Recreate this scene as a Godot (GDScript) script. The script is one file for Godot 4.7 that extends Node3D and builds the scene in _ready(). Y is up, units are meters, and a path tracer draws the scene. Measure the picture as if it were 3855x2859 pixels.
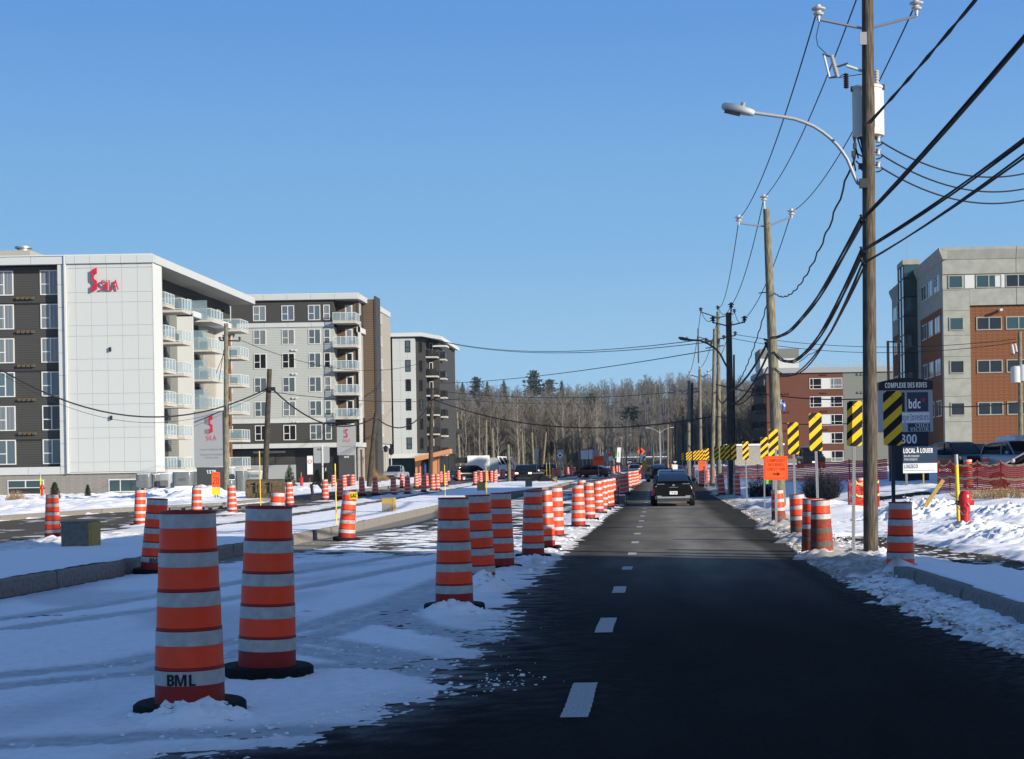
extends Node3D
# A winter street under reconstruction: barrels, poles, wires, flats and offices. y up, metres; the camera looks along -z.

const EYE := 1.35
const EYE_TABLE := [[0.0, 1.35], [5.0, 1.41], [10.0, 1.48], [18.0, 1.61], [26.0, 1.73], [31.0, 1.80], [45.0, 1.93], [67.0, 2.05], [100.0, 2.13], [185.0, 2.25], [253.0, 2.38], [330.0, 2.42], [500.0, 2.2], [700.0, 1.6], [5000.0, 1.6]]

# ------------------------------------------------------------------ mesh builder
class MB:
	var v := PackedVector3Array()
	var n := PackedVector3Array()
	var t := PackedVector2Array()
	var c := PackedColorArray()
	var i := PackedInt32Array()
	var colored := false
	var col := Color(1, 1, 1)

	func tri(a: Vector3, b: Vector3, d: Vector3, nn := Vector3.ZERO) -> void:
		var g := (d - a).cross(b - a)
		if nn != Vector3.ZERO and g.dot(nn) < 0.0:
			var s := b
			b = d
			d = s
			g = -g
		g = g.normalized()
		var k := v.size()
		v.append_array([a, b, d])
		n.append_array([g, g, g])
		t.append_array([Vector2(a.x + a.z, -a.y), Vector2(b.x + b.z, -b.y), Vector2(d.x + d.z, -d.y)])
		c.append_array([col, col, col])
		i.append_array([k, k + 1, k + 2])

	func quad(a: Vector3, b: Vector3, d: Vector3, e: Vector3, nn := Vector3.ZERO, uvs := []) -> void:
		var g := (d - a).cross(b - a)
		if nn != Vector3.ZERO and g.dot(nn) < 0.0:
			var s := b
			b = e
			e = s
			if uvs.size() == 4:
				uvs = [uvs[0], uvs[3], uvs[2], uvs[1]]
			g = -g
		g = g.normalized()
		var k := v.size()
		v.append_array([a, b, d, e])
		n.append_array([g, g, g, g])
		if uvs.size() == 4:
			for q in uvs:
				t.append(q)
		else:
			var ag := g.abs()
			for p in [a, b, d, e]:
				if ag.y > ag.x and ag.y > ag.z:
					t.append(Vector2(p.x, p.z))
				elif ag.x > ag.z:
					t.append(Vector2(p.z, -p.y))
				else:
					t.append(Vector2(p.x, -p.y))
		c.append_array([col, col, col, col])
		i.append_array([k, k + 1, k + 2, k, k + 2, k + 3])

	func box(x0: float, x1: float, y0: float, y1: float, z0: float, z1: float) -> MB:
		return obox(Transform3D(), Vector3(x0, y0, z0), Vector3(x1, y1, z1))

	func obox(f: Transform3D, a: Vector3, b: Vector3) -> MB:
		var p := []
		for k in 8:
			p.append(f * Vector3(b.x if k & 1 else a.x, b.y if k & 2 else a.y, b.z if k & 4 else a.z))
		var m := f.basis
		quad(p[0], p[1], p[3], p[2], -m.z)
		quad(p[4], p[5], p[7], p[6], m.z)
		quad(p[0], p[2], p[6], p[4], -m.x)
		quad(p[1], p[3], p[7], p[5], m.x)
		quad(p[2], p[3], p[7], p[6], m.y)
		quad(p[0], p[1], p[5], p[4], -m.y)
		return self

	# rings of equal length, joined smoothly; out says which side is outside by a centre line point per ring
	func skin(rings: Array, closed := true, caps := true) -> MB:
		var m: int = rings[0].size()
		var k := v.size()
		var mid := []
		for r in rings:
			var s := Vector3.ZERO
			for p in r:
				s += p
			mid.append(s / m)
		var normals := PackedVector3Array()
		normals.resize(rings.size() * m)
		var last := m if closed else m - 1
		var faces := []
		for a in rings.size() - 1:
			for b in last:
				var b2 := (b + 1) % m
				var p0: Vector3 = rings[a][b]
				var p1: Vector3 = rings[a][b2]
				var p2: Vector3 = rings[a + 1][b2]
				var p3: Vector3 = rings[a + 1][b]
				var g := (p2 - p0).cross(p1 - p3)
				var out: Vector3 = (p0 + p1 + p2 + p3) / 4.0 - (mid[a] + mid[a + 1]) / 2.0
				var flip := g.dot(out) < 0.0 and closed
				if flip:
					g = -g
				for q in [a * m + b, a * m + b2, (a + 1) * m + b2, (a + 1) * m + b]:
					normals[q] += g
				if flip:
					faces.append([a * m + b, (a + 1) * m + b, (a + 1) * m + b2, a * m + b2])
				else:
					faces.append([a * m + b, a * m + b2, (a + 1) * m + b2, (a + 1) * m + b])
		for a in rings.size():
			for b in m:
				v.append(rings[a][b])
				n.append(normals[a * m + b].normalized())
				t.append(Vector2(float(b) / last, float(a) / maxf(1.0, rings.size() - 1)))
				c.append(col)
		for f in faces:
			i.append_array([k + f[0], k + f[1], k + f[2], k + f[0], k + f[2], k + f[3]])
		if caps and closed:
			for e in 2:
				var r: Array = rings[0] if e == 0 else rings[-1]
				var d: Vector3 = (mid[0] - mid[1]) if e == 0 else (mid[-1] - mid[-2])
				for b in range(1, m - 1):
					tri(r[0], r[b], r[b + 1], d)
		return self

	func tube(path: Array, radii, sides := 6, caps := true) -> MB:
		var rings := []
		for k in path.size():
			var d: Vector3 = (path[mini(k + 1, path.size() - 1)] - path[maxi(k - 1, 0)]).normalized()
			var up := Vector3.UP if absf(d.y) < 0.9 else Vector3.RIGHT
			var s := d.cross(up).normalized()
			var w := s.cross(d)
			var r: float = radii[k] if radii is Array else radii
			var ring := []
			for q in sides:
				var a := TAU * q / sides
				ring.append(path[k] + (s * cos(a) + w * sin(a)) * r)
			rings.append(ring)
		return skin(rings, true, caps)

	# profile of [radius, y]; hard gives each band its own normals
	func lathe(profile: Array, sides := 20, hard := false, f := Transform3D()) -> MB:
		var rings := []
		for p in profile:
			var ring := []
			for q in sides:
				var a := TAU * q / sides
				ring.append(f * Vector3(cos(a) * p[0], p[1], sin(a) * p[0]))
			rings.append(ring)
		if hard:
			for k in rings.size() - 1:
				skin([rings[k], rings[k + 1]], true, false)
			return self
		return skin(rings, true, true)

	func poly(pts: PackedVector2Array, z0: float, z1: float) -> MB:
		var idx := Geometry2D.triangulate_polygon(pts)
		for k in range(0, idx.size(), 3):
			for z in [z0, z1]:
				tri(Vector3(pts[idx[k]].x, pts[idx[k]].y, z), Vector3(pts[idx[k + 1]].x, pts[idx[k + 1]].y, z), Vector3(pts[idx[k + 2]].x, pts[idx[k + 2]].y, z), Vector3(0, 0, 1) if z == maxf(z0, z1) else Vector3(0, 0, -1))
		var mid := Vector2.ZERO
		var sgn := -1.0 if Geometry2D.is_polygon_clockwise(pts) else 1.0
		for k in pts.size():
			var a := pts[k]
			var b := pts[(k + 1) % pts.size()]
			var e := (b - a) * sgn
			quad(Vector3(a.x, a.y, z0), Vector3(b.x, b.y, z0), Vector3(b.x, b.y, z1), Vector3(a.x, a.y, z1), Vector3(e.y, -e.x, 0))
		return self

	func made() -> ArrayMesh:
		var a := []
		a.resize(Mesh.ARRAY_MAX)
		a[Mesh.ARRAY_VERTEX] = v
		a[Mesh.ARRAY_NORMAL] = n
		a[Mesh.ARRAY_TEX_UV] = t
		if colored:
			a[Mesh.ARRAY_COLOR] = c
		a[Mesh.ARRAY_INDEX] = i
		var m := ArrayMesh.new()
		m.add_surface_from_arrays(Mesh.PRIMITIVE_TRIANGLES, a)
		return m

# ------------------------------------------------------------------ naming and tagging
var taken := {}
var M := {}
var rng := RandomNumberGenerator.new()
var tex := {}
var bold: SystemFont
var plain: SystemFont
var serif: SystemFont

func numbered(called: String) -> String:
	if not taken.has(called):
		taken[called] = 0
		return called
	taken[called] += 1
	return "%s_%03d" % [called, taken[called]]

func tag(o: Node3D, label := "", category := "", group := "", kind := "") -> Node3D:
	if label: o.set_meta("label", label)
	if category: o.set_meta("category", category)
	if group: o.set_meta("group", group)
	if kind: o.set_meta("kind", kind)
	return o

func thing(called: String, label: String, category: String, at := Vector3.ZERO, turn := 0.0, group := "") -> Node3D:
	var o := Node3D.new()
	o.name = numbered(called)
	add_child(o)
	o.position = at
	o.rotation.y = turn
	tag(o, label, category, group)
	return o

func put(called: String, b, m: Material, parent: Node = null) -> MeshInstance3D:
	var o := MeshInstance3D.new()
	o.mesh = b.made() if b is MB else b
	o.material_override = m
	if parent == null:
		o.name = numbered(called)
		add_child(o)
	else:
		o.name = called
		parent.add_child(o, true)
	return o

func struct(called: String, b, m: Material, parent: Node = null) -> MeshInstance3D:
	var o := put(called, b, m, parent)
	if parent == null:
		o.set_meta("kind", "structure")
	return o

func bx(called: String, m: Material, parent: Node, x0: float, x1: float, y0: float, y1: float, z0: float, z1: float) -> MeshInstance3D:
	return put(called, MB.new().box(x0, x1, y0, y1, z0, z1), m, parent)

func dup(o: Node3D, at: Vector3, turn: float, label: String, group := "") -> Node3D:
	var r: Node3D = o.duplicate()
	r.name = numbered(String(o.name))
	add_child(r)
	r.position = at
	r.rotation.y = turn
	if label: r.set_meta("label", label)
	if group: r.set_meta("group", group)
	elif r.has_meta("group"): r.remove_meta("group")
	return r

func lettering(parent: Node, words: String, size: float, at: Vector3, m: Material, font: Font = null, width := 0.0, depth := 0.006, called := "lettering") -> MeshInstance3D:
	var tm := TextMesh.new()
	tm.text = words
	tm.font = font if font else bold
	tm.font_size = 48
	tm.pixel_size = size / 48.0 * 1.37
	tm.depth = depth
	tm.curve_step = 2.0
	var o := MeshInstance3D.new()
	o.mesh = tm
	o.material_override = m
	o.name = called
	o.position = at
	if width > 0.0:
		var have := tm.get_aabb().size.x
		o.scale = Vector3(width / maxf(have, 0.01), 1, 1)
	parent.add_child(o, true)
	return o

# ------------------------------------------------------------------ ground shape
func eye_over(d: float) -> float:
	if d <= 0.0:
		return EYE_TABLE[0][1]
	for k in EYE_TABLE.size() - 1:
		if d <= EYE_TABLE[k + 1][0]:
			return lerpf(EYE_TABLE[k][1], EYE_TABLE[k + 1][1], (d - EYE_TABLE[k][0]) / (EYE_TABLE[k + 1][0] - EYE_TABLE[k][0]))
	return EYE_TABLE[-1][1]

func base_y(x: float, d: float) -> float:
	var y := EYE - eye_over(d)
	y += smoothstep(6.0, 13.0, x) * clampf((d - 22.0) / 70.0, 0.0, 1.0) * 0.95
	if x < -26.0:
		y -= smoothstep(26.0, 36.0, -x) * 0.35
	return y

func on_ground(x: float, z: float, up := 0.0) -> Vector3:
	return Vector3(x, base_y(x, -z) + up, z)

func along(line: Array, d: float) -> float:
	if d <= line[0].y:
		return line[0].x
	for k in line.size() - 1:
		if d <= line[k + 1].y:
			return lerpf(line[k].x, line[k + 1].x, (d - line[k].y) / maxf(0.001, line[k + 1].y - line[k].y))
	return line[-1].x

# ------------------------------------------------------------------ materials
func lin(r: float, g: float, b: float) -> Color:
	return Color(r, g, b).linear_to_srgb()

func mat(called: String, r: float, g: float, b: float, rough := 0.8, metal := 0.0, spec := 0.35) -> StandardMaterial3D:
	var m := StandardMaterial3D.new()
	m.resource_name = called
	m.albedo_color = lin(r, g, b)
	m.roughness = rough
	m.metallic = metal
	m.metallic_specular = spec
	M[called] = m
	return m

func noise_tex(key: String, freq: float, lo: float, hi: float, octaves := 4, size := 512, kind := FastNoiseLite.TYPE_SIMPLEX_SMOOTH, normal := false) -> NoiseTexture2D:
	if tex.has(key):
		return tex[key]
	var f := FastNoiseLite.new()
	f.seed = key.hash() % 10000
	f.noise_type = kind
	f.frequency = freq
	f.fractal_octaves = octaves
	var t := NoiseTexture2D.new()
	t.width = size
	t.height = size
	t.seamless = true
	t.noise = f
	if normal:
		t.as_normal_map = true
		t.bump_strength = hi
	else:
		var g := Gradient.new()
		g.set_color(0, Color(lo, lo, lo))
		g.set_color(1, Color(hi, hi, hi))
		t.color_ramp = g
	tex[key] = t
	return t

func mottle(m: StandardMaterial3D, key: String, metres: float, freq: float, lo: float, hi: float, octaves := 4) -> StandardMaterial3D:
	m.albedo_texture = noise_tex(key, freq, lo, hi, octaves)
	m.uv1_triplanar = true
	m.uv1_world_triplanar = true
	m.uv1_scale = Vector3.ONE / metres
	return m

func picture(w: int, h: int, paint: Callable) -> ImageTexture:
	var im := Image.create(w, h, false, Image.FORMAT_RGB8)
	for y in h:
		for x in w:
			var q: float = paint.call(x, y)
			im.set_pixel(x, y, Color(q, q, q))
	return ImageTexture.create_from_image(im)

func lined(m: StandardMaterial3D, t: Texture2D, metres_u: float, metres_v: float) -> StandardMaterial3D:
	m.albedo_texture = t
	m.uv1_scale = Vector3(1.0 / metres_u, 1.0 / metres_v, 1)
	return m

func make_materials() -> void:
	var m: StandardMaterial3D
	m = mat("snow", 0.86, 0.87, 0.89, 0.9, 0.0, 0.2)
	m.vertex_color_use_as_albedo = true
	m.normal_enabled = true
	m.normal_texture = noise_tex("snow_n", 0.03, 0, 2.0, 5, 512, FastNoiseLite.TYPE_SIMPLEX_SMOOTH, true)
	m.normal_scale = 0.25
	m.uv1_triplanar = true
	m.uv1_world_triplanar = true
	m.uv1_scale = Vector3.ONE / 1.7
	m = mat("clean_snow", 0.86, 0.87, 0.89, 0.9, 0.0, 0.2)
	mottle(m, "cs", 3.0, 0.02, 0.93, 1.0)
	m = mat("asphalt", 1, 1, 1, 0.92, 0.0, 0.12)
	m.vertex_color_use_as_albedo = true
	mottle(m, "asph", 2.3, 0.09, 0.72, 1.0, 5)
	m = mat("road_paint", 0.62, 0.62, 0.6, 0.8)
	mottle(m, "paint", 0.6, 0.05, 0.62, 1.0, 5)
	m = mat("kerb", 0.27, 0.255, 0.235, 0.9, 0.0, 0.2)
	mottle(m, "conc", 1.6, 0.03, 0.76, 1.0, 5)
	m = mat("concrete", 0.31, 0.32, 0.285, 0.9, 0.0, 0.2)
	mottle(m, "conc2", 6.0, 0.010, 0.88, 1.0, 5)
	m = mat("orange_sheet", 1.0, 0.066, 0.016, 0.45, 0.0, 0.4)
	mottle(m, "ors", 1.3, 0.012, 0.93, 1.0, 3)
	m = mat("orange_worn", 1.0, 0.072, 0.02, 0.5, 0.0, 0.4)
	mottle(m, "orw", 0.9, 0.02, 0.92, 1.0, 5)
	m = mat("orange_dull", 0.42, 0.09, 0.05, 0.8)
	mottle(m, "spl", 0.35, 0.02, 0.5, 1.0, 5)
	m = mat("white_dull", 0.20, 0.18, 0.155, 0.8)
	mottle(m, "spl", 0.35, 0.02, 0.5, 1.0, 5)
	m = mat("white_sheet", 0.52, 0.50, 0.48, 0.42, 0.0, 0.45)
	mottle(m, "whs", 0.8, 0.02, 0.8, 1.0, 5)
	m = mat("barrel_plastic", 0.30, 0.022, 0.018, 0.55, 0.0, 0.35)
	mat("amber_sheet", 0.95, 0.19, 0.02, 0.45)
	m = mat("rubber", 0.018, 0.018, 0.02, 0.85, 0.0, 0.3)
	mottle(m, "rub", 0.5, 0.03, 0.5, 1.0, 4)
	mat("black_print", 0.012, 0.012, 0.014, 0.6)
	mat("white_print", 0.78, 0.78, 0.76, 0.6)
	mat("yellow_sheet", 0.92, 0.52, 0.02, 0.45)
	mat("yellow_plate", 0.80, 0.52, 0.03, 0.45)
	mat("orange_sign", 0.95, 0.10, 0.02, 0.45)
	mat("green_plate", 0.10, 0.55, 0.10, 0.6)
	mat("sign_back", 0.30, 0.31, 0.31, 0.5, 0.3)
	mat("galvanised", 0.34, 0.35, 0.36, 0.45, 0.6)
	mat("dark_steel", 0.05, 0.052, 0.055, 0.5, 0.3)
	mat("black_paint", 0.012, 0.012, 0.014, 0.4)
	mat("lamp_grey", 0.36, 0.37, 0.38, 0.5, 0.2)
	mat("wire_black", 0.012, 0.012, 0.016, 0.7)
	mat("porcelain", 0.46, 0.46, 0.45, 0.25)
	mat("porcelain_brown", 0.05, 0.03, 0.03, 0.3)
	mat("tank_grey", 0.48, 0.49, 0.47, 0.5)
	m = mat("pole_wood", 0.165, 0.14, 0.112, 0.9, 0.0, 0.2)
	m.albedo_texture = noise_tex("wood", 0.02, 0.45, 1.05, 5)
	m.uv1_scale = Vector3(1.0, 0.35, 1.0)
	m.uv1_triplanar = true
	m.uv1_scale = Vector3(2.6, 0.22, 2.6)
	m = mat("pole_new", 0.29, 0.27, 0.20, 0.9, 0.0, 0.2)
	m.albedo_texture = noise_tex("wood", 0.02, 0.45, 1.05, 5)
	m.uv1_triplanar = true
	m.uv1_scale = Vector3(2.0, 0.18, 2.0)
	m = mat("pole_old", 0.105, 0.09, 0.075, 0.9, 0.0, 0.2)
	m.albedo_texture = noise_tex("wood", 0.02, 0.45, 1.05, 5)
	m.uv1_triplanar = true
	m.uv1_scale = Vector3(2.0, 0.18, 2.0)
	m = mat("planks", 0.20, 0.19, 0.16, 0.9)
	mottle(m, "plk", 1.4, 0.02, 0.82, 1.0, 5)
	m = mat("yellow_wood", 0.52, 0.36, 0.10, 0.8)
	mottle(m, "ylw", 0.8, 0.03, 0.7, 1.0, 4)
	mat("hydrant_red", 0.42, 0.012, 0.016, 0.35, 0.0, 0.5)
	mat("net_red", 0.66, 0.045, 0.022, 0.7)
	mat("tape", 0.75, 0.55, 0.28, 0.7)
	m = mat("white_panel", 0.41, 0.435, 0.435, 0.6, 0.0, 0.3)
	mat("panel_trim", 0.48, 0.50, 0.495, 0.6)
	mat("white_frame", 0.52, 0.53, 0.51, 0.5)
	mat("soffit", 0.30, 0.29, 0.27, 0.8)
	mat("balcony_slab", 0.40, 0.39, 0.35, 0.8)
	mat("black_clad", 0.016, 0.017, 0.02, 0.6)
	var plank := picture(4, 64, func(_x, y): return 0.45 if y < 7 else 0.92 + 0.08 * float(y) / 64.0)
	m = mat("dark_siding", 0.052, 0.052, 0.050, 0.7)
	lined(m, plank, 1.0, 0.21)
	m = mat("grey_siding", 0.375, 0.40, 0.385, 0.7)
	lined(m, picture(4, 64, func(_x, y): return 0.62 if y < 7 else 0.94 + 0.06 * float(y) / 64.0), 1.0, 0.21)
	m = mat("brown_siding", 0.12, 0.045, 0.028, 0.75)
	lined(m, picture(4, 64, func(_x, y): return 0.6 if y < 7 else 0.94 + 0.06 * float(y) / 64.0), 1.0, 0.21)
	m = mat("mid_grey_siding", 0.165, 0.175, 0.16, 0.75)
	lined(m, picture(4, 64, func(_x, y): return 0.7 if y < 6 else 0.95 + 0.05 * float(y) / 64.0), 1.0, 0.21)
	m = mat("wood_siding", 0.115, 0.085, 0.06, 0.7)
	lined(m, plank, 1.0, 0.3)
	m = mat("beige_wall", 0.33, 0.31, 0.27, 0.8)
	mottle(m, "bge", 5.0, 0.02, 0.85, 1.0)
	m = mat("red_brown_clad", 0.15, 0.06, 0.035, 0.7)
	m = mat("block_wall", 0.24, 0.23, 0.215, 0.9)
	lined(m, picture(64, 32, func(x, y): return 0.7 if y % 16 < 1 or (x + (32 if y >= 16 else 0)) % 64 < 1 else 0.9 + 0.1 * sin(float(x / 32 + 7 * (y / 16)) * 9.0)), 0.8, 0.4)
	var bt := picture(64, 64, func(x, y): return 0.96 if y % 16 < 2 or (x + (16 if (y / 16) % 2 == 1 else 0)) % 32 < 2 else 0.86 + 0.1 * sin(float((x + (16 if (y / 16) % 2 == 1 else 0)) / 32 + 3 * (y / 16)) * 11.3))
	m = mat("brick_wall", 0.22, 0.098, 0.052, 0.9, 0.0, 0.2)
	lined(m, bt, 0.5, 0.32)
	m = mat("orange_wood", 0.45, 0.21, 0.10, 0.6)
	mat("glass_dark", 0.012, 0.014, 0.018, 0.06, 0.0, 0.6)
	mat("glass_blue", 0.07, 0.098, 0.12, 0.08, 0.0, 0.6)
	m = mat("glass_curtain", 0.19, 0.215, 0.235, 0.12, 0.0, 0.6)
	lined(m, picture(64, 4, func(x, _y): return 0.86 + 0.14 * sin(float(x) * 0.55) * sin(float(x) * 0.21)), 1.1, 1.0)
	mat("glass_teal", 0.02, 0.05, 0.055, 0.05, 0.0, 0.7)
	m = mat("rail_glass", 0.55, 0.75, 0.85, 0.08, 0.0, 0.6)
	m.transparency = BaseMaterial3D.TRANSPARENCY_ALPHA
	m.albedo_color = Color(0.55, 0.66, 0.72, 0.30)
	m.roughness = 0.3
	mat("car_black", 0.006, 0.007, 0.008, 0.2, 0.0, 0.35)
	mat("car_white", 0.68, 0.68, 0.68, 0.3, 0.0, 0.5)
	mat("car_red", 0.085, 0.022, 0.02, 0.3, 0.2, 0.5)
	mat("car_grey", 0.12, 0.125, 0.13, 0.3, 0.2, 0.5)
	mat("car_silver", 0.34, 0.36, 0.38, 0.3, 0.4, 0.5)
	mat("car_glass", 0.006, 0.008, 0.011, 0.05, 0.0, 0.45)
	mat("tyre", 0.012, 0.012, 0.013, 0.9)
	mat("rim", 0.16, 0.16, 0.165, 0.35, 0.7)
	mat("tail_red", 0.22, 0.008, 0.008, 0.2)
	mat("chrome", 0.55, 0.55, 0.55, 0.2, 0.7)
	m = mat("head_lamp", 0.8, 0.75, 0.6, 0.3)
	m.emission_enabled = true
	m.emission = Color(1.0, 0.82, 0.5)
	m.emission_energy_multiplier = 1.1
	m = mat("bucket_tan", 0.20, 0.155, 0.095, 0.75, 0.2)
	mottle(m, "bkt", 1.5, 0.02, 0.5, 1.0, 5)
	m = mat("wrap_grey", 0.21, 0.235, 0.245, 0.3, 0.0, 0.5)
	mottle(m, "wrp", 1.2, 0.03, 0.6, 1.0, 5)
	mat("wrap_light", 0.28, 0.31, 0.33, 0.4)
	mat("stone_grey", 0.13, 0.14, 0.145, 0.9)
	mat("pylon_grey", 0.25, 0.265, 0.28, 0.6)
	mat("pylon_dark", 0.045, 0.047, 0.05, 0.6)
	mat("logo_red", 0.42, 0.012, 0.04, 0.5)
	mat("logo_grey", 0.14, 0.155, 0.17, 0.5)
	mat("navy", 0.010, 0.018, 0.035, 0.5)
	mat("navy_light", 0.02, 0.04, 0.075, 0.5)
	mat("silver_panel", 0.30, 0.32, 0.36, 0.5)
	mat("pale_panel", 0.62, 0.64, 0.68, 0.6)
	mat("sign_red", 0.55, 0.02, 0.02, 0.5)
	mat("flag_blue", 0.03, 0.08, 0.35, 0.8)
	m = mat("bark", 1, 1, 1, 0.95, 0.0, 0.1)
	m.vertex_color_use_as_albedo = true
	m = mat("conifer", 1, 1, 1, 0.9, 0.0, 0.15)
	m.vertex_color_use_as_albedo = true
	m = mat("forest_floor", 1, 1, 1, 0.95, 0.0, 0.1)
	m.vertex_color_use_as_albedo = true
	mottle(m, "ff", 30.0, 0.03, 0.7, 1.0, 5)
	mat("dry_grass", 0.30, 0.20, 0.10, 0.9)
	mat("cedar", 0.045, 0.055, 0.022, 0.9)
	mat("spruce", 0.03, 0.045, 0.035, 0.9)
	mat("hi_vis", 0.65, 0.55, 0.02, 0.7)
	mat("skin", 0.4, 0.25, 0.18, 0.7)
	mat("cloth_dark", 0.02, 0.022, 0.03, 0.9)

# ------------------------------------------------------------------ snow and asphalt
const SNOW_LEFT := [Vector2(-2.9, 6.0), Vector2(-2.3, 8.0), Vector2(-1.95, 8.35), Vector2(-1.6, 9.1), Vector2(-1.41, 9.6), Vector2(-1.14, 10.4), Vector2(-1.30, 11.2), Vector2(-1.36, 12.1), Vector2(-1.25, 13.9), Vector2(-1.36, 16.3), Vector2(-1.42, 21.0), Vector2(-1.40, 28.6), Vector2(-1.28, 35.5), Vector2(-1.05, 47.8), Vector2(-0.33, 73.7), Vector2(-0.05, 102), Vector2(1.5, 159), Vector2(2.5, 300)]
const SNOW_RIGHT := [Vector2(2.8, 6.0), Vector2(2.8, 11.4), Vector2(2.72, 15.3), Vector2(2.78, 21.0), Vector2(2.87, 25.5), Vector2(3.35, 34.9), Vector2(3.75, 45.6), Vector2(4.25, 63.2), Vector2(4.5, 79.5), Vector2(5.4, 114), Vector2(6.5, 160), Vector2(9.0, 300)]
const KERB_MEDIAN := [Vector2(-7.9, 6), Vector2(-7.95, 27), Vector2(-7.65, 33), Vector2(-7.6, 38), Vector2(-7.75, 69), Vector2(-7.0, 93), Vector2(-5.3, 114), Vector2(-5.0, 138), Vector2(-5.6, 143), Vector2(-7.0, 146)]
const KERB_MEDIAN_FAR := [Vector2(-11.9, 6), Vector2(-11.6, 33), Vector2(-11.0, 50), Vector2(-11.4, 90), Vector2(-11.8, 138), Vector2(-11.0, 144), Vector2(-8.5, 147)]
const TRACKS := [
	[Vector2(-7.4, 16.0), Vector2(-6.55, 16.7), Vector2(-5.9, 20.0), Vector2(-5.2, 25.0), Vector2(-4.2, 31.4)],
	[Vector2(-7.0, 15.2), Vector2(-6.0, 15.6), Vector2(-5.0, 18.5), Vector2(-4.3, 21.5), Vector2(-3.7, 25.5), Vector2(-3.0, 30.0)],
	[Vector2(-5.5, 10.5), Vector2(-3.9, 12.2), Vector2(-3.05, 15.2), Vector2(-2.75, 18.3), Vector2(-2.6, 22.5), Vector2(-2.5, 30.0)],
	[Vector2(-5.3, 9.9), Vector2(-3.5, 11.6), Vector2(-2.75, 14.3), Vector2(-2.45, 17.0), Vector2(-2.3, 20.5)],
	[Vector2(-1.2, 13.6), Vector2(-1.65, 14.3), Vector2(-2.1, 15.4), Vector2(-2.42, 16.6), Vector2(-2.5, 18.0), Vector2(-2.3, 20.0)],
	[Vector2(-3.0, 14.2), Vector2(-2.2, 13.1), Vector2(-1.5, 12.0), Vector2(-0.9, 11.3)],
	[Vector2(-3.1, 13.5), Vector2(-2.35, 12.6), Vector2(-1.7, 11.7), Vector2(-1.2, 11.1)],
	[Vector2(-2.6, 15.9), Vector2(-2.0, 15.0), Vector2(-1.4, 14.3), Vector2(-0.8, 13.8)],
	[Vector2(-4.0, 8.2), Vector2(-2.9, 8.5), Vector2(-2.0, 8.7), Vector2(-1.2, 8.8)],
	[Vector2(-2.75, 11.75), Vector2(-2.2, 11.85), Vector2(-1.75, 11.8)],
]
var mounds := []
var na := FastNoiseLite.new()
var nb := FastNoiseLite.new()
var nc := FastNoiseLite.new()

func dist_to(p: Vector2, a: Vector2, b: Vector2) -> float:
	var e := b - a
	var k := clampf((p - a).dot(e) / e.length_squared(), 0.0, 1.0)
	return p.distance_to(a + e * k)

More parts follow.
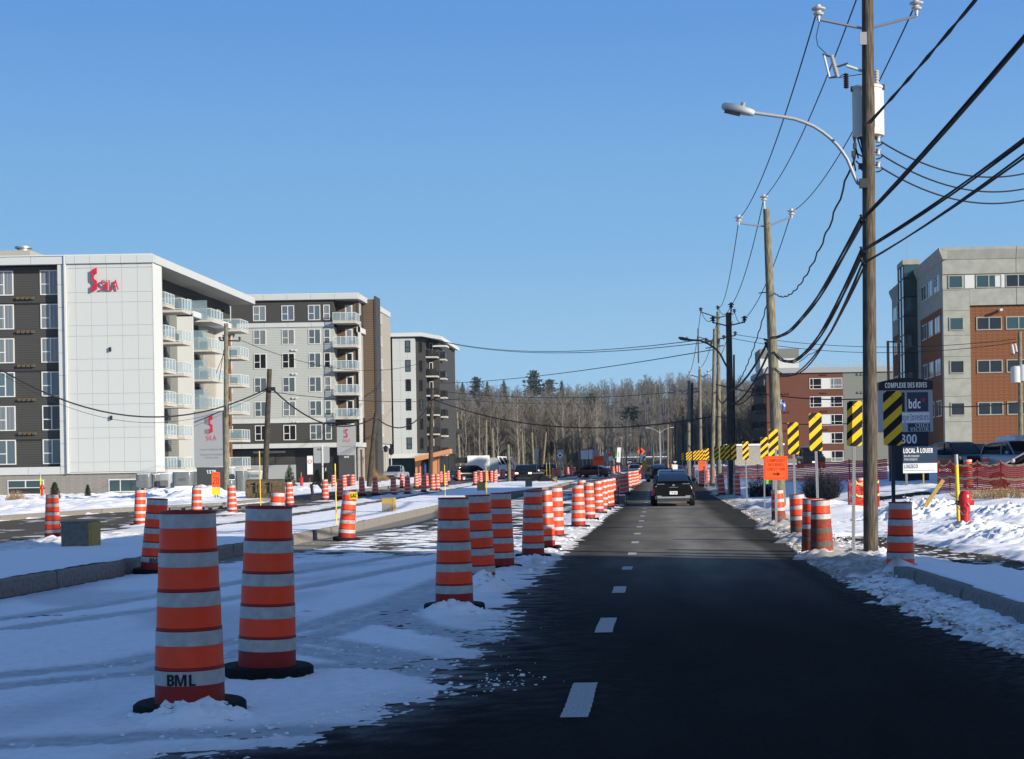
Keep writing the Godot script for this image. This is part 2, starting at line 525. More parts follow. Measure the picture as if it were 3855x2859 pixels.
# x: snow depth above the asphalt; y: dirt 0..1
func snow_depth(x: float, d: float, near_tracks: Array, near_mounds: Array, lb: float, rb: float, km: float, kf: float) -> Vector3:
	var p := Vector2(x, d)
	var a := na.get_noise_2d(x, d)
	var b := nb.get_noise_2d(x, d)
	var c := nc.get_noise_2d(x, d)
	var t := -0.03
	var dirt := 0.0
	var worn := 0.0
	if x < km + 0.1 and x > kf:
		return Vector3(-0.03, 0, 0)
	if x > rb - 0.6:
		var s := x - rb + a * 0.28 + b * 0.16
		var lump := maxf(0.0, b + 0.15) * 0.12 + maxf(0.0, c) * 0.06
		if d < 21.3:
			t = clampf(s * 0.09, -0.03, 0.02) + lump * smoothstep(0.0, 0.2, s) * 0.6 + c * 0.012
			dirt = clampf(0.5 - s * 0.7 + c * 0.7, 0.0, 0.8)
			t -= maxf(0.0, 0.06 - 0.05 * s) * maxf(0.0, c + 0.25)
			var kx := 3.24 + 0.016 * d
			t = minf(t, lerpf(0.2, 0.045 + b * 0.02, smoothstep(kx - 0.35, kx - 0.05, x)))
			if x > kx + 0.13:
				t = 0.172 + b * 0.010 + c * 0.006
				dirt = clampf(c * 0.25 - 0.08, 0, 1)
				if x > 4.9 and x < 7.2 and d > 15.0:
					t += -0.10 + b * 0.11
		else:
			var w := smoothstep(0.0, 0.5, s) * (1.0 - smoothstep(0.9, 1.9, s))
			t = clampf(s * 0.10, -0.03, 0.06) + lump * w * 0.9 + c * 0.020 - maxf(0.0, 0.05 - 0.04 * s) * maxf(0.0, c + 0.3)
			dirt = clampf(1.05 - s * 0.55 + c * 0.8 + b * 0.4, 0.0, 0.95)
			if s > 1.2:
				t = 0.07 + b * 0.03 + maxf(0.0, a) * 0.12 * smoothstep(7.0, 9.0, x) + c * 0.012
				dirt = clampf(c * 0.5 - 0.2, 0.0, 0.4)
			# the wet footway behind the pole
			var path_x := lerpf(5.9, 4.9, clampf((d - 21.0) / 14.0, 0.0, 1.0))
			var off := absf(x - path_x - a * 0.3)
			if d < 36.0 and off < 1.0:
				t = lerpf(-0.012 + b * 0.035 + c * 0.02, t, smoothstep(0.6, 1.0, off))
				dirt = maxf(dirt, 0.2)
			# driveways
			if absf(d - 61.0 - b * 0.8) < 2.6 and x < 12.0:
				t = -0.02 + maxf(0.0, b) * 0.04
			if absf(d - 21.6) < 0.8 and x > 3.4:
				t = lerpf(0.03, t, absf(d - 21.6) / 0.8)
	elif x < lb + 0.7:
		var s2 := lb - x + a * 0.34 + b * 0.22 + c * 0.06
		t = clampf(s2 * 0.055, -0.03, 0.020) + b * 0.005 + c * 0.0055 + maxf(0.0, nc.get_noise_2d(x * 2.3, d * 2.3) - 0.25) * 0.03
		dirt = clampf(0.28 - s2 * 0.45, 0.0, 0.28)
		if x > km and d < 34.0:
			worn = 0.42 * smoothstep(0.12, 0.5, na.get_noise_2d(x * 0.55 + 7.0, d * 0.28)) * smoothstep(0.2, 1.2, lb - x) + maxf(0.0, 0.25 * c) + 0.5 * smoothstep(0.7, 0.1, x - km)
		if x > km and d > 24.0:
			# beyond the first stretch the left lane is only streaked with snow
			var k := smoothstep(26.0, 33.0, d) * smoothstep(0.8, 1.7, lb - x)
			t -= k * (0.029 - maxf(0.0, nb.get_noise_2d(x * 0.35, d * 0.8)) * 0.055)
			t -= smoothstep(26.0, 31.0, d) * smoothstep(1.3, 0.4, x - km) * 0.03
			if lb - x < 1.2 and lb - x > -0.4:
				var wlump := smoothstep(-0.3, 0.2, lb - x)
				t += wlump * (0.02 + maxf(0.0, b) * 0.09 + maxf(0.0, c) * 0.03)
				dirt = clampf(0.42 - (lb - x) * 0.3 + c * 0.4, 0.0, 0.6)
		if x <= kf:
			# the left roadway: bare wheel lanes, a windrow along the barrels, a snowy verge
			var row := absf(x + 14.6 + a * 0.5)
			t = -0.022 + maxf(0.0, a) * 0.05 + b * 0.015
			t += smoothstep(1.1, 0.3, row) * (0.045 + maxf(0.0, b) * 0.12 + c * 0.02)
			t += smoothstep(0.8, 0.0, kf - x) * (0.05 + b * 0.04)
			dirt = clampf(0.22 + b * 0.4, 0.0, 0.5)
			var verge := along([Vector2(-26.0, 45.0), Vector2(-23.4, 71.0), Vector2(-20.2, 80.0), Vector2(-19.8, 160.0), Vector2(-19.0, 300.0)], d)
			if x < verge:
				t = 0.13 + maxf(0.0, a) * 0.25 * smoothstep(0.0, 3.0, verge - x) + b * 0.05 + c * 0.02
				dirt = clampf(b * 0.4 - 0.12, 0, 0.4)
	for q in near_tracks:
		var e := dist_to(p, q[0], q[1]) + b * 0.05 + c * 0.035
		if e < 0.30 and t > -0.01:
			var k2 := smoothstep(0.30, 0.12, e)
			worn = maxf(worn, k2 * (0.75 + 0.35 * c + 0.2 * b))
			t = maxf(t - k2 * (0.010 + 0.004 * c), minf(t, 0.002 + 0.006 * c + 0.003 * b))
	for q in near_mounds:
		var e2: float = p.distance_to(q[0]) / q[1] + b * 0.25 + c * 0.12
		if e2 < 1.0:
			t = maxf(t, (1.0 - e2 * e2) * q[2] * (1.0 + 0.5 * c + 0.3 * b) + c * 0.03 * (1.0 - e2))
			dirt = dirt * 0.7 if x < 2.0 else clampf(dirt + 0.25 + 0.8 * c, 0.0, 0.85) if x < 4.2 and d > 23.0 else dirt
	return Vector3(t, dirt, worn)

func snow_patch(x0: float, x1: float, dx: float, d0: float, d1: float, dd: float) -> void:
	var cols := int(round((x1 - x0) / dx)) + 1
	var rows := int(round((d1 - d0) / dd)) + 1
	var v := PackedVector3Array()
	var c := PackedColorArray()
	v.resize(cols * rows)
	c.resize(cols * rows)
	for r in rows:
		var d := d0 + r * dd
		var nt := []
		for tr in TRACKS:
			for k in tr.size() - 1:
				if d > minf(tr[k].y, tr[k + 1].y) - 0.3 and d < maxf(tr[k].y, tr[k + 1].y) + 0.3:
					nt.append([tr[k], tr[k + 1]])
		var nm := []
		for q in mounds:
			if absf(q[0].y - d) < q[1] * 1.3:
				nm.append(q)
		var lb := along(SNOW_LEFT, d)
		var rb := along(SNOW_RIGHT, d)
		var km := along(KERB_MEDIAN, d)
		var kf := along(KERB_MEDIAN_FAR, d)
		if d > 146.0:
			km = -9.0
			kf = -9.2
		for q in cols:
			var x := x0 + q * dx
			var near := [] if nm.is_empty() else nm
			var s := snow_depth(x, d, nt if x < 0.0 else [], near, lb, rb, km, kf)
			v[r * cols + q] = Vector3(x, base_y(x, d) + s.x, -d)
			var w := lerpf(1.0, 0.9, clampf((0.012 - s.x) / 0.02, 0.0, 1.0))
			c[r * cols + q] = Color(1, 1, 1).lerp(Color(0.34, 0.31, 0.27), s.y).lerp(Color(0.46, 0.47, 0.49), clampf(s.z, 0.0, 0.9)) * w
	grid("snow_cover", v, c, cols, rows, M.snow)

func grid(called: String, v: PackedVector3Array, c: PackedColorArray, cols: int, rows: int, m: Material, below := -1e9) -> MeshInstance3D:
	var n := PackedVector3Array()
	n.resize(v.size())
	var idx := PackedInt32Array()
	for r in rows:
		for q in cols:
			var k := r * cols + q
			var e := v[r * cols + mini(q + 1, cols - 1)] - v[r * cols + maxi(q - 1, 0)]
			var f := v[maxi(r - 1, 0) * cols + q] - v[mini(r + 1, rows - 1) * cols + q]
			n[k] = f.cross(e).normalized()
			if r < rows - 1 and q < cols - 1:
				idx.append_array([k, k + cols, k + cols + 1, k, k + cols + 1, k + 1])
	var a := []
	a.resize(Mesh.ARRAY_MAX)
	a[Mesh.ARRAY_VERTEX] = v
	a[Mesh.ARRAY_NORMAL] = n
	a[Mesh.ARRAY_COLOR] = c
	a[Mesh.ARRAY_INDEX] = idx
	var am := ArrayMesh.new()
	am.add_surface_from_arrays(Mesh.PRIMITIVE_TRIANGLES, a)
	return struct(called, am, m)

func hill_y(x: float, d: float) -> float:
	var y := base_y(x, d)
	var h := smoothstep(520.0, 900.0, d + 40.0 * sin(x * 0.011)) * (28.5 + 4.0 * sin(x * 0.013 + 2.2) + 2.5 * sin(x * 0.041))
	return y + h

func build_ground() -> void:
	# the wide terrain sheet, lowered a little where road and snow lie over it
	var xs := []
	var x := -700.0
	while x <= 700.0:
		xs.append(x)
		x += 4.0 if absf(x) < 80.0 else 12.0
	var ds := []
	var d := -120.0
	while d < 1500.0:
		ds.append(d)
		d += 6.0 if d < 340.0 else 14.0
	var v := PackedVector3Array()
	var c := PackedColorArray()
	for dd in ds:
		for xx in xs:
			var low := 0.12 if xx > -60.0 and xx < 34.0 and dd < 345.0 else 0.0
			v.append(Vector3(xx, hill_y(xx, dd) - low, -dd))
			var f := smoothstep(290.0, 380.0, dd)
			var q := nb.get_noise_2d(xx * 0.03, dd * 0.03)
			c.append(Color(0.80, 0.81, 0.83).lerp(Color(0.075, 0.065, 0.055).lerp(Color(0.5, 0.5, 0.5), clampf(q * 2.4 - 0.5, 0.0, 0.7)), f))
	grid("ground", v, c, xs.size(), ds.size(), M.forest_floor)
	# asphalt: one sheet under the snow
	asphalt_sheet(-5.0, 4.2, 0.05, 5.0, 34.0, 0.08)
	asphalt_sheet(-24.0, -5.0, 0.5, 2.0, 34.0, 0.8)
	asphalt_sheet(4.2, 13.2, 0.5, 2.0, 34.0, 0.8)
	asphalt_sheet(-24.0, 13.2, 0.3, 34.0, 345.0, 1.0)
	dashes_and_snow()

func asphalt_sheet(x0: float, x1: float, dx: float, d0: float, d1: float, dd: float) -> void:
	var v := PackedVector3Array()
	var c := PackedColorArray()
	var rows := 0
	var cols := 0
	var nr := int(round((d1 - d0) / dd))
	var nq := int(round((x1 - x0) / dx))
	for r in nr + 1:
		var d := lerpf(d0, d1, r / float(nr))
		var lb := along(SNOW_LEFT, d)
		var rb := along(SNOW_RIGHT, d)
		cols = 0
		for q in nq + 1:
			var x := lerpf(x0, x1, q / float(nq))
			v.append(Vector3(x, base_y(x, d), -d))
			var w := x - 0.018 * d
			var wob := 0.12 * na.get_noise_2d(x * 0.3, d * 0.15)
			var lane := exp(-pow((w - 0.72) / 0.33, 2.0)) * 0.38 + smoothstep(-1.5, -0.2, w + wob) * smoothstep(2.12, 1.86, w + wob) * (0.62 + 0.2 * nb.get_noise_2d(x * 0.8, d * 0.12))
			var sun_ramp := smoothstep(13.0, 34.0, d)  # asphalt painted darker in the near shade, paler and warmer in the sun
			var g := lerpf(0.022, 0.060 + 0.215 * lane, sun_ramp) * (1.0 + 0.25 * na.get_noise_2d(x * 2.0, d * 0.4))
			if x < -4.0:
				g = lerpf(0.03, 0.13, sun_ramp)
			if x < -6.0 and x > -8.0 and d > 28.0:
				g = lerpf(g, 0.34, smoothstep(-6.4, -7.0, x) * 0.9)
			if d < 34.0 and x > -5.0:
				# a film of snow blown and dragged over the edge of the bare lane
				var film := maxf(0.0, 0.5 + nb.get_noise_2d(x * 0.9, d * 1.6) * 1.3) * exp(-maxf(0.0, x - lb) / 0.28) + 0.6 * maxf(0.0, nc.get_noise_2d(x * 0.5, d)) * exp(-maxf(0.0, x - lb) / 0.55)
				film += maxf(0.0, 0.2 + nc.get_noise_2d(x, d)) * exp(-maxf(0.0, rb - x) / 0.22) * 0.6
				g = lerpf(g, 0.5, clampf(film * 0.55, 0.0, 0.8))
			c.append(Color(g * lerpf(1.0, 1.09, sun_ramp), g * lerpf(1.0, 1.02, sun_ramp), g * lerpf(1.0, 0.87, sun_ramp)))
			cols += 1
		rows += 1
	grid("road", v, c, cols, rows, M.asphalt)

func dashes_and_snow() -> void:
	# the broken lane line
	var marks := [Vector2(-0.31, 9.85), Vector2(-0.22, 15.0), Vector2(-0.12, 19.95), Vector2(-0.02, 24.9), Vector2(0.07, 29.8), Vector2(0.15, 34.75), Vector2(0.23, 39.7), Vector2(0.32, 44.6), Vector2(0.42, 49.5), Vector2(0.5, 54.5), Vector2(0.6, 59.4), Vector2(0.69, 64.3), Vector2(0.78, 69.2), Vector2(0.87, 74.2), Vector2(0.97, 79.1), Vector2(1.06, 84), Vector2(1.15, 89), Vector2(1.24, 94), Vector2(1.33, 99), Vector2(1.42, 104)]
	for k in marks.size():
		var q: Vector2 = marks[k]
		var mb := MB.new()
		var hl := 0.78 if k in [0, 1] else (0.6 if k == 2 else 0.45)
		for s in 8:
			var a := q.y - hl + s * hl / 4.0
			var b := a + hl / 4.0
			var w2 := 0.08
			var j := 0.006 * sin(float(s * 7 + k * 3))
			var xa := q.x + (a - q.y) * 0.018
			var xb := q.x + (b - q.y) * 0.018
			mb.quad(Vector3(xa - w2 + j, base_y(xa, a) + 0.005, -a), Vector3(xa + w2 + j, base_y(xa, a) + 0.005, -a), Vector3(xb + w2, base_y(xb, b) + 0.005, -b), Vector3(xb - w2, base_y(xb, b) + 0.005, -b), Vector3.UP)
		struct("lane_dash", mb, M.road_paint)
	# seams across the old pavement are left to the texture; snow in three grains of detail
	snow_patch(-7.3, 4.6, 0.03, 6.6, 17.0, 0.03)
	snow_patch(-20.0, 12.5, 0.085, 17.0, 46.0, 0.10)
	snow_patch(-58.0, 33.0, 0.28, 46.0, 150.0, 0.42)
	snow_patch(-58.0, 33.0, 0.7, 150.0, 344.0, 1.6)

func build_median() -> void:
	var med := thing("median", "", "", Vector3.ZERO)
	med.set_meta("kind", "structure")
	for side in 2:
		var line: Array = KERB_MEDIAN if side == 0 else KERB_MEDIAN_FAR
		var d := 7.0
		while d < 145.0:
			var step := 2.2 if d > 34.0 and d < 43.0 else 3.05
			var e := minf(d + step, 146.0)
			var a := Vector3(along(line, d + 0.012), 0, -d - 0.012)
			var b := Vector3(along(line, e - 0.012), 0, -e + 0.012)
			a.y = base_y(a.x, d)
			b.y = base_y(b.x, e)
			var dir := (b - a).normalized()
			var right := dir.cross(Vector3.UP).normalized()
			var f := Transform3D(Basis(right, right.cross(dir).normalized(), -dir), a)
			var w := 0.17
			var jog := 0.05 * sin(d * 1.7) if d > 33.0 and d < 43.0 else 0.0
			var x0 := -w + jog if side == 0 else 0.0
			var L := a.distance_to(b)
			var mb := MB.new()
			# a rounded upper edge
			var prof := [Vector2(0, -0.06), Vector2(0.012, 0.21), Vector2(0.04, 0.245), Vector2(w, 0.245), Vector2(w, -0.06)]
			for k in 4:
				var p: Vector2 = prof[k]
				var q: Vector2 = prof[k + 1]
				var px := x0 + w - p.x if side == 0 else x0 + p.x
				var qx := x0 + w - q.x if side == 0 else x0 + q.x
				mb.quad(f * Vector3(px, p.y, 0), f * Vector3(qx, q.y, 0), f * Vector3(qx, q.y, -L), f * Vector3(px, p.y, -L), (f.basis.x * ((1.0 if side == 0 else -1.0) if k < 2 else 0.0) + f.basis.y * (1.0 if k in [1, 2] else 0.0)) if k < 3 else (f.basis.x * (-1.0 if side == 0 else 1.0)))
			for z in [0.0, -L]:
				mb.quad(f * Vector3(x0, -0.06, z), f * Vector3(x0 + w, -0.06, z), f * Vector3(x0 + w, 0.24, z), f * Vector3(x0, 0.24, z), f.basis.z * (1.0 if z == 0.0 else -1.0))
			put("kerb_segment", mb, M.kerb, med)
			d = e
	# snow on top
	var v := PackedVector3Array()
	var c := PackedColorArray()
	var rows := 0
	var dd := 7.0
	while dd < 145.6:
		var xa := along(KERB_MEDIAN_FAR, dd) + 0.03
		var xb := along(KERB_MEDIAN, dd) - 0.05
		for k in 40:
			var x := lerpf(xa, xb, k / 39.0)
			var h := 0.252 + 0.012 * nb.get_noise_2d(x, dd) + 0.005 * nc.get_noise_2d(x, dd) + 0.010 * smoothstep(0.45, 0.6, na.get_noise_2d(x * 0.6, dd * 0.3))
			v.append(Vector3(x, base_y(x, dd) + h, -dd))
			c.append(Color(1, 1, 1))
		rows += 1
		dd += 0.2 if dd < 60.0 else 0.6
	var top := grid("snow_top", v, c, 40, rows, M.snow)
	# right kerb in the foreground
	var rk := thing("right_kerb", "", "", Vector3.ZERO)
	rk.set_meta("kind", "structure")
	var d2 := 5.0
	while d2 < 21.0:
		var e2 := minf(d2 + 3.0, 21.2)
		var drop := 0.0
		var mb2 := MB.new()
		for s in 6:
			var first := s == 0
			var a2 := lerpf(d2 + 0.008, e2 - 0.008, s / 6.0)
			var b2 := lerpf(d2 + 0.008, e2 - 0.008, (s + 1) / 6.0)
			var xa2 := 3.24 + 0.016 * a2 - 0.10 * maxf(0.0, a2 - 20.3)
			var xb2 := 3.24 + 0.016 * b2 - 0.10 * maxf(0.0, b2 - 20.3)
			var ya := base_y(xa2, a2)
			var yb := base_y(xb2, b2)
			for pr in [[Vector2(0, -0.05), Vector2(0.02, 0.145), Vector3(-1, 0, 0)], [Vector2(0.02, 0.145), Vector2(0.05, 0.165), Vector3(-1, 1, 0)], [Vector2(0.05, 0.165), Vector2(0.2, 0.165), Vector3(0, 1, 0)]]:
				mb2.quad(Vector3(xa2 + pr[0].x, ya + pr[0].y, -a2), Vector3(xa2 + pr[1].x, ya + pr[1].y, -a2), Vector3(xb2 + pr[1].x, yb + pr[1].y, -b2), Vector3(xb2 + pr[0].x, yb + pr[0].y, -b2), pr[2])
			for z in ([a2] if first else ([b2] if s == 5 else [])):
				mb2.quad(Vector3(xa2, ya - 0.05, -z), Vector3(xa2 + 0.2, ya - 0.05, -z), Vector3(xa2 + 0.2, ya + 0.16, -z), Vector3(xa2, ya + 0.16, -z), Vector3(0, 0, 1))
		put("kerb_segment", mb2, M.kerb, rk)
		d2 = e2
	# kerb of the left verge
	var lk := thing("left_kerb", "", "", Vector3.ZERO)
	lk.set_meta("kind", "structure")
	var pts := [Vector2(-25.6, 48), Vector2(-23.3, 71), Vector2(-20.1, 80), Vector2(-19.7, 110), Vector2(-19.6, 150)]
	for k in pts.size() - 1:
		var n := int(pts[k].distance_to(pts[k + 1]) / 4.0)
		for s in n:
			var p: Vector2 = pts[k].lerp(pts[k + 1], (s + 0.004) / n)
			var q: Vector2 = pts[k].lerp(pts[k + 1], (s + 0.996) / n)
			var a := on_ground(p.x, -p.y)
			var b := on_ground(q.x, -q.y)
			var dir := (b - a).normalized()
			var right := dir.cross(Vector3.UP).normalized()
			put("kerb_segment", MB.new().obox(Transform3D(Basis(right, Vector3.UP, -dir), a), Vector3(-0.15, -0.1, -a.distance_to(b)), Vector3(0, 0.2, 0)), M.kerb, lk)
	# loose lumps of snow on the bare asphalt
	var spots := []
	for k in 60:
		spots.append([Vector2(-0.87, 10.76) + Vector2(absf(rng.randfn(0.0, 0.22)) - 0.15, rng.randfn(0.0, 0.4)), rng.randf_range(0.004, 0.012)])
	for q in [[1084, 1492, 0.05]]:
		pass
	spots.append([Vector2(-0.89, 10.59), 0.028])
	spots.append([Vector2(-0.75, 11.11), 0.026])
	spots.append([Vector2(-0.59, 10.98), 0.016])
	var bits := MB.new()
	for s in spots:
		snow_lump(bits, on_ground(s[0].x, -s[0].y), s[1])
	for q7 in mounds.slice(0, 7):
		for k in 45:
			var a7 := rng.randf() * TAU
			var r7: float = q7[1] * sqrt(rng.randf()) * 1.15
			snow_lump(bits, on_ground(q7[0].x + cos(a7) * r7, -q7[0].y - sin(a7) * r7, maxf(0.012, q7[2] * (0.97 - pow(r7 / q7[1], 2.0)))), rng.randf_range(0.008, 0.03), 0.15)
	for k in 420:
		var q5 := Vector2(rng.randf_range(-4.2, -1.1), rng.randf_range(7.6, 14.0))
		if rng.randf() < 0.6:
			q5 = Vector2(-1.91, 9.87) + Vector2(rng.randfn(0, 0.45), rng.randfn(0, 1.0))
		if q5.x < along(SNOW_LEFT, q5.y) + 0.1:
			snow_lump(bits, on_ground(q5.x, -q5.y, 0.018), rng.randf_range(0.005, 0.016))
	tag(put("snow_crumbs", bits, M.clean_snow), "loose crumbs of snow scattered on the bare asphalt at the snow edge", "snow", "", "stuff")
	# chunky windrow lumps along both sides of the lane
	var wind := MB.new()
	for k in 6500:
		var d3 := pow(rng.randf(), 1.6) * 62.0 + 21.0
		var rb := along(SNOW_RIGHT, d3)
		var x3 := rb + absf(rng.randfn(0.25, 0.5))
		if absf(d3 - 61.0) < 2.4:
			continue
		snow_lump(wind, on_ground(x3, -d3, 0.01 + 0.05 * clampf(x3 - rb, 0.0, 1.0)), rng.randf_range(0.012, 0.05) * (0.6 + 0.4 * rng.randf()), clampf(1.1 - (x3 - rb) * 0.6, 0.15, 1.1))
	for k in 1600:
		var d4 := rng.randf_range(9.0, 22.0)
		var x4 := along(SNOW_RIGHT, d4) + rng.randf_range(0.05, 0.62)
		snow_lump(wind, on_ground(x4, -d4, 0.012), rng.randf_range(0.010, 0.035), 0.7)
	for k in 1500:
		var d5 := rng.randf_range(24.0, 75.0)
		var x5 := along(SNOW_LEFT, d5) - absf(rng.randfn(0.0, 0.4))
		snow_lump(wind, on_ground(x5, -d5, 0.02), rng.randf_range(0.012, 0.05))
	for k in 700:
		var d6 := rng.randf_range(22.0, 60.0)
		var x6 := rng.randf_range(5.5, 11.5)
		if x6 < 7.3 and d6 < 37.0: continue
		snow_lump(wind, on_ground(x6, -d6, 0.05), rng.randf_range(0.02, 0.075))
	tag(put("snow_chunks", wind, M.snow), "dirty lumps of ploughed snow along the edges of the lane", "snow", "", "stuff")

func snow_lump(mb: MB, at: Vector3, r: float, dirty := 0.35) -> void:
	mb.colored = true
	mb.col = Color(1, 1, 1).lerp(Color(0.30, 0.265, 0.22), clampf(rng.randf_range(-0.7, 0.5) + dirty, 0.0, 0.95))
	var ring0 := []
	var ring1 := []
	var n := 6
	var a0 := rng.randf() * TAU
	for k in n:
		var a := a0 + TAU * k / n
		var q := r * rng.randf_range(0.75, 1.25)
		ring0.append(at + Vector3(cos(a) * q * 1.15, -0.3 * r, sin(a) * q * 1.15))
		ring1.append(at + Vector3(cos(a) * q * 0.75, r * rng.randf_range(0.15, 0.6), sin(a) * q * 0.75))
	var top := at + Vector3(rng.randf_range(-0.3, 0.3) * r, r * rng.randf_range(0.4, 0.65), rng.randf_range(-0.3, 0.3) * r)
	for k in n:
		var k2 := (k + 1) % n
		mb.quad(ring0[k], ring0[k2], ring1[k2], ring1[k], (ring0[k] + ring1[k]) / 2.0 - at)
		mb.tri(ring1[k], ring1[k2], top, Vector3.UP)
	mb.col = Color(1, 1, 1)

# ------------------------------------------------------------------ barrels
func make_barrel() -> Node3D:
	var t := thing("traffic_barrel", "orange and white banded barrel", "traffic barrel")
	var rad := [0.160, 0.171, 0.181, 0.191, 0.200]
	var tops := [1.2, 0.968, 0.739, 0.513, 0.286]
	var base: MB = MB.new()
	base.lathe([[0.215, 0.0], [0.318, 0.004], [0.325, 0.02], [0.322, 0.075], [0.305, 0.088], [0.205, 0.088]], 28, true)
	var prof := []
	for k in 5:
		var lo: float = tops[k + 1] if k < 4 else 0.045
		prof.append([rad[k] - 0.004, tops[k] - 0.002])
		prof.append([rad[k] + 0.001, lo + 0.017])
		prof.append([rad[k] + 0.0065, lo + 0.013])
		prof.append([rad[k] + 0.0075, lo + 0.002])
	prof.append([0.205, 0.04])
	prof = [[0.02, 1.165], [0.138, 1.17], [0.150, 1.197], [0.158, 1.203], [0.1645, 1.200], [0.1645, 1.190], [0.1565, 1.187]] + prof.slice(1)
	var body: MB = MB.new()
	body.lathe(prof, 32, true)
	put("body", body, M.barrel_plastic, t)
	for k in 5:
		var lo2: float = tops[k + 1] if k < 4 else 0.045
		var hi: float = tops[k] - (0.012 if k == 0 else 0.005)
		var split := hi - 0.083
		var w := func(y: float) -> float: return lerpf(rad[k] - 0.0005, rad[k] + 0.0045, (tops[k] - y) / (tops[k] - lo2))
		put("white_band", MB.new().lathe([[w.call(hi), hi], [w.call(split), split]], 32, true), M.white_sheet, t)
		if k < 4:
			put("orange_band", MB.new().lathe([[w.call(split) + 0.0003, split - 0.001], [w.call(lo2 + 0.016) + 0.0003, lo2 + 0.016]], 32, true), M.orange_sheet if k % 2 == 0 else M.orange_worn, t)
	put("rubber_base", base, M.rubber, t)
	return t

var ordinals := ["first", "second", "third", "fourth", "fifth", "sixth", "seventh", "eighth", "ninth", "tenth", "eleventh", "twelfth", "thirteenth", "fourteenth"]

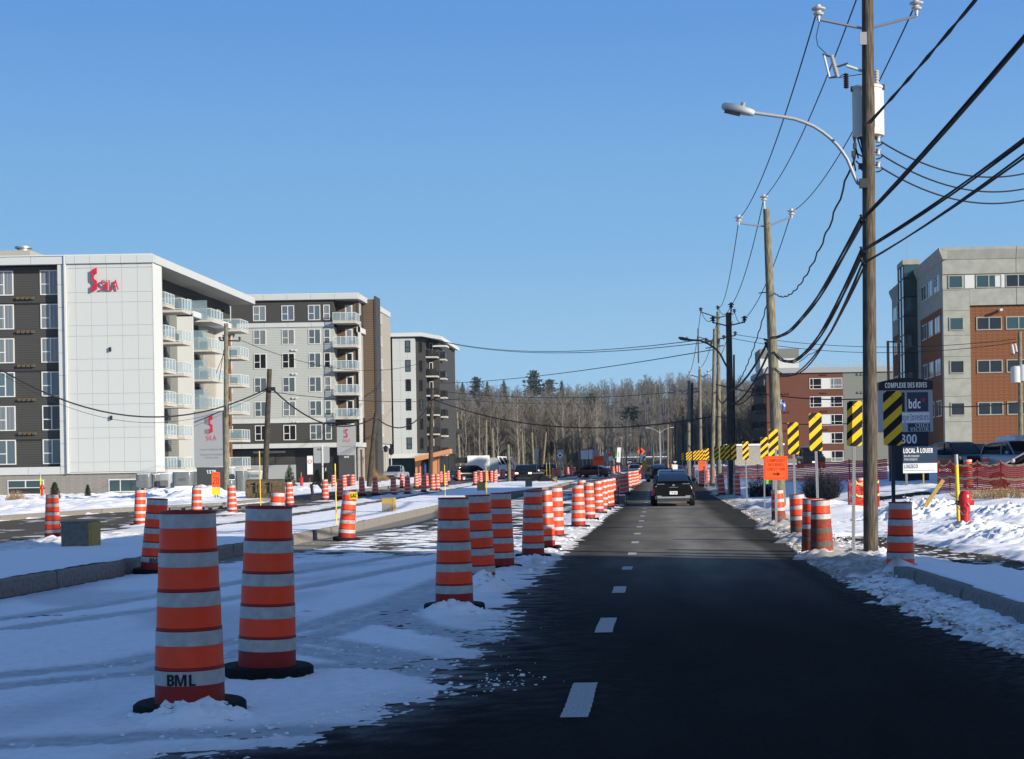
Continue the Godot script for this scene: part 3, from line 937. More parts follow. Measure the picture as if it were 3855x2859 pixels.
func place_barrels() -> void:
	var b := make_barrel()
	var used := false
	# place, lean to the right in degrees, depth sunk in snow, label, group
	var solo := [
		[Vector3(-2.59, -0.12, -9.41), 0.3, 0.0, "nearest barrel, snow heaped at its base, black letters on its lowest white band"],
		[Vector3(-2.56, -0.15, -11.28), 1.6, 0.0, "second nearest barrel, standing on a bare black rubber base on the snowy lane"],
		[Vector3(-7.55, -0.37, -25.44), 4.0, 0.0, "leaning barrel against the median kerb, half hidden by the nearest barrel"],
		[Vector3(-8.32, -0.51, -37.68), 5.0, 0.0, "tilted barrel on the median side, only its top showing behind the second nearest barrel"],
		[Vector3(-15.04, -0.55, -41.87), 0.0, 0.0, "sunlit barrel at far left beside the dark wooden box on the median"],
		[Vector3(-15.91, -0.62, -52.24), 1.0, 0.0, "sunlit barrel on the snow windrow right of the dark wooden box"],
		[Vector3(-15.58, -0.65, -57.89), 0.5, 0.0, "sunlit barrel straight behind the nearest barrel, left of the orange speed sign"],
		[Vector3(-36.63, -1.17, -126.66), 14.0, 0.0, "small tipped barrel on the snow heap in front of the wrapped stone pallets"],
		[Vector3(-16.34, -0.70, -66.18), -1.0, 0.0, "sunlit barrel right of the orange speed sign with a battered lowest band"],
		[Vector3(-16.05, -0.72, -76.17), -2.0, 0.0, "tall sunlit barrel right of the loader bucket"],
		[Vector3(-6.75, -0.52, -38.34), 5.0, 0.0, "leaning barrel carrying a yellow tag, tight against the median kerb"],
		[Vector3(-16.62, -0.75, -88.13), -1.0, 0.0, "barrel with a dark hose at its left foot, before a grey sign back"],
		[Vector3(-23.76, -0.82, -129.61), 0.0, 0.0, "barrel behind the gap between the hose reel barrel and the yellow stake"],
		[Vector3(-17.00, -0.78, -102.69), -2.0, 0.0, "wide barrel leaning left in front of the leaning bare pole"],
		[Vector3(-16.28, -0.78, -103.48), -1.0, 0.0, "barrel just right of the foot of the leaning bare pole"],
		[Vector3(-14.97, -0.78, -102.49), 0.0, 0.0, "barrel in front of the left wheel of the grey pickup"],
		[Vector3(-18.40, -0.82, -130.91), 0.0, 0.0, "barrel in front of the right wing of the grey pickup"],
		[Vector3(-14.38, -0.79, -104.79), 0.0, 0.0, "darkly shaded barrel right of the grey pickup"],
		[Vector3(-1.85, -0.24, -16.94), 0.4, 0.0, "foremost barrel of the row dividing the lanes, on a snow covered base"],
		[Vector3(-1.93, -0.30, -20.82), -0.8, 0.0, "second shaded barrel of the dividing row, a snow drift against its foot"],
		[Vector3(-1.97, -0.36, -24.83), 0.2, 0.0, "third shaded barrel of the dividing row, on a thick rubber base"],
		[Vector3(-1.69, -0.41, -28.38), 0.6, 0.0, "fourth barrel of the dividing row, the last one in the shade"],
		[Vector3(-1.66, -0.46, -32.02), -0.5, 0.0, "sunlit sliver of a barrel behind the fourth barrel of the dividing row"],
		[Vector3(-1.70, -0.51, -37.64), 0.4, 0.0, "sunlit barrel of the dividing row on a flat black rubber base"],
		[Vector3(-1.37, -0.57, -44.35), 0.0, 0.0, "sunlit barrel of the dividing row with a snow capped base, left of the tight row"],
		[Vector3(-1.78, -0.67, -62.24), 0.0, 0.0, "barrel peeping out behind the snow capped barrel of the dividing row"],
		[Vector3(-1.23, -0.61, -50.80), 0.0, 0.0, "foremost barrel of the tight sunlit row along the lane"],
		[Vector3(3.99, -0.55, -42.13), -2.6, 0.2, "barrel leaning left at the foot of the square orange direction sign"],
		[Vector3(3.69, -0.48, -34.25), -3.6, 0.2, "barrel leaning left between the orange direction sign and the pair of barrels"],
		[Vector3(3.38, -0.43, -29.42), -0.5, 0.22, "left barrel of the pair by the wooden pole, half hidden behind the other"],
		[Vector3(3.27, -0.39, -27.02), -1.0, 0.22, "front barrel of the pair left of the big wooden pole"],
		[Vector3(3.74, -0.32, -22.08), 0.9, 0.2, "shaded barrel at the end of the right kerb, before the pylon sign"],
		[Vector3(7.99, -0.55, -54.90), 0.0, 0.1, "barrel wrapped round by a sagging orange net behind the wooden pole"],
		[Vector3(13.42, -0.12, -63.07), 0.0, 0.0, "barrel behind the red hydrant, seen over the orange net fence"],
		[Vector3(15.98, -0.04, -71.35), 0.0, 0.0, "barrel behind the net fence to the right of the hydrant"],
		[Vector3(4.98, -0.74, -84.39), -3.0, 0.0, "shaded barrel leaning left, left of the dark pole"],
		[Vector3(5.52, -0.73, -80.72), -1.0, 0.0, "shaded barrel upright just right of the dark pole"],
		[Vector3(6.80, -0.84, -164.28), 0.0, 0.0, "dark barrel right of the black car's mirror"],
		[Vector3(5.52, -0.80, -115.86), 0.0, 0.0, "barrel below the far orange lane sign"],
		[Vector3(6.07, -0.81, -121.67), 0.0, 0.0, "barrel touching the right side of the one below the far orange lane sign"],
		[Vector3(5.68, -0.81, -122.12), 0.0, 0.0, "barrel touching the left side of the one below the far orange lane sign"],
		[Vector3(6.78, -0.78, -125.77), 0.0, 0.0, "sunlit barrel between the two pale poles"],
	]
	var rows := [
		["orange tinted barrel between the yellow stake and the tagged barrel", [Vector3(-16.58, -0.76, -92.43)], "left of the tagged barrel"],
		["barrel in the group behind the tagged barrel", [Vector3(-22.33, -0.82, -126.35), Vector3(-23.25, -0.83, -133.31), Vector3(-22.80, -0.83, -132.89)], "counted from the left"],
		["barrel in the cluster before the timber entrance", [Vector3(-17.07, -0.82, -129.65), Vector3(-17.86, -0.83, -137.13), Vector3(-14.05, -0.79, -110.50), Vector3(-16.77, -0.83, -133.74), Vector3(-14.01, -0.80, -115.41), Vector3(-13.87, -0.80, -117.04), Vector3(-18.20, -0.86, -156.30), Vector3(-15.29, -0.83, -134.57)], "counted from the left"],
		["barrel in the row left of the dark four by four", [Vector3(-18.63, -0.87, -166.57), Vector3(-19.99, -0.90, -183.47), Vector3(-19.62, -0.90, -182.99), Vector3(-18.64, -0.89, -177.68)], "counted from the left"],
		["barrel in the cluster before the dark four by four", [Vector3(-13.54, -0.84, -142.66), Vector3(-15.44, -0.87, -166.20), Vector3(-14.16, -0.86, -154.76), Vector3(-14.50, -0.87, -161.62), Vector3(-14.14, -0.87, -161.18), Vector3(-12.98, -0.86, -153.40), Vector3(-11.85, -0.84, -143.50), Vector3(-14.44, -0.89, -176.20)], "counted from the left"],
		["barrel in the row left of the lit headlights", [Vector3(-14.91, -0.91, -189.94), Vector3(-14.61, -0.91, -189.49), Vector3(-14.34, -0.92, -194.04), Vector3(-14.45, -0.93, -199.41), Vector3(-14.13, -0.93, -198.91), Vector3(-13.09, -0.90, -187.27)], "counted from the left"],
		["barrel behind the dark block on the far median", [Vector3(-11.29, -0.96, -217.84), Vector3(-9.05, -0.92, -196.29), Vector3(-8.89, -0.93, -201.58), Vector3(-8.51, -0.93, -200.97), Vector3(-8.14, -0.95, -212.39), Vector3(-8.07, -0.96, -218.84), Vector3(-7.36, -0.95, -211.04)], "counted from the left"],
		["barrel round the maroon car that crosses", [Vector3(-7.14, -0.96, -217.17), Vector3(-5.18, -0.93, -201.21), Vector3(-3.48, -0.95, -210.63), Vector3(-2.86, -0.97, -223.32), Vector3(-2.64, -1.00, -238.64), Vector3(-1.95, -0.98, -229.14), Vector3(-1.64, -1.03, -254.33), Vector3(-1.28, -1.03, -253.65)], "counted from the left"],
		["barrel of the tight sunlit row along the lane", [Vector3(-1.06, -0.65, -57.61), Vector3(-0.95, -0.67, -62.39), Vector3(-0.86, -0.69, -65.80), Vector3(-0.75, -0.70, -67.20), Vector3(-0.66, -0.71, -69.99), Vector3(-0.60, -0.74, -82.11)], "counted from the second nearest"],
		["barrel of the shaded stretch of the dividing row", [Vector3(-0.42, -0.75, -88.57), Vector3(-0.34, -0.76, -89.72), Vector3(-0.24, -0.76, -90.88), Vector3(-0.17, -0.76, -92.09), Vector3(-0.09, -0.77, -94.67)], "counted from the near end"],
		["barrel of the sunlit far stretch of the dividing row", [Vector3(0.13, -0.80, -113.37), Vector3(0.30, -0.80, -117.04), Vector3(0.44, -0.81, -118.92), Vector3(0.59, -0.81, -120.85), Vector3(0.75, -0.82, -125.07)], "counted from the near end"],
		["small barrel past the far stretch of the dividing row", [Vector3(1.20, -0.86, -159.31), Vector3(1.45, -0.87, -166.71), Vector3(1.86, -0.91, -189.36), Vector3(2.21, -0.93, -200.46)], "counted from the left"],
		["distant barrel left of the parked white car's lane", [Vector3(0.28, -1.04, -277.46), Vector3(0.67, -1.04, -276.65), Vector3(1.03, -1.04, -266.46), Vector3(1.43, -1.03, -256.86), Vector3(1.87, -1.03, -256.03), Vector3(2.15, -1.02, -246.25)], "counted from the left"],
		["tiny barrel beyond the black wall across the road", [Vector3(5.63, -1.07, -323.95), Vector3(6.24, -1.06, -321.93), Vector3(6.62, -1.04, -305.21), Vector3(6.86, -1.01, -289.88), Vector3(7.08, -0.98, -275.58), Vector3(7.31, -0.95, -261.46)], "counted from the left"],
		["barrel beside the far no entry sign", [Vector3(6.22, -0.91, -192.99), Vector3(6.49, -0.90, -191.33), Vector3(6.78, -0.87, -188.70), Vector3(6.80, -0.86, -177.89), Vector3(6.98, -0.84, -176.02)], "counted from the left"],
	]
	for s in solo:
		var at: Vector3 = s[0]
		at.y -= s[2]
		var r: Node3D = b
		if used:
			r = dup(b, at, rng.randf() * TAU, s[3])
		else:
			b.position = at
			b.rotation.y = 0.4
			b.set_meta("label", s[3])
			used = true
		r.basis = Basis(Vector3(0, 0, 1), -deg_to_rad(s[1])) * Basis(Vector3.UP, rng.randf() * TAU)
	for g in rows:
		for k in g[1].size():
			var n: String = ordinals[k] + " " if g[1].size() > 1 else ""
			var r2 := dup(b, g[1][k], 0.0, "%s%s, %s" % [n, g[0], g[2]])
			r2.basis = Basis(Vector3(0, 0, 1), rng.randf_range(-0.02, 0.02)) * Basis(Vector3.UP, rng.randf() * TAU)
	for o in get_children():
		if String(o.name).begins_with("traffic_barrel"):
			o.set_meta("group", "orange and white barrels along the works")
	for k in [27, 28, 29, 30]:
		# the lower bands of the barrels by the wooden pole are darker and mottled
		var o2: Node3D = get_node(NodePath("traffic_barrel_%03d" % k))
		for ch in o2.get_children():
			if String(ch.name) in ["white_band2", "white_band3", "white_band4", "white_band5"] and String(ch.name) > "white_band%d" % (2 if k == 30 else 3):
				ch.material_override = M.white_dull
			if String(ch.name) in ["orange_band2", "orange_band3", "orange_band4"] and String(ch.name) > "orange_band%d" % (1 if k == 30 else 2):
				ch.material_override = M.orange_dull
	# marks: letters on the lowest bands, a gas tag
	var names := ["traffic_barrel", "traffic_barrel_002", "traffic_barrel_031"]
	for k in 3:
		var o: Node3D = get_node(NodePath(names[k]))
		var turn: float = [0.02, 0.35, 0.55][k]
		for q in 3:
			var a: float = turn + (q - 1) * 0.31
			var inv := o.basis.inverse()
			var dirv: Vector3 = (inv * Vector3(sin(a), 0, cos(a)))
			dirv.y = 0
			dirv = dirv.normalized()
			var l := lettering(o, "BML"[q], 0.066, Vector3.ZERO, M.black_print, bold, 0.0, 0.003)
			l.basis = Basis(Vector3.UP.cross(dirv), Vector3.UP, dirv)
			l.position = dirv * 0.2035 + Vector3(0, 0.231, 0)
	var gz: Node3D = get_node("traffic_barrel_010")
	var tagp := thing("warning_tag", "small yellow plate with black letters fixed to the leaning barrel's top", "tag", gz.position + Vector3(0.22, 1.08, 0.16))
	tagp.rotation.z = 0.06
	bx("plate", M.yellow_plate, tagp, -0.095, 0.095, -0.08, 0.08, 0.0, 0.006)
	lettering(tagp, "GAZ", 0.095, Vector3(0, 0, 0.009), M.black_print, bold, 0.155)
	# mounds of snow round some bases
	for q in [[Vector2(-2.49, 9.18), 0.34, 0.12], [Vector2(-2.61, 9.29), 0.34, 0.10], [Vector2(-1.81, 16.52), 0.42, 0.13], [Vector2(-1.79, 20.00), 0.34, 0.24], [Vector2(-1.66, 27.88), 0.42, 0.10], [Vector2(-1.37, 44.35), 0.42, 0.10], [Vector2(-1.21, 49.93), 0.4, 0.08], [Vector2(3.96, 41.79), 0.7, 0.18], [Vector2(3.62, 33.60), 0.6, 0.18], [Vector2(3.25, 26.87), 0.5, 0.16], [Vector2(3.66, 27.05), 0.4, 0.06], [Vector2(3.74, 21.87), 0.34, 0.24], [Vector2(4.07, 26.91), 0.6, 0.10], [Vector2(-15.91, 52.24), 0.6, 0.12], [Vector2(-14.80, 41.22), 0.5, 0.12], [Vector2(-16.34, 66.18), 0.6, 0.14], [Vector2(-16.62, 88.13), 0.6, 0.1], [Vector2(8.29, 44.90), 2.0, 0.5], [Vector2(7.57, 35.05), 1.3, 0.3], [Vector2(7.37, 30.84), 1.4, 0.3], [Vector2(9.81, 41.53), 1.6, 0.35], [Vector2(9.34, 46.91), 1.5, 0.3], [Vector2(-35.67, 127.49), 4.0, 1.0], [Vector2(-34.32, 116.68), 3.0, 0.6], [Vector2(-26.87, 101.23), 3.0, 0.7], [Vector2(6.28, 61.80), 2.2, 0.4], [Vector2(6.90, 53.00), 1.6, 0.3], [Vector2(-41.01, 109.52), 4.0, 0.35], [Vector2(-34.14, 102.10), 4.0, 0.4], [Vector2(-25.08, 79.06), 3.0, 0.35]]:
		mounds.append(q)

# ------------------------------------------------------------------ signs
func striped_board(mb_y: MB, mb_b: MB, w: float, h: float, flip := false) -> void:
	# a chamfered board cut into diagonal stripes: two meshes, yellow and black
	var c := 0.035
	var board := PackedVector2Array([Vector2(-w / 2 + c, 0), Vector2(w / 2 - c, 0), Vector2(w / 2, c), Vector2(w / 2, h - c), Vector2(w / 2 - c, h), Vector2(-w / 2 + c, h), Vector2(-w / 2, h - c), Vector2(-w / 2, c)])
	var s := -1.0 if flip else 1.0
	for k in range(-4, 12):
		var y0 := k * 0.128 - 0.17
		var stripe := PackedVector2Array([Vector2(-w, y0 - s * w * 0.9), Vector2(w, y0 + s * w * 0.9), Vector2(w, y0 + s * w * 0.9 + 0.128), Vector2(-w, y0 - s * w * 0.9 + 0.128)])
		for piece in Geometry2D.intersect_polygons(board, stripe):
			if posmod(k, 2) == 0:
				mb_y.poly(piece, 0.0, 0.012)
			else:
				mb_b.poly(piece, 0.0, 0.0125)

func make_marker() -> Node3D:
	var t := thing("hazard_marker", "", "hazard marker")
	var y := MB.new()
	var b := MB.new()
	striped_board(y, b, 0.265, 0.78)
	var o := put("yellow_stripes", y, M.yellow_sheet, t)
	o.position = Vector3(0, 1.9, 0.04)
	o = put("black_stripes", b, M.black_print, t)
	o.position = Vector3(0, 1.9, 0.04)
	bx("backing", M.sign_back, t, -0.13, 0.13, 1.915, 2.665, 0.034, 0.0385)
	var post := MB.new()
	post.box(-0.025, 0.025, -0.3, 2.62, -0.02, 0.034)
	put("post", post, M.galvanised, t)
	var holes := MB.new()
	for k in 46:
		holes.box(-0.008, 0.008, 0.04 + k * 0.04, 0.056 + k * 0.04, 0.030, 0.0348)
	put("post_holes", holes, M.black_print, t)
	for q in [2.6, 1.96]:
		put("bolt", MB.new().lathe([[0.012, 0.0], [0.012, 0.008]], 8, true, Transform3D(Basis(Vector3.RIGHT, PI / 2), Vector3(0, q, 0.0535))), M.black_print, t)
	return t

func place_markers() -> void:
	var m := make_marker()
	var spots := [
		[Vector3(3.80, -0.05, -22.90), 1.0, "nearest black and yellow striped board, on a dark post above the shaded barrel"],
		[Vector3(3.90, -0.41, -27.79), 1.0, "striped board on the bare post just left of the big wooden pole"],
		[Vector3(3.93, -0.50, -33.00), 1.0, "striped board rising behind the pair of barrels by the wooden pole"],
		[Vector3(4.09, -0.60, -39.00), 1.0, "striped board right of the square orange direction sign"],
		[Vector3(4.10, -0.56, -45.00), 1.0, "striped board straight above the square orange direction sign"],
		[Vector3(4.97, -0.65, -58.17), 1.0, "striped board touching the left of the orange direction sign's post"],
		[Vector3(5.12, -0.70, -68.63), 1.0, "striped board alone between the dark pole and the orange direction sign"],
		[Vector3(5.14, -0.70, -77.00), 1.0, "striped board right in front of the dark pole, the larger of the two there"],
		[Vector3(5.19, -0.69, -82.00), 1.0, "striped board overlapped by the larger one at the dark pole"],
		[Vector3(5.24, -0.73, -88.00), 1.0, "striped board in the shade left of the dark pole"],
		[Vector3(5.20, -0.74, -93.00), 1.0, "striped board in the shade behind the right pale pole"],
		[Vector3(5.25, -0.74, -104.00), 1.0, "sunlit striped board left of the left pale pole"],
		[Vector3(5.33, -0.79, -110.00), 1.0, "sunlit striped board second left of the pale poles"],
		[Vector3(5.43, -0.85, -117.00), 1.0, "sunlit striped board above the far orange lane sign"],
		[Vector3(5.51, -0.88, -124.00), 1.0, "sunlit striped board over the left edge of the far orange lane sign"],
		[Vector3(5.56, -0.92, -131.00), 1.0, "sunlit striped board left of the far orange lane sign"],
		[Vector3(5.66, -0.98, -142.00), 1.0, "dim striped board, the third from the far end of the row"],
		[Vector3(5.76, -1.06, -152.00), 1.0, "dim striped board, the second from the far end of the row"],
		[Vector3(5.66, -1.08, -163.00), 1.0, "small bright striped board at the far end of the row"],
	]
	for k in spots.size():
		var at: Vector3 = spots[k][0]
		at.y = base_y(at.x, -at.z)
		var o: Node3D = m
		if k > 0:
			o = dup(m, at, 0.0, spots[k][2], "striped boards along the right of the lane")
		else:
			m.position = at
			tag(m, spots[k][2], "", "striped boards along the right of the lane")
		o.rotation = Vector3(0, rng.randf_range(-0.08, 0.06), rng.randf_range(-0.012, 0.02))
	(get_node("hazard_marker/post") as MeshInstance3D).material_override = M.dark_steel
	(get_node("hazard_marker_001") as Node3D).rotation.z = -0.022
	(get_node("hazard_marker") as Node3D).position.y -= 0.1

func rounded(w: float, h: float, r: float) -> PackedVector2Array:
	var p := PackedVector2Array()
	for k in 4:
		var cx := (w / 2 - r) * (1 if k in [0, 3] else -1)
		var cy := (h / 2 - r) * (1 if k in [0, 1] else -1)
		for s in 5:
			var a := PI / 2 * (k + s / 4.0)
			p.append(Vector2(cx + cos(a) * r, cy + sin(a) * r))
	return p

func plate(parent: Node, called: String, w: float, h: float, at: Vector3, m: Material, depth := 0.006, r := 0.03) -> MeshInstance3D:
	var o := put(called, MB.new().poly(rounded(w, h, minf(r, minf(w, h) * 0.45)), 0.0, depth), m, parent)
	o.position = at
	return o

func arrow_shape(w: float, h: float) -> PackedVector2Array:
	return PackedVector2Array([Vector2(-w / 2, -h * 0.16), Vector2(w * 0.12, -h * 0.16), Vector2(w * 0.02, -h / 2), Vector2(w / 2, 0), Vector2(w * 0.02, h / 2), Vector2(w * 0.12, h * 0.16), Vector2(-w / 2, h * 0.16)])

func build_signs() -> void:
	# square orange direction sign
	var c := Vector3(3.82, 1.03, -41.30)
	var g := base_y(c.x, 41.3)
	var t := thing("direction_sign", "square orange sign with black words and an arrow, behind a leaning barrel", "sign", Vector3(c.x, g, c.z))
	var y := c.y - g
	bx("post", M.galvanised, t, -0.025, 0.035, -0.2, y + 0.5, -0.05, -0.005)
	plate(t, "rim", 0.615, 0.615, Vector3(0, y, 0), M.orange_sign, 0.004, 0.05)
	plate(t, "border", 0.575, 0.575, Vector3(0, y, 0.004), M.black_print, 0.002, 0.045)
	plate(t, "panel", 0.553, 0.553, Vector3(0, y, 0.006), M.orange_sign, 0.002, 0.04)
	lettering(t, "COMPLEXES", 0.074, Vector3(0, y + 0.195, 0.010), M.black_print, plain, 0.455, 0.003)
	lettering(t, "DES RIVES", 0.074, Vector3(0, y + 0.085, 0.010), M.black_print, plain, 0.405, 0.003)
	lettering(t, "1200 ET 1300", 0.074, Vector3(0, y - 0.028, 0.010), M.black_print, plain, 0.475, 0.003)
	var ar := put("arrow", MB.new().poly(arrow_shape(0.2, 0.105), 0.0, 0.003), M.black_print, t)
	ar.position = Vector3(0.02, y - 0.155, 0.009)
	t.rotation.z = -0.01
	# green plate on the second pole
	c = Vector3(5.54, 0.38, -60.30)
	t = thing("green_notice", "bright green notice board fixed to the pole behind the orange direction sign", "notice", c)
	plate(t, "board", 0.64, 0.17, Vector3.ZERO, M.green_plate, 0.012, 0.01)
	lettering(t, "CHANTIER OUVERT", 0.045, Vector3(0.08, 0.025, 0.014), M.black_print, plain, 0.42, 0.002)
	lettering(t, "ACCES LOCAL", 0.04, Vector3(0.08, -0.045, 0.014), M.black_print, plain, 0.3, 0.002)
	# far orange sign
	c = Vector3(5.57, 0.68, -118.00)
	g = base_y(c.x, 118.0)
	t = thing("lane_sign", "far orange lane sign with dark lettering under the striped boards", "sign", Vector3(c.x, g, c.z))
	y = c.y - g
	bx("post", M.galvanised, t, -0.03, 0.03, -0.2, y, -0.06, -0.005)
	plate(t, "panel", 0.58, 0.70, Vector3(0, y, 0), M.orange_sign, 0.01, 0.04)
	lettering(t, "VOIE", 0.1, Vector3(0, y + 0.2, 0.012), M.black_print, plain, 0.4, 0.004)
	var ar2 := put("arrow", MB.new().poly(arrow_shape(0.3, 0.17), 0.0, 0.003), M.black_print, t)
	ar2.position = Vector3(0.1, y - 0.17, 0.012)
	ar2.rotation.z = PI / 2
	# speed sign 20
	c = Vector3(-23.88, 0.49, -93.00)
	g = base_y(c.x, 93.0)
	t = thing("speed_sign", "orange temporary speed sign reading 20 with a yellow plate below", "sign", Vector3(c.x, g, c.z))
	y = c.y - g
	bx("post", M.dark_steel, t, -0.10, -0.05, -0.2, y + 0.3, -0.06, -0.005)
	bx("post", M.dark_steel, t, 0.05, 0.10, -0.2, y + 0.3, -0.06, -0.005)
	plate(t, "panel", 0.47, 0.88, Vector3(0, y, 0), M.orange_sign, 0.008, 0.04)
	lettering(t, "MAXIMUM", 0.08, Vector3(0, y + 0.33, 0.010), M.black_print, plain, 0.37, 0.003)
	lettering(t, "20", 0.42, Vector3(0, y - 0.06, 0.010), M.black_print, plain, 0.36, 0.003)
	plate(t, "yellow_plate", 0.48, 0.42, Vector3(0, y - 0.68, 0), M.yellow_plate, 0.008, 0.03)
	# grey back of a sign on a pale post
	c = Vector3(-28.58, 2.13, -150.00)
	g = base_y(c.x, 150.0)
	t = thing("sign_back", "grey back of a large road sign on a pale post, before the dark car park", "sign", Vector3(c.x, g, c.z))
	y = c.y - g
	plate(t, "panel", 1.5, 1.55, Vector3(0, y, 0), M.sign_back, 0.02, 0.12)
	bx("post", M.white_frame, t, 0.04, 0.16, -0.2, y + 0.9, 0.02, 0.1)
	lettering(t, "BAIL", 0.2, Vector3(-0.08, y + 0.5, 0.022), M.black_print, bold, 0.62, 0.004)
	# no entry and plate
	c = Vector3(4.51, 0.80, -150.00)
	g = base_y(c.x, 150.0)
	t = thing("no_entry_sign", "far no entry sign, a red disc over a white plate beside the lane", "sign", Vector3(c.x, g, c.z))
	y = c.y - g
	bx("post", M.galvanised, t, -0.04, 0.04, -0.1, y + 0.2, -0.08, -0.005)
	plate(t, "white_plate", 0.46, 0.62, Vector3(0, y - 0.45, 0.0), M.white_print, 0.01)
	put("disc", MB.new().lathe([[0.24, 0.0], [0.24, 0.012]], 20, true, Transform3D(Basis(Vector3.RIGHT, PI / 2), Vector3(0, y + 0.12, 0))), M.sign_red, t)
	bx("bar", M.white_print, t, -0.15, 0.15, y + 0.08, y + 0.16, 0.013, 0.016)
	# slim sign on the slab stack
	c = Vector3(-0.40, 1.50, -71.00)
	t = thing("slim_sign", "slim white sign with a green mark on a leaning post at the slab stack", "sign", Vector3(c.x - 0.02, base_y(c.x, 71.0), c.z), 0.0)
	y = c.y - base_y(c.x, 71.0)
	bx("post", M.dark_steel, t, -0.025, 0.025, 0.0, y + 0.3, -0.03, 0.0)
	var pn := plate(t, "panel", 0.17, 0.66, Vector3(0.02, y, 0.005), M.pale_panel, 0.01, 0.02)
	pn.rotation.z = -0.05
	bx("mark", M.green_plate, t, -0.01, 0.03, y - 0.1, y + 0.12, 0.017, 0.02)
	t.rotation.z = -0.02
	# cluster of works signs in the distance
	var far := [
		[1302, 1002.5, 195.0, 1.35, 1.2, "orange_sign", "board", "large plain orange board in the far cluster of works signs"],
		[1220, 992, 200.0, 0.7, 1.5, "galvanised", "panel", "tall narrow grey panel left of the white diamond sign"],
		[1268, 990, 200.0, 0.5, 1.1, "pale_panel", "panel", "left of four pale panels behind the far orange board"],
		[1276, 990, 202.0, 0.45, 1.1, "pale_panel", "panel", "second of four pale panels behind the far orange board"],
		[1285, 989, 205.0, 0.5, 1.2, "pale_panel", "panel", "third of four pale panels behind the far orange board"],
		[1296, 989, 206.0, 0.8, 1.2, "sign_back", "panel", "rightmost of four pale panels behind the far orange board"],
		[1319, 994, 208.0, 0.7, 1.2, "sign_back", "panel", "grey panel between the far orange board and the striped board"],
		[1327, 992, 200.0, 0.5, 0.6, "orange_sign", "panel", "small orange panel beside the far striped board"],
		[1329, 998, 190.0, 0.5, 0.5, "white_print", "panel", "small white plate under the far striped board"],
		[1399.5, 998, 175.0, 0.62, 0.95, "white_print", "panel", "white keep right sign with a dark arrow above the dividing row's end"],
		[1167, 988.5, 175.0, 0.5, 1.2, "sign_back", "panel", "slim grey sign on a leaning post before the car with its lights on"],
	]
	for f in far:
		var q := unpix(f[0], f[1], f[2])
		var gy := base_y(q.x, f[2])
		var o := thing("works_sign", f[7], "sign", Vector3(q.x, gy, q.z))
		plate(o, f[6], f[3], f[4], Vector3(0, q.y - gy, 0), M[f[5]], 0.02, 0.03)
		bx("post", M.galvanised, o, -0.035, 0.035, -0.1, q.y - gy + f[4] * 0.4, -0.08, -0.005)
		if f[0] == 1399.5:
			var sl := put("arrow", MB.new().poly(arrow_shape(0.7, 0.34), 0.0, 0.004), M.black_print, o)
			sl.position = Vector3(0.02, q.y - gy, 0.022)
			sl.rotation.z = 1.05
		if f[0] == 1302:
			lettering(o, "DETOUR", 0.3, Vector3(0, q.y - gy + 0.2, 0.022), M.black_print, plain, 1.0, 0.004)
	var ch := [[1402, 1012, 172.0, false, "upright striped board under the white keep right sign"], [1334, 990, 196.0, true, "tilted striped board in the far cluster of works signs"]]
	for f in ch:
		var q := unpix(f[0], f[1], f[2])
		var gy := base_y(q.x, f[2])
		var o := thing("works_marker", f[4], "sign", Vector3(q.x, gy, q.z))
		var yy := MB.new()
		var bb := MB.new()
		striped_board(yy, bb, 0.5, 0.95, true)
		for pr in [["yellow_stripes", yy, M.yellow_sheet], ["black_stripes", bb, M.black_print]]:
			put(pr[0], pr[1], pr[2], o).position = Vector3(0, q.y - gy - 0.45, 0)
		bx("post", M.galvanised, o, -0.03, 0.03, -0.1, q.y - gy, -0.06, -0.002)
	for f in [[1218.5, 991, 199.0, "white_print", 0.62, "white diamond sign in the far cluster"], [1394, 0, 0, "", 0, ""], [1395, 982.5, 420.0, "orange_sign", 1.5, "lone orange diamond sign before the wood"]]:
		if f[2] == 0: continue
		var q := unpix(f[0], f[1], f[2])
		var gy := base_y(q.x, f[2])
		var o := thing("diamond_sign", f[5], "sign", Vector3(q.x, gy, q.z))
		var pl := plate(o, "panel", f[4], f[4], Vector3(0, q.y - gy, 0), M[f[3]], 0.02, 0.05)
		pl.rotation.z = PI / 4
		var mk := plate(o, "mark", f[4] * 0.4, f[4] * 0.4, Vector3(0, q.y - gy, 0.022), M.black_print, 0.004, 0.02)
		mk.rotation.z = PI / 4
		bx("post", M.galvanised, o, -0.05, 0.05, -0.1, q.y - gy, -0.1, -0.005)

# a point of the survey: sight line (u, v) met at distance d
func unpix(u: float, v: float, d: float) -> Vector3:
	var r := deg_to_rad(0.95)
	var a := (u - 1364.0) * cos(r) + (997.0 - v) * sin(r)
	var b := -(u - 1364.0) * sin(r) + (997.0 - v) * cos(r)
	return Vector3(a * d / 3486.0, EYE + b * d / 3486.0, -d)

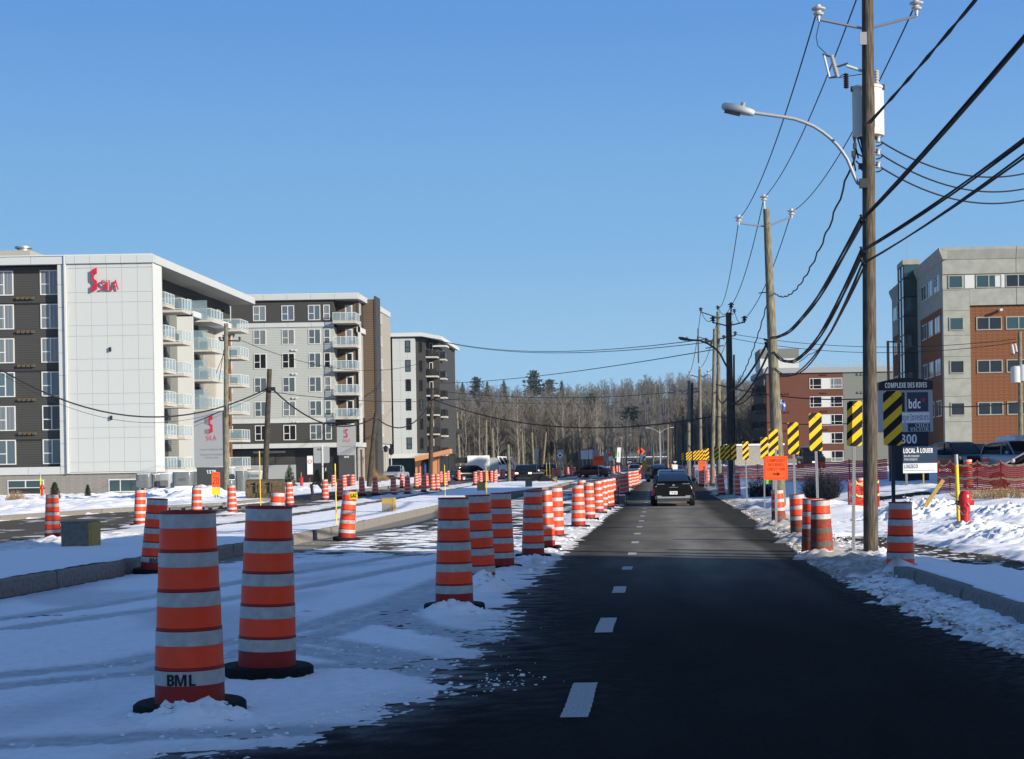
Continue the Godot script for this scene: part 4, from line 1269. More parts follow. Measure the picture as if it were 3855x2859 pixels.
func logo(parent: Node, called_red: String, h: float, at: Vector3, depth: float) -> void:
	# a folded S: red front strokes with grey returns to their left
	var w := h * 0.215
	var k := h * 0.30
	var red := PackedVector2Array([Vector2(w, h * 0.5), Vector2(w, h * 0.30), Vector2(w * 0.15, h * 0.20), Vector2(w * 0.15, h * 0.10), Vector2(w, 0.0), Vector2(w, -h * 0.38), Vector2(0, -h * 0.5), Vector2(0, -h * 0.30), Vector2(w * 0.55, -h * 0.22), Vector2(w * 0.55, -h * 0.10), Vector2(0, h * 0.0), Vector2(0, h * 0.42)])
	red = PackedVector2Array([Vector2(0, h * 0.42), Vector2(w, h * 0.5), Vector2(w, h * 0.26), Vector2(w * 0.62, h * 0.23), Vector2(w * 0.62, h * 0.32), Vector2(w * 0.42, h * 0.30), Vector2(w * 0.42, h * 0.05), Vector2(w, -h * 0.04), Vector2(w, -h * 0.40), Vector2(0, -h * 0.5), Vector2(0, -h * 0.24), Vector2(w * 0.35, -h * 0.22), Vector2(w * 0.35, -h * 0.32), Vector2(w * 0.55, -h * 0.30), Vector2(w * 0.55, -h * 0.10), Vector2(0, h * 0.0)])
	var o := put(called_red, MB.new().poly(red, 0.0, depth), M.logo_red, parent)
	o.position = at
	if called_red == "logo_front":
		for piece in [[0.0, 0.42], [-0.5, -0.24]]:
			var lo: float = piece[0] * h
			var hi: float = piece[1] * h
			var p := put("logo_side", MB.new().poly(PackedVector2Array([Vector2(-k * 0.62, lo + h * 0.05 - (0.0 if piece[0] < 0 else 0.0)), Vector2(-0.002, lo), Vector2(-0.002, hi), Vector2(-k * 0.62, hi - h * 0.03)]), 0.0, depth), M.logo_grey, parent)
			p.position = at

func build_pylons() -> void:
	# first pylon of the flats
	var q := unpix(453.5, 955.0, 110.0)
	var g := base_y(q.x, 110.0)
	var t := thing("pylon_sign", "large grey pylon sign with a red folded S, left of the pale pole", "sign", Vector3(q.x, g, q.z), 0.0)
	var y := q.y - g
	bx("panel", M.pylon_grey, t, -1.0, 0.98, y - 1.93, y + 1.92, -0.3, 0.0)
	bx("edge", M.pylon_dark, t, 0.984, 1.1, y - 2.0, y + 1.93, -0.3, 0.01)
	bx("base_panel", M.pylon_dark, t, -0.85, 1.0, -0.2, y - 1.96, -0.28, -0.02)
	logo(t, "logo_front", 1.3, Vector3(0.02, y + 0.98, 0.004), 0.03)
	lettering(t, "SiLA", 0.34, Vector3(0.16, y + 0.05, 0.004), M.logo_red, plain, 0.72, 0.02)
	lettering(t, "Centre d'affaires Sila", 0.14, Vector3(0.2, y - 0.74, 0.004), M.logo_grey, plain, 1.55, 0.006)
	lettering(t, "Bureau de location", 0.14, Vector3(0.2, y - 1.09, 0.004), M.logo_grey, plain, 1.5, 0.006)
	lettering(t, "418 834-2664", 0.13, Vector3(0.18, y - 1.3, 0.004), M.logo_grey, plain, 0.95, 0.006)
	lettering(t, "1375", 0.24, Vector3(0.15, y - 2.28, -0.018), M.pale_panel, bold, 0.66, 0.006)
	# second pylon
	q = unpix(753.0, 958.0, 176.0)
	g = base_y(q.x, 176.0)
	t = thing("pylon_sign", "slimmer grey pylon sign with a red S, before the second block of flats", "sign", Vector3(q.x, g, q.z))
	y = q.y - g
	bx("panel", M.pylon_grey, t, -1.0, 1.0, y - 1.64, y + 1.64, -0.35, 0.0)
	bx("base_panel", M.pylon_dark, t, -0.86, 0.86, -0.2, y - 1.66, -0.3, -0.03)
	logo(t, "logo_front", 1.05, Vector3(-0.06, y + 0.75, 0.004), 0.03)
	lettering(t, "SiLA2", 0.3, Vector3(0, y - 0.06, 0.004), M.logo_red, plain, 0.8, 0.02)
	lettering(t, "Centre d'affaires", 0.12, Vector3(0, y - 0.68, 0.004), M.logo_grey, plain, 1.3, 0.006)
	lettering(t, "1415", 0.2, Vector3(0, y - 1.85, -0.028), M.pale_panel, bold, 0.55, 0.006)
	# the office pylon
	q = unpix(1975.0, 895.0, 74.0)
	g = base_y(q.x, 74.0)
	t = thing("office_pylon", "tall dark pylon sign with an arched black top, behind the nearest striped board", "sign", Vector3(q.x, g, q.z))
	var s := 74.0 / 3486.0
	y = q.y - g
	var top := y + (895 - 822) * s
	bx("pillar", M.navy, t, -0.85, 0.95, -0.3, y - 44 * s, -0.35, -0.02)
	bx("cabinet", M.silver_panel, t, -62 * s, 55 * s, y - 45 * s, y + 46 * s, -0.45, 0.0)
	var arch := PackedVector2Array([Vector2(-62 * s, y + 46 * s), Vector2(56 * s, y + 46 * s)])
	for k in 13:
		var a := k / 12.0
		arch.append(Vector2(lerpf(56, -62, a) * s, y + (64.0 + 9.0 * sin(a * PI)) * s))
	put("arched_top", MB.new().poly(arch, -0.5, 0.03), M.black_paint, t)
	lettering(t, "COMPLEXE DES RIVES", 0.24, Vector3(-3 * s, y + 56.5 * s, 0.034), M.white_print, bold, 91 * s, 0.008)
	bx("dark_board", M.navy_light, t, -1 * s, 45 * s, y - 1 * s, y + 41 * s, 0.001, 0.02)
	bx("dark_board", M.black_paint, t, -42 * s, -6 * s, y - 1 * s, y + 41 * s, 0.001, 0.02)
	lettering(t, "bdc", 0.42, Vector3(15 * s, y + 15 * s, 0.022), M.white_print, bold, 26 * s, 0.006)
	var star := MB.new()
	for k in 5:
		star.obox(Transform3D(Basis(Vector3(0, 0, 1), k * TAU / 5), Vector3(34 * s, y + 24 * s, 0.022)), Vector3(-0.02, 0.02, 0), Vector3(0.02, 0.12, 0.006))
	put("star_mark", star, M.sign_red, t)
	bx("pale_board", M.pale_panel, t, -45 * s, 47 * s, y - 25 * s, y - 3 * s, 0.001, 0.02)
	lettering(t, "Groupe Investors", 0.3, Vector3(8 * s, y - 13.5 * s, 0.022), M.navy_light, serif, 74 * s, 0.006)
	bx("dark_board", M.navy_light, t, 0, 48 * s, y - 44 * s, y - 26.5 * s, 0.001, 0.02)
	lettering(t, "CHEZ", 0.15, Vector3(31 * s, y - 31 * s, 0.022), M.pale_panel, serif, 29 * s, 0.006)
	lettering(t, "VICTOR", 0.15, Vector3(25 * s, y - 39.5 * s, 0.022), M.pale_panel, serif, 41 * s, 0.006)
	lettering(t, "1300", 0.42, Vector3(-4 * s, y - 61 * s, -0.016), M.pale_panel, bold, 46 * s, 0.006)
	lettering(t, "LOGISCO", 0.16, Vector3(17 * s, y - 81 * s, -0.016), M.pale_panel, bold, 31 * s, 0.006)
	# letting board in front
	q = unpix(2002.0, 1001.0, 68.0)
	g = base_y(q.x, 68.0)
	s = 68.0 / 3486.0
	t = thing("letting_board", "navy and white letting board on wooden legs, at the foot of the tall dark pylon", "sign", Vector3(q.x, g, q.z))
	y = q.y - g
	bx("dark_board", M.navy_light, t, -37 * s, 38 * s, y - 7 * s, y + 29 * s, -0.03, 0.0)
	bx("pale_board", M.pale_panel, t, -37 * s, 38 * s, y - 28.5 * s, y - 7.2 * s, -0.03, 0.0)
	bx("leg", M.planks, t, -32 * s, -27 * s, -0.3, y - 28 * s, -0.12, -0.032)
	bx("leg", M.yellow_wood, t, 6 * s, 9 * s, -0.3, y - 28 * s, -0.12, -0.032)
	lettering(t, "LOCAL À LOUER", 0.2, Vector3(-4 * s, y + 20 * s, 0.003), M.white_print, bold, 64 * s, 0.006)
	lettering(t, "Rez-de-chaussée", 0.1, Vector3(-18 * s, y + 9 * s, 0.003), M.pale_panel, plain, 33 * s, 0.006)
	lettering(t, "418-LOGISCO", 0.1, Vector3(-20 * s, y + 1.5 * s, 0.003), M.pale_panel, plain, 29 * s, 0.006)
	lettering(t, "LOGISCO", 0.17, Vector3(-20 * s, y - 14 * s, 0.003), M.navy_light, bold, 30 * s, 0.006)
	bx("print_line", M.sign_back, t, -35 * s, 33 * s, y - 23.5 * s, y - 22 * s, 0.001, 0.003)

# ------------------------------------------------------------------ poles and wires
func pole_shaft(t: Node3D, b: Vector3, top: Vector3, r0: float, r1: float, m: Material) -> void:
	var path := []
	var rr := []
	for k in 9:
		path.append((b - t.position).lerp(top - t.position, k / 8.0) - (Vector3(0, 0.4, 0) if k == 0 else Vector3.ZERO))
		rr.append(lerpf(r0, r1, k / 8.0))
	put("shaft", MB.new().tube(path, rr, 14), m, t)

func insulator(t: Node3D, at: Vector3, s := 1.0, m: Material = null, called := "insulator") -> void:
	var a := at - t.position
	put(called, MB.new().lathe([[0.03 * s, -0.12 * s], [0.035 * s, -0.04 * s], [0.085 * s, -0.03 * s], [0.10 * s, 0.0], [0.06 * s, 0.02 * s], [0.05 * s, 0.05 * s], [0.12 * s, 0.065 * s], [0.13 * s, 0.09 * s], [0.06 * s, 0.115 * s], [0.045 * s, 0.15 * s], [0.0, 0.155 * s]], 12, true, Transform3D(Basis(), a)), m if m else M.porcelain, t)

func bar(t: Node3D, called: String, a: Vector3, b: Vector3, r: float, m: Material) -> void:
	put(called, MB.new().tube([a - t.position, b - t.position], r, 8), m, t)

func pole(called: String, label: String, b: Vector3, top: Vector3, r0: float, r1: float, m: Material, group := "") -> Node3D:
	var t := thing(called, label, "pole", b, 0.0, group)
	pole_shaft(t, b, top, r0, r1, m)
	return t

func wire(label: String, pts: Array, sag: float, r := 0.012, twist := 0.0, strands := 1) -> void:
	var mb := MB.new()
	for s in strands:
		for k in pts.size() - 1:
			var a: Vector3 = pts[k]
			var b: Vector3 = pts[k + 1]
			var n := 48 if twist > 0.0 else 20
			var path := []
			for q in n + 1:
				var f := float(q) / n
				var p := a.lerp(b, f)
				p.y -= sag * 4.0 * f * (1.0 - f)
				if twist > 0.0 and q > 0 and q < n:
					p += Vector3(sin(q * 1.7 + s * PI), cos(q * 1.7 + s * PI), 0) * twist
				elif strands > 1:
					var w := r * 1.5
					p += Vector3(cos(s * TAU / strands + f * 5.0), sin(s * TAU / strands + f * 5.0), 0) * w
				path.append(p)
			mb.tube(path, r, 5, false)
	tag(put("overhead_wire", mb, M.wire_black), label, "wire", "wires strung between the poles")

func lamp_arm(t: Node3D, px: Array, d: float, r: float, m: Material, head: Array, hm: Material) -> void:
	var path := []
	for p in px:
		path.append(unpix(p[0], p[1], d) - t.position)
	put("lamp_arm", MB.new().tube(path, r, 8), m, t)
	var a := unpix(head[0], head[1], d) - t.position
	var b := unpix(head[2], head[3], d) - t.position
	var dir := (b - a).normalized()
	var f := Transform3D(Basis(dir, Vector3(0, 0, 1).cross(dir).normalized(), Vector3(0, 0, 1)), a)
	var L := a.distance_to(b)
	var rings := []
	for k in 7:
		var q: float = [0.0, 0.06, 0.3, 0.62, 0.85, 0.96, 1.0][k]
		var h: float = [0.02, 0.055, 0.075, 0.07, 0.06, 0.05, 0.035][k]
		var w: float = [0.04, 0.11, 0.14, 0.13, 0.09, 0.06, 0.045][k]
		var ring := []
		for s in 10:
			var an := TAU * s / 10.0
			ring.append(f * Vector3(q * L, sin(an) * h + (0.01 if sin(an) > 0 else 0.0), cos(an) * w))
		rings.append(ring)
	put("lamp_head", MB.new().skin(rings), hm, t)
	put("lamp_lens", MB.new().obox(f, Vector3(0.12 * L, -0.085, -0.09), Vector3(0.6 * L, -0.06, 0.09)), M.glass_dark, t)
	put("photocell", MB.new().lathe([[0.04, 0.06], [0.04, 0.14], [0.0, 0.15]], 8, true, f * Transform3D(Basis(), Vector3(L * 0.62, 0, 0))), M.lamp_grey, t)

func build_poles() -> void:
	var d := 27.5
	var t := pole("utility_pole", "big weathered wooden pole nearest on the right, with a transformer and a lamp arm", Vector3(4.14, -0.40, -27.37), Vector3(4.27, 9.74, -27.50), 0.128, 0.098, M.pole_wood)
	bar(t, "cross_arm", unpix(1887, 64, d), unpix(1784, 43, d + 0.1), 0.024, M.galvanised)
	bar(t, "cross_arm", unpix(1892, 62, d), unpix(1993, 35, d - 0.1), 0.024, M.galvanised)
	for p in [[1781, 29], [1994, 17]]:
		bar(t, "insulator_pin", unpix(p[0] + 1, p[1] + 18, d), unpix(p[0], p[1] - 4, d), 0.018, M.galvanised)
		insulator(t, unpix(p[0], p[1], d), 0.95)
	bx("bracket", M.galvanised, t, -0.06, 0.06, unpix(1890, 105, d).y - t.position.y, unpix(1890, 78, d).y - t.position.y, 0.1, 0.13)
	# fused cutout on its bracket
	var ia := unpix(1809, 120, d)
	var ib := unpix(1823, 169, d)
	var dir := (ib - ia).normalized()
	var prof := []
	for k in 23:
		prof.append([0.024 if k % 2 == 0 else 0.05, ia.distance_to(ib) * k / 22.0])
	put("cutout_insulator", MB.new().lathe(prof, 10, true, Transform3D(Basis(dir.cross(Vector3(0, 0, 1)).normalized(), dir, Vector3(0, 0, 1)), ia - t.position)), M.porcelain, t)
	bar(t, "fuse_tube", unpix(1793, 121, d), unpix(1805, 168, d), 0.02, M.white_frame)
	bar(t, "fuse_clip", unpix(1790, 118, d), unpix(1810, 124, d), 0.018, M.dark_steel)
	bar(t, "fuse_clip", unpix(1804, 169, d), unpix(1823, 167, d), 0.018, M.dark_steel)
	bar(t, "cutout_bracket", unpix(1820, 146, d), unpix(1845, 138, d), 0.018, M.dark_steel)
	bar(t, "cutout_bracket", unpix(1842, 143, d), unpix(1886, 158, d), 0.026, M.panel_trim)
	prof = []
	for k in 17:
		prof.append([0.028 if k % 2 == 0 else 0.052, 0.25 * k / 16.0])
	put("arrester", MB.new().lathe(prof, 10, true, Transform3D(Basis(), unpix(1841.5, 192, d) - t.position)), M.porcelain_brown, t)
	bar(t, "jumper_wire", unpix(1785, 40, d), unpix(1776, 80, d), 0.007, M.wire_black)
	bar(t, "jumper_wire", unpix(1776, 80, d), unpix(1780, 100, d), 0.007, M.wire_black)
	bar(t, "jumper_wire", unpix(1780, 100, d), unpix(1798, 117, d), 0.007, M.wire_black)
	bar(t, "jumper_wire", unpix(1823, 169, d), unpix(1841, 159, d), 0.007, M.wire_black)
	bar(t, "jumper_wire", unpix(1825, 169, d), unpix(1885, 160, d), 0.007, M.wire_black)
	# transformer
	var tk := unpix(1890, 297, d + 0.45)
	var tank: MeshInstance3D = put("transformer", MB.new().lathe([[0.20, -0.02], [0.272, 0.0], [0.275, 0.03], [0.275, 0.80], [0.29, 0.81], [0.29, 0.84], [0.26, 0.87], [0.0, 0.90]], 28, true), M.tank_grey, t)
	tank.position = tk - t.position
	for k in 5:
		var a := k * TAU / 5 + 0.5
		put("lid_clamp", MB.new().box(cos(a) * 0.28 - 0.025, cos(a) * 0.28 + 0.025, 0.78, 0.87, sin(a) * 0.28 - 0.025, sin(a) * 0.28 + 0.025), M.dark_steel, tank)
	prof = []
	for k in 13:
		prof.append([0.03 if k % 2 == 0 else 0.052, 0.28 * k / 12.0])
	put("bushing", MB.new().lathe(prof, 12, true, Transform3D(Basis(), Vector3(0.15, 0.86, 0.05))), M.porcelain, tank)
	put("hanger", MB.new().box(-0.06, 0.06, 0.1, 0.7, 0.26, 0.36), M.dark_steel, tank)
	# secondary clutter below the tank
	for p in [[1911, 303], [1911, 331], [1911, 359]]:
		put("spool", MB.new().lathe([[0.05, -0.05], [0.03, -0.02], [0.03, 0.02], [0.05, 0.05]], 10, true, Transform3D(Basis(), unpix(p[0], p[1], d) - t.position)), M.porcelain, t)
		bar(t, "spool_bracket", unpix(p[0] - 16, p[1], d), unpix(p[0] + 2, p[1], d), 0.014, M.dark_steel)
	for p in [[1856, 295, 1868, 345], [1861, 298, 1860, 340], [1866, 300, 1882, 352], [1872, 298, 1878, 330], [1858, 330, 1884, 345], [1855, 335, 1862, 372], [1862, 350, 1886, 372], [1868, 360, 1884, 380]]:
		bar(t, "lead_wire", unpix(p[0], p[1], d), unpix(p[2], p[3], d), 0.013, M.wire_black)
	for p in [[1860, 318], [1857, 335], [1872, 362], [1878, 310], [1880, 322]]:
		put("connector", MB.new().box(-0.03, 0.03, -0.05, 0.05, -0.03, 0.03), M.dark_steel, t).position = unpix(p[0], p[1], d) - t.position
	bar(t, "conduit", unpix(1903, 372, d - 0.1), unpix(1901, 480, d - 0.1), 0.011, M.dark_steel)
	lamp_arm(t, [[1876, 405], [1866, 398], [1860, 386], [1852, 366], [1844, 347], [1833, 330], [1822, 316], [1807, 301], [1791, 288], [1771, 275], [1750, 266], [1729, 259], [1707, 255], [1672, 250], [1636, 245]], d, 0.03, M.lamp_grey, [1570, 231, 1641, 247], M.white_frame)
	bx("arm_bracket", M.dark_steel, t, unpix(1868, 400, d).x - t.position.x, unpix(1886, 400, d).x - t.position.x, unpix(1880, 412, d).y - t.position.y, unpix(1880, 392, d).y - t.position.y, -0.05, 0.05)
	for p in [[475, 10], [545, 8], [571, 6]]:
		for k in 4:
			bar(t, "cable_clamp", unpix(1872 + k * 4, p[0] - 8 + k * 5, d - 0.13), unpix(1880 + k * 4, p[0] + 4 + k * 3, d - 0.13), 0.022, M.wire_black)
	# second pole
	d = 61.0
	var p2 := pole("utility_pole", "second wooden pole on the right, rising behind the orange direction sign", Vector3(5.72, -0.66, -60.23), Vector3(5.47, 10.73, -61.00), 0.26, 0.125, M.pole_new, "wooden poles along the right side")
	bar(p2, "cross_arm", unpix(1672, 494, d), unpix(1610, 486, d), 0.03, M.galvanised)
	bar(p2, "cross_arm", unpix(1672, 492, d), unpix(1722, 472, d), 0.03, M.galvanised)
	for p in [[1607.5, 479], [1722.5, 465], [1662.5, 434]]:
		bar(p2, "insulator_pin", unpix(p[0], p[1] + 12, d), unpix(p[0], p[1] - 3, d), 0.025, M.galvanised)
		insulator(p2, unpix(p[0], p[1], d), 1.25)
	bar(p2, "top_pin", unpix(1665, 470, d), unpix(1662.5, 434, d), 0.03, M.galvanised)
	bar(p2, "wire_bracket", unpix(1651, 638, d), unpix(1685, 634, d), 0.02, M.dark_steel)
	for k in 9:
		bar(p2, "cable_clamp", unpix(1662 + k * 2.5, 738 + (k * 37) % 31, d - 0.2), unpix(1672 + k * 2, 742 + (k * 23) % 37, d - 0.2), 0.04, M.wire_black)
	# third, in the shade
	d = 84.0
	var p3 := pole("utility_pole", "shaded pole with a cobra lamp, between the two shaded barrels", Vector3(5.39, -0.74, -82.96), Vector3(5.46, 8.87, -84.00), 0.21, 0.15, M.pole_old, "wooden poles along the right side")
	bar(p3, "cross_arm", unpix(1586, 710, d), unpix(1552, 702, d), 0.035, M.dark_steel)
	bar(p3, "cross_arm", unpix(1586, 709, d), unpix(1620, 701, d), 0.035, M.dark_steel)
	bar(p3, "top_pin", unpix(1590, 700, d), unpix(1591, 668, d), 0.04, M.dark_steel)
	for p in [[1551.5, 697], [1620, 696], [1591, 667]]:
		insulator(p3, unpix(p[0], p[1], d), 1.35, M.porcelain_brown)
	lamp_arm(p3, [[1583, 800], [1577, 790], [1568, 771.5], [1555.5, 757.5], [1540, 747.7], [1523, 741], [1503, 740]], d, 0.05, M.dark_steel, [1476, 735, 1505, 741], M.dark_steel)
	bar(p3, "conduit", unpix(1597, 772, d - 0.2), unpix(1598, 1000, d - 0.2), 0.05, M.wire_black)
	# pale pair and the rest
	d = 116.0
	var p4 := pole("utility_pole", "left of two pale poles standing side by side", Vector3(6.01, -0.80, -113.37), Vector3(6.43, 10.47, -114.50), 0.17, 0.12, M.pole_new, "wooden poles along the right side")
	var p5 := pole("utility_pole", "right and taller of two pale poles standing side by side", Vector3(6.58, -0.78, -114.67), Vector3(6.87, 11.96, -117.50), 0.18, 0.13, M.pole_new, "wooden poles along the right side")
	bar(p5, "cross_arm", unpix(1561, 691, d), unpix(1525, 679, d), 0.04, M.dark_steel)
	bar(p5, "cross_arm", unpix(1561, 692, d), unpix(1596, 683, d), 0.04, M.dark_steel)
	bar(p5, "cross_arm", unpix(1536, 744, d), unpix(1600, 730, d), 0.05, M.dark_steel)
	bar(p5, "cross_arm", unpix(1535, 758, d), unpix(1575, 752, d), 0.04, M.dark_steel)
	for p in [[1525, 675], [1562, 671], [1598, 678], [1536, 741], [1548, 747], [1575, 735], [1600, 727]]:
		insulator(p5, unpix(p[0], p[1], d), 1.3, M.porcelain_brown)
	bar(p4, "fuse_tube", unpix(1519, 715, d), unpix(1520, 790, d), 0.05, M.dark_steel)
	bar(p4, "cross_arm", unpix(1519, 733, d), unpix(1556, 745, d), 0.035, M.dark_steel)
	bar(p4, "cable_clamp", unpix(1556, 850, d), unpix(1554, 890, d), 0.14, M.wire_black)
	var p6 := pole("utility_pole", "thin pale pole with a bare cross arm left of the pale pair", Vector3(6.26, -0.83, -136.37), Vector3(6.96, 9.50, -150.00), 0.17, 0.13, M.pole_new, "wooden poles along the right side")
	bar(p6, "cross_arm", unpix(1523, 822, 150), unpix(1502, 816, 150), 0.04, M.dark_steel)
	bar(p6, "cross_arm", unpix(1523, 822, 150), unpix(1541, 815, 150), 0.04, M.dark_steel)
	for p in [[1501, 812], [1523, 801], [1541, 810]]:
		insulator(p6, unpix(p[0], p[1], 150), 1.4)
	var p7 := pole("utility_pole", "distant pole with a pale cobra lamp over the lane", Vector3(5.72, -0.85, -149.76), Vector3(6.80, 9.43, -172.00), 0.2, 0.15, M.pole_new, "wooden poles along the right side")
	lamp_arm(p7, [[1500, 880], [1497, 872], [1491, 858], [1484, 851], [1475, 848.5]], 172.0, 0.06, M.lamp_grey, [1459, 846, 1475, 849], M.lamp_grey)
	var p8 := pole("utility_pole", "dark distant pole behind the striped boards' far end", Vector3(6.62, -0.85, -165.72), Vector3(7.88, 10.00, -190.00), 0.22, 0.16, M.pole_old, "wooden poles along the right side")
	bar(p8, "cross_arm", unpix(1494, 848, 190), unpix(1518, 846, 190), 0.06, M.dark_steel)
	bar(p8, "cross_arm", unpix(1490, 858, 190), unpix(1520, 852, 190), 0.06, M.dark_steel)
	# far thin poles to the right of the road
	var far := [[1453, 924], [1458.6, 922], [1463.5, 916], [1469, 919], [1473.5, 911], [1486, 905], [1393, 946]]
	for k in far.size():
		var dd := 260.0 + 8.0 * k
		var b := unpix(far[k][0], 1020, dd)
		b.y = base_y(b.x, dd)
		pole("far_pole", "%s of the thin far poles right of the road, counted from the left" % ordinals[(k + 1) % 7], b, unpix(far[k][0], far[k][1], dd), 0.16, 0.12, M.pole_new if k % 2 == 0 else M.pole_old, "thin far poles right of the road")
	# leaning poles to the left, before the wood
	far = [[994, 897, 1002, 1025], [1057.6, 913.7, 1058, 1030], [1071, 932, 1075, 1026], [1105.5, 968, 1108, 1046], [1135.5, 943.6, 1139.5, 1026], [1157, 941, 1162, 1028], [1188, 941, 1180, 1030]]
	for k in far.size():
		var dd2 := 225.0 + 6.0 * k if k != 3 else 165.0
		var b2 := unpix(far[k][2], far[k][3], dd2)
		b2.y = base_y(b2.x, dd2)
		var fp := pole("bare_pole", "%s of the bare leaning poles before the wood, counted from the left" % ordinals[k], b2, unpix(far[k][0], far[k][1], dd2), 0.2, 0.15, M.pole_new, "bare leaning poles before the wood")
		if k == 0:
			bx("lamp_box", M.dark_steel, fp, -0.2, 0.5, 6.2, 6.8, 0.1, 0.5)
	# lamp posts in the distance
	far = [[1294, 951.6, 300.0, 1], [1352, 950, 320.0, 2], [1435.5, 935.5, 240.0, 3]]
	for k in far.size():
		var q := unpix(far[k][0], far[k][1], far[k][2])
		var gy := base_y(q.x, far[k][2])
		var lp := thing("street_lamp", ["distant twin arm lamp post left of the lane", "distant twin arm lamp post near the middle of the wood", "distant lamp post with three pale heads right of the lane"][k], "street lamp", Vector3(q.x, gy, q.z))
		var h := q.y - gy
		put("post", MB.new().tube([Vector3(0, -0.3, 0), Vector3(0, h, 0)], [0.09, 0.06], 8), M.lamp_grey, lp)
		for s in [-1.0, 1.0]:
			put("lamp_arm", MB.new().tube([Vector3(0, h - 0.5, 0), Vector3(s * 0.8, h + 0.1, 0), Vector3(s * 1.6, h + 0.3, 0)], 0.035, 6), M.lamp_grey, lp)
			bx("lamp_head", M.lamp_grey, lp, s * 1.8 - 0.3, s * 1.8 + 0.3, h + 0.26, h + 0.38, -0.12, 0.12)
	# office car park lamp
	var cl := unpix(1932, 742, 120.0)
	var gy2 := base_y(cl.x, 120.0)
	var ol := thing("parking_lamp", "black square headed car park lamp rising above the tall dark pylon", "street lamp", Vector3(cl.x, gy2, cl.z))
	var hh := cl.y - gy2
	bx("post", M.black_paint, ol, -0.09, 0.09, -0.3, hh, -0.09, 0.09)
	bx("lamp_arm", M.black_paint, ol, 0.09, 0.5, hh - 0.12, hh - 0.02, -0.05, 0.05)
	bx("lamp_head", M.black_paint, ol, 0.5, 1.05, hh - 0.16, hh + 0.05, -0.2, 0.2)
	# transformer pole at the right edge
	var rp := pole("utility_pole", "grey pole with two hanging transformers at the right edge, before the office", Vector3(25.59, 0.48, -104.00), Vector3(25.64, 9.13, -104.00), 0.17, 0.13, M.pole_new)
	for q2 in [[2211, 815], [2226, 812]]:
		var tn: MeshInstance3D = put("transformer", MB.new().lathe([[0.3, 0.0], [0.34, 0.03], [0.34, 1.0], [0.3, 1.06], [0.0, 1.1]], 18, true), M.tank_grey, rp)
		tn.position = unpix(q2[0], q2[1] + 18, 104) - rp.position
	bar(rp, "cutout_insulator", unpix(2202, 750, 104), unpix(2206, 770, 104), 0.09, M.porcelain)
	bar(rp, "fuse_tube", unpix(2209, 748, 104), unpix(2213, 766, 104), 0.07, M.porcelain)
	bar(rp, "cross_arm", unpix(2200, 772, 104), unpix(2222, 764, 104), 0.05, M.dark_steel)
	# left side poles
	var l1 := pole("left_pole", "pale wooden pole against the first block of flats, right of the grey pylon sign", Vector3(-26.81, -1.12, -107.00), Vector3(-26.62, 10.79, -107.00), 0.19, 0.14, M.pole_new, "poles along the left side")
	bar(l1, "cross_arm", unpix(478, 741, 107), unpix(522, 742, 107), 0.05, M.dark_steel)
	bar(l1, "cross_arm", unpix(484, 730, 107), unpix(508, 728, 107), 0.04, M.dark_steel)
	for p in [[478, 738], [486, 737], [500, 733], [508, 731], [521, 738]]:
		insulator(l1, unpix(p[0], p[1], 107), 1.0, M.porcelain_brown)
	for p in [[487, 770, 470, 812], [487, 760, 476, 830], [500, 762, 502, 790]]:
		bar(l1, "lead_wire", unpix(p[0], p[1], 107), unpix(p[2], p[3], 107), 0.02, M.wire_black)
	bar(l1, "cable_clamp", unpix(496, 880, 106.7), unpix(496, 905, 106.7), 0.03, M.wire_black)
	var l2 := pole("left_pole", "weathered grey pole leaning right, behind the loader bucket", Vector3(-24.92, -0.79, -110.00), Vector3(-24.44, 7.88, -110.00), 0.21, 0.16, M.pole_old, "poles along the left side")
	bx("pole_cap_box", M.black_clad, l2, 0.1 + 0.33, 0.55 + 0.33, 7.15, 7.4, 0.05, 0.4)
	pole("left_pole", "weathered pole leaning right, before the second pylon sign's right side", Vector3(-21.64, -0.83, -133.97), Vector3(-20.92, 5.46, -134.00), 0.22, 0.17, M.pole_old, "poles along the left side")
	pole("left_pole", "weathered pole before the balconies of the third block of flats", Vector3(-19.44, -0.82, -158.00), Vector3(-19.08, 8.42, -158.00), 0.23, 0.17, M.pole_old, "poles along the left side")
	# wires, right side
	wire("left high wire between the two nearest right poles", [Vector3(3.41, 9.03, -27.50), Vector3(4.42, 10.39, -61.00)], 0.55, 0.014)
	wire("middle high wire between the two nearest right poles", [Vector3(4.31, 9.78, -27.50), Vector3(5.38, 11.17, -61.00)], 0.55, 0.014)
	wire("right high wire between the two nearest right poles", [Vector3(5.10, 9.09, -27.50), Vector3(6.42, 10.61, -61.00)], 0.6, 0.014)
	wire("left high wire from the second pole to the pale pair", [Vector3(4.42, 10.39, -61.00), Vector3(6.83, 12.25, -117.00)], 1.0, 0.018)
	wire("middle high wire from the second pole to the shaded pole", [Vector3(5.38, 11.17, -61.00), Vector3(5.60, 9.26, -84.00)], 0.6, 0.018)
	wire("right high wire from the second pole to the shaded pole", [Vector3(6.42, 10.61, -61.00), Vector3(6.29, 8.55, -84.00)], 0.6, 0.018)
	wire("short slack jumper from the shaded pole top to the pale pair", [Vector3(5.60, 9.26, -84.00), Vector3(6.86, 12.25, -117.00)], 0.5, 0.02)
	wire("short slack jumper from the shaded pole's right arm back to the pale pair", [Vector3(6.29, 8.55, -84.00), Vector3(8.03, 11.99, -117.00)], 0.5, 0.02)
	wire("jumper from the shaded pole's left arm to the pale pair's left arm", [Vector3(4.63, 8.55, -84.00), Vector3(5.58, 12.10, -117.00)], 0.4, 0.02)
	wire("left wire from the pale pair down to the thin pole", [Vector3(5.58, 12.07, -117.00), Vector3(6.03, 9.25, -150.00)], 0.7, 0.024)
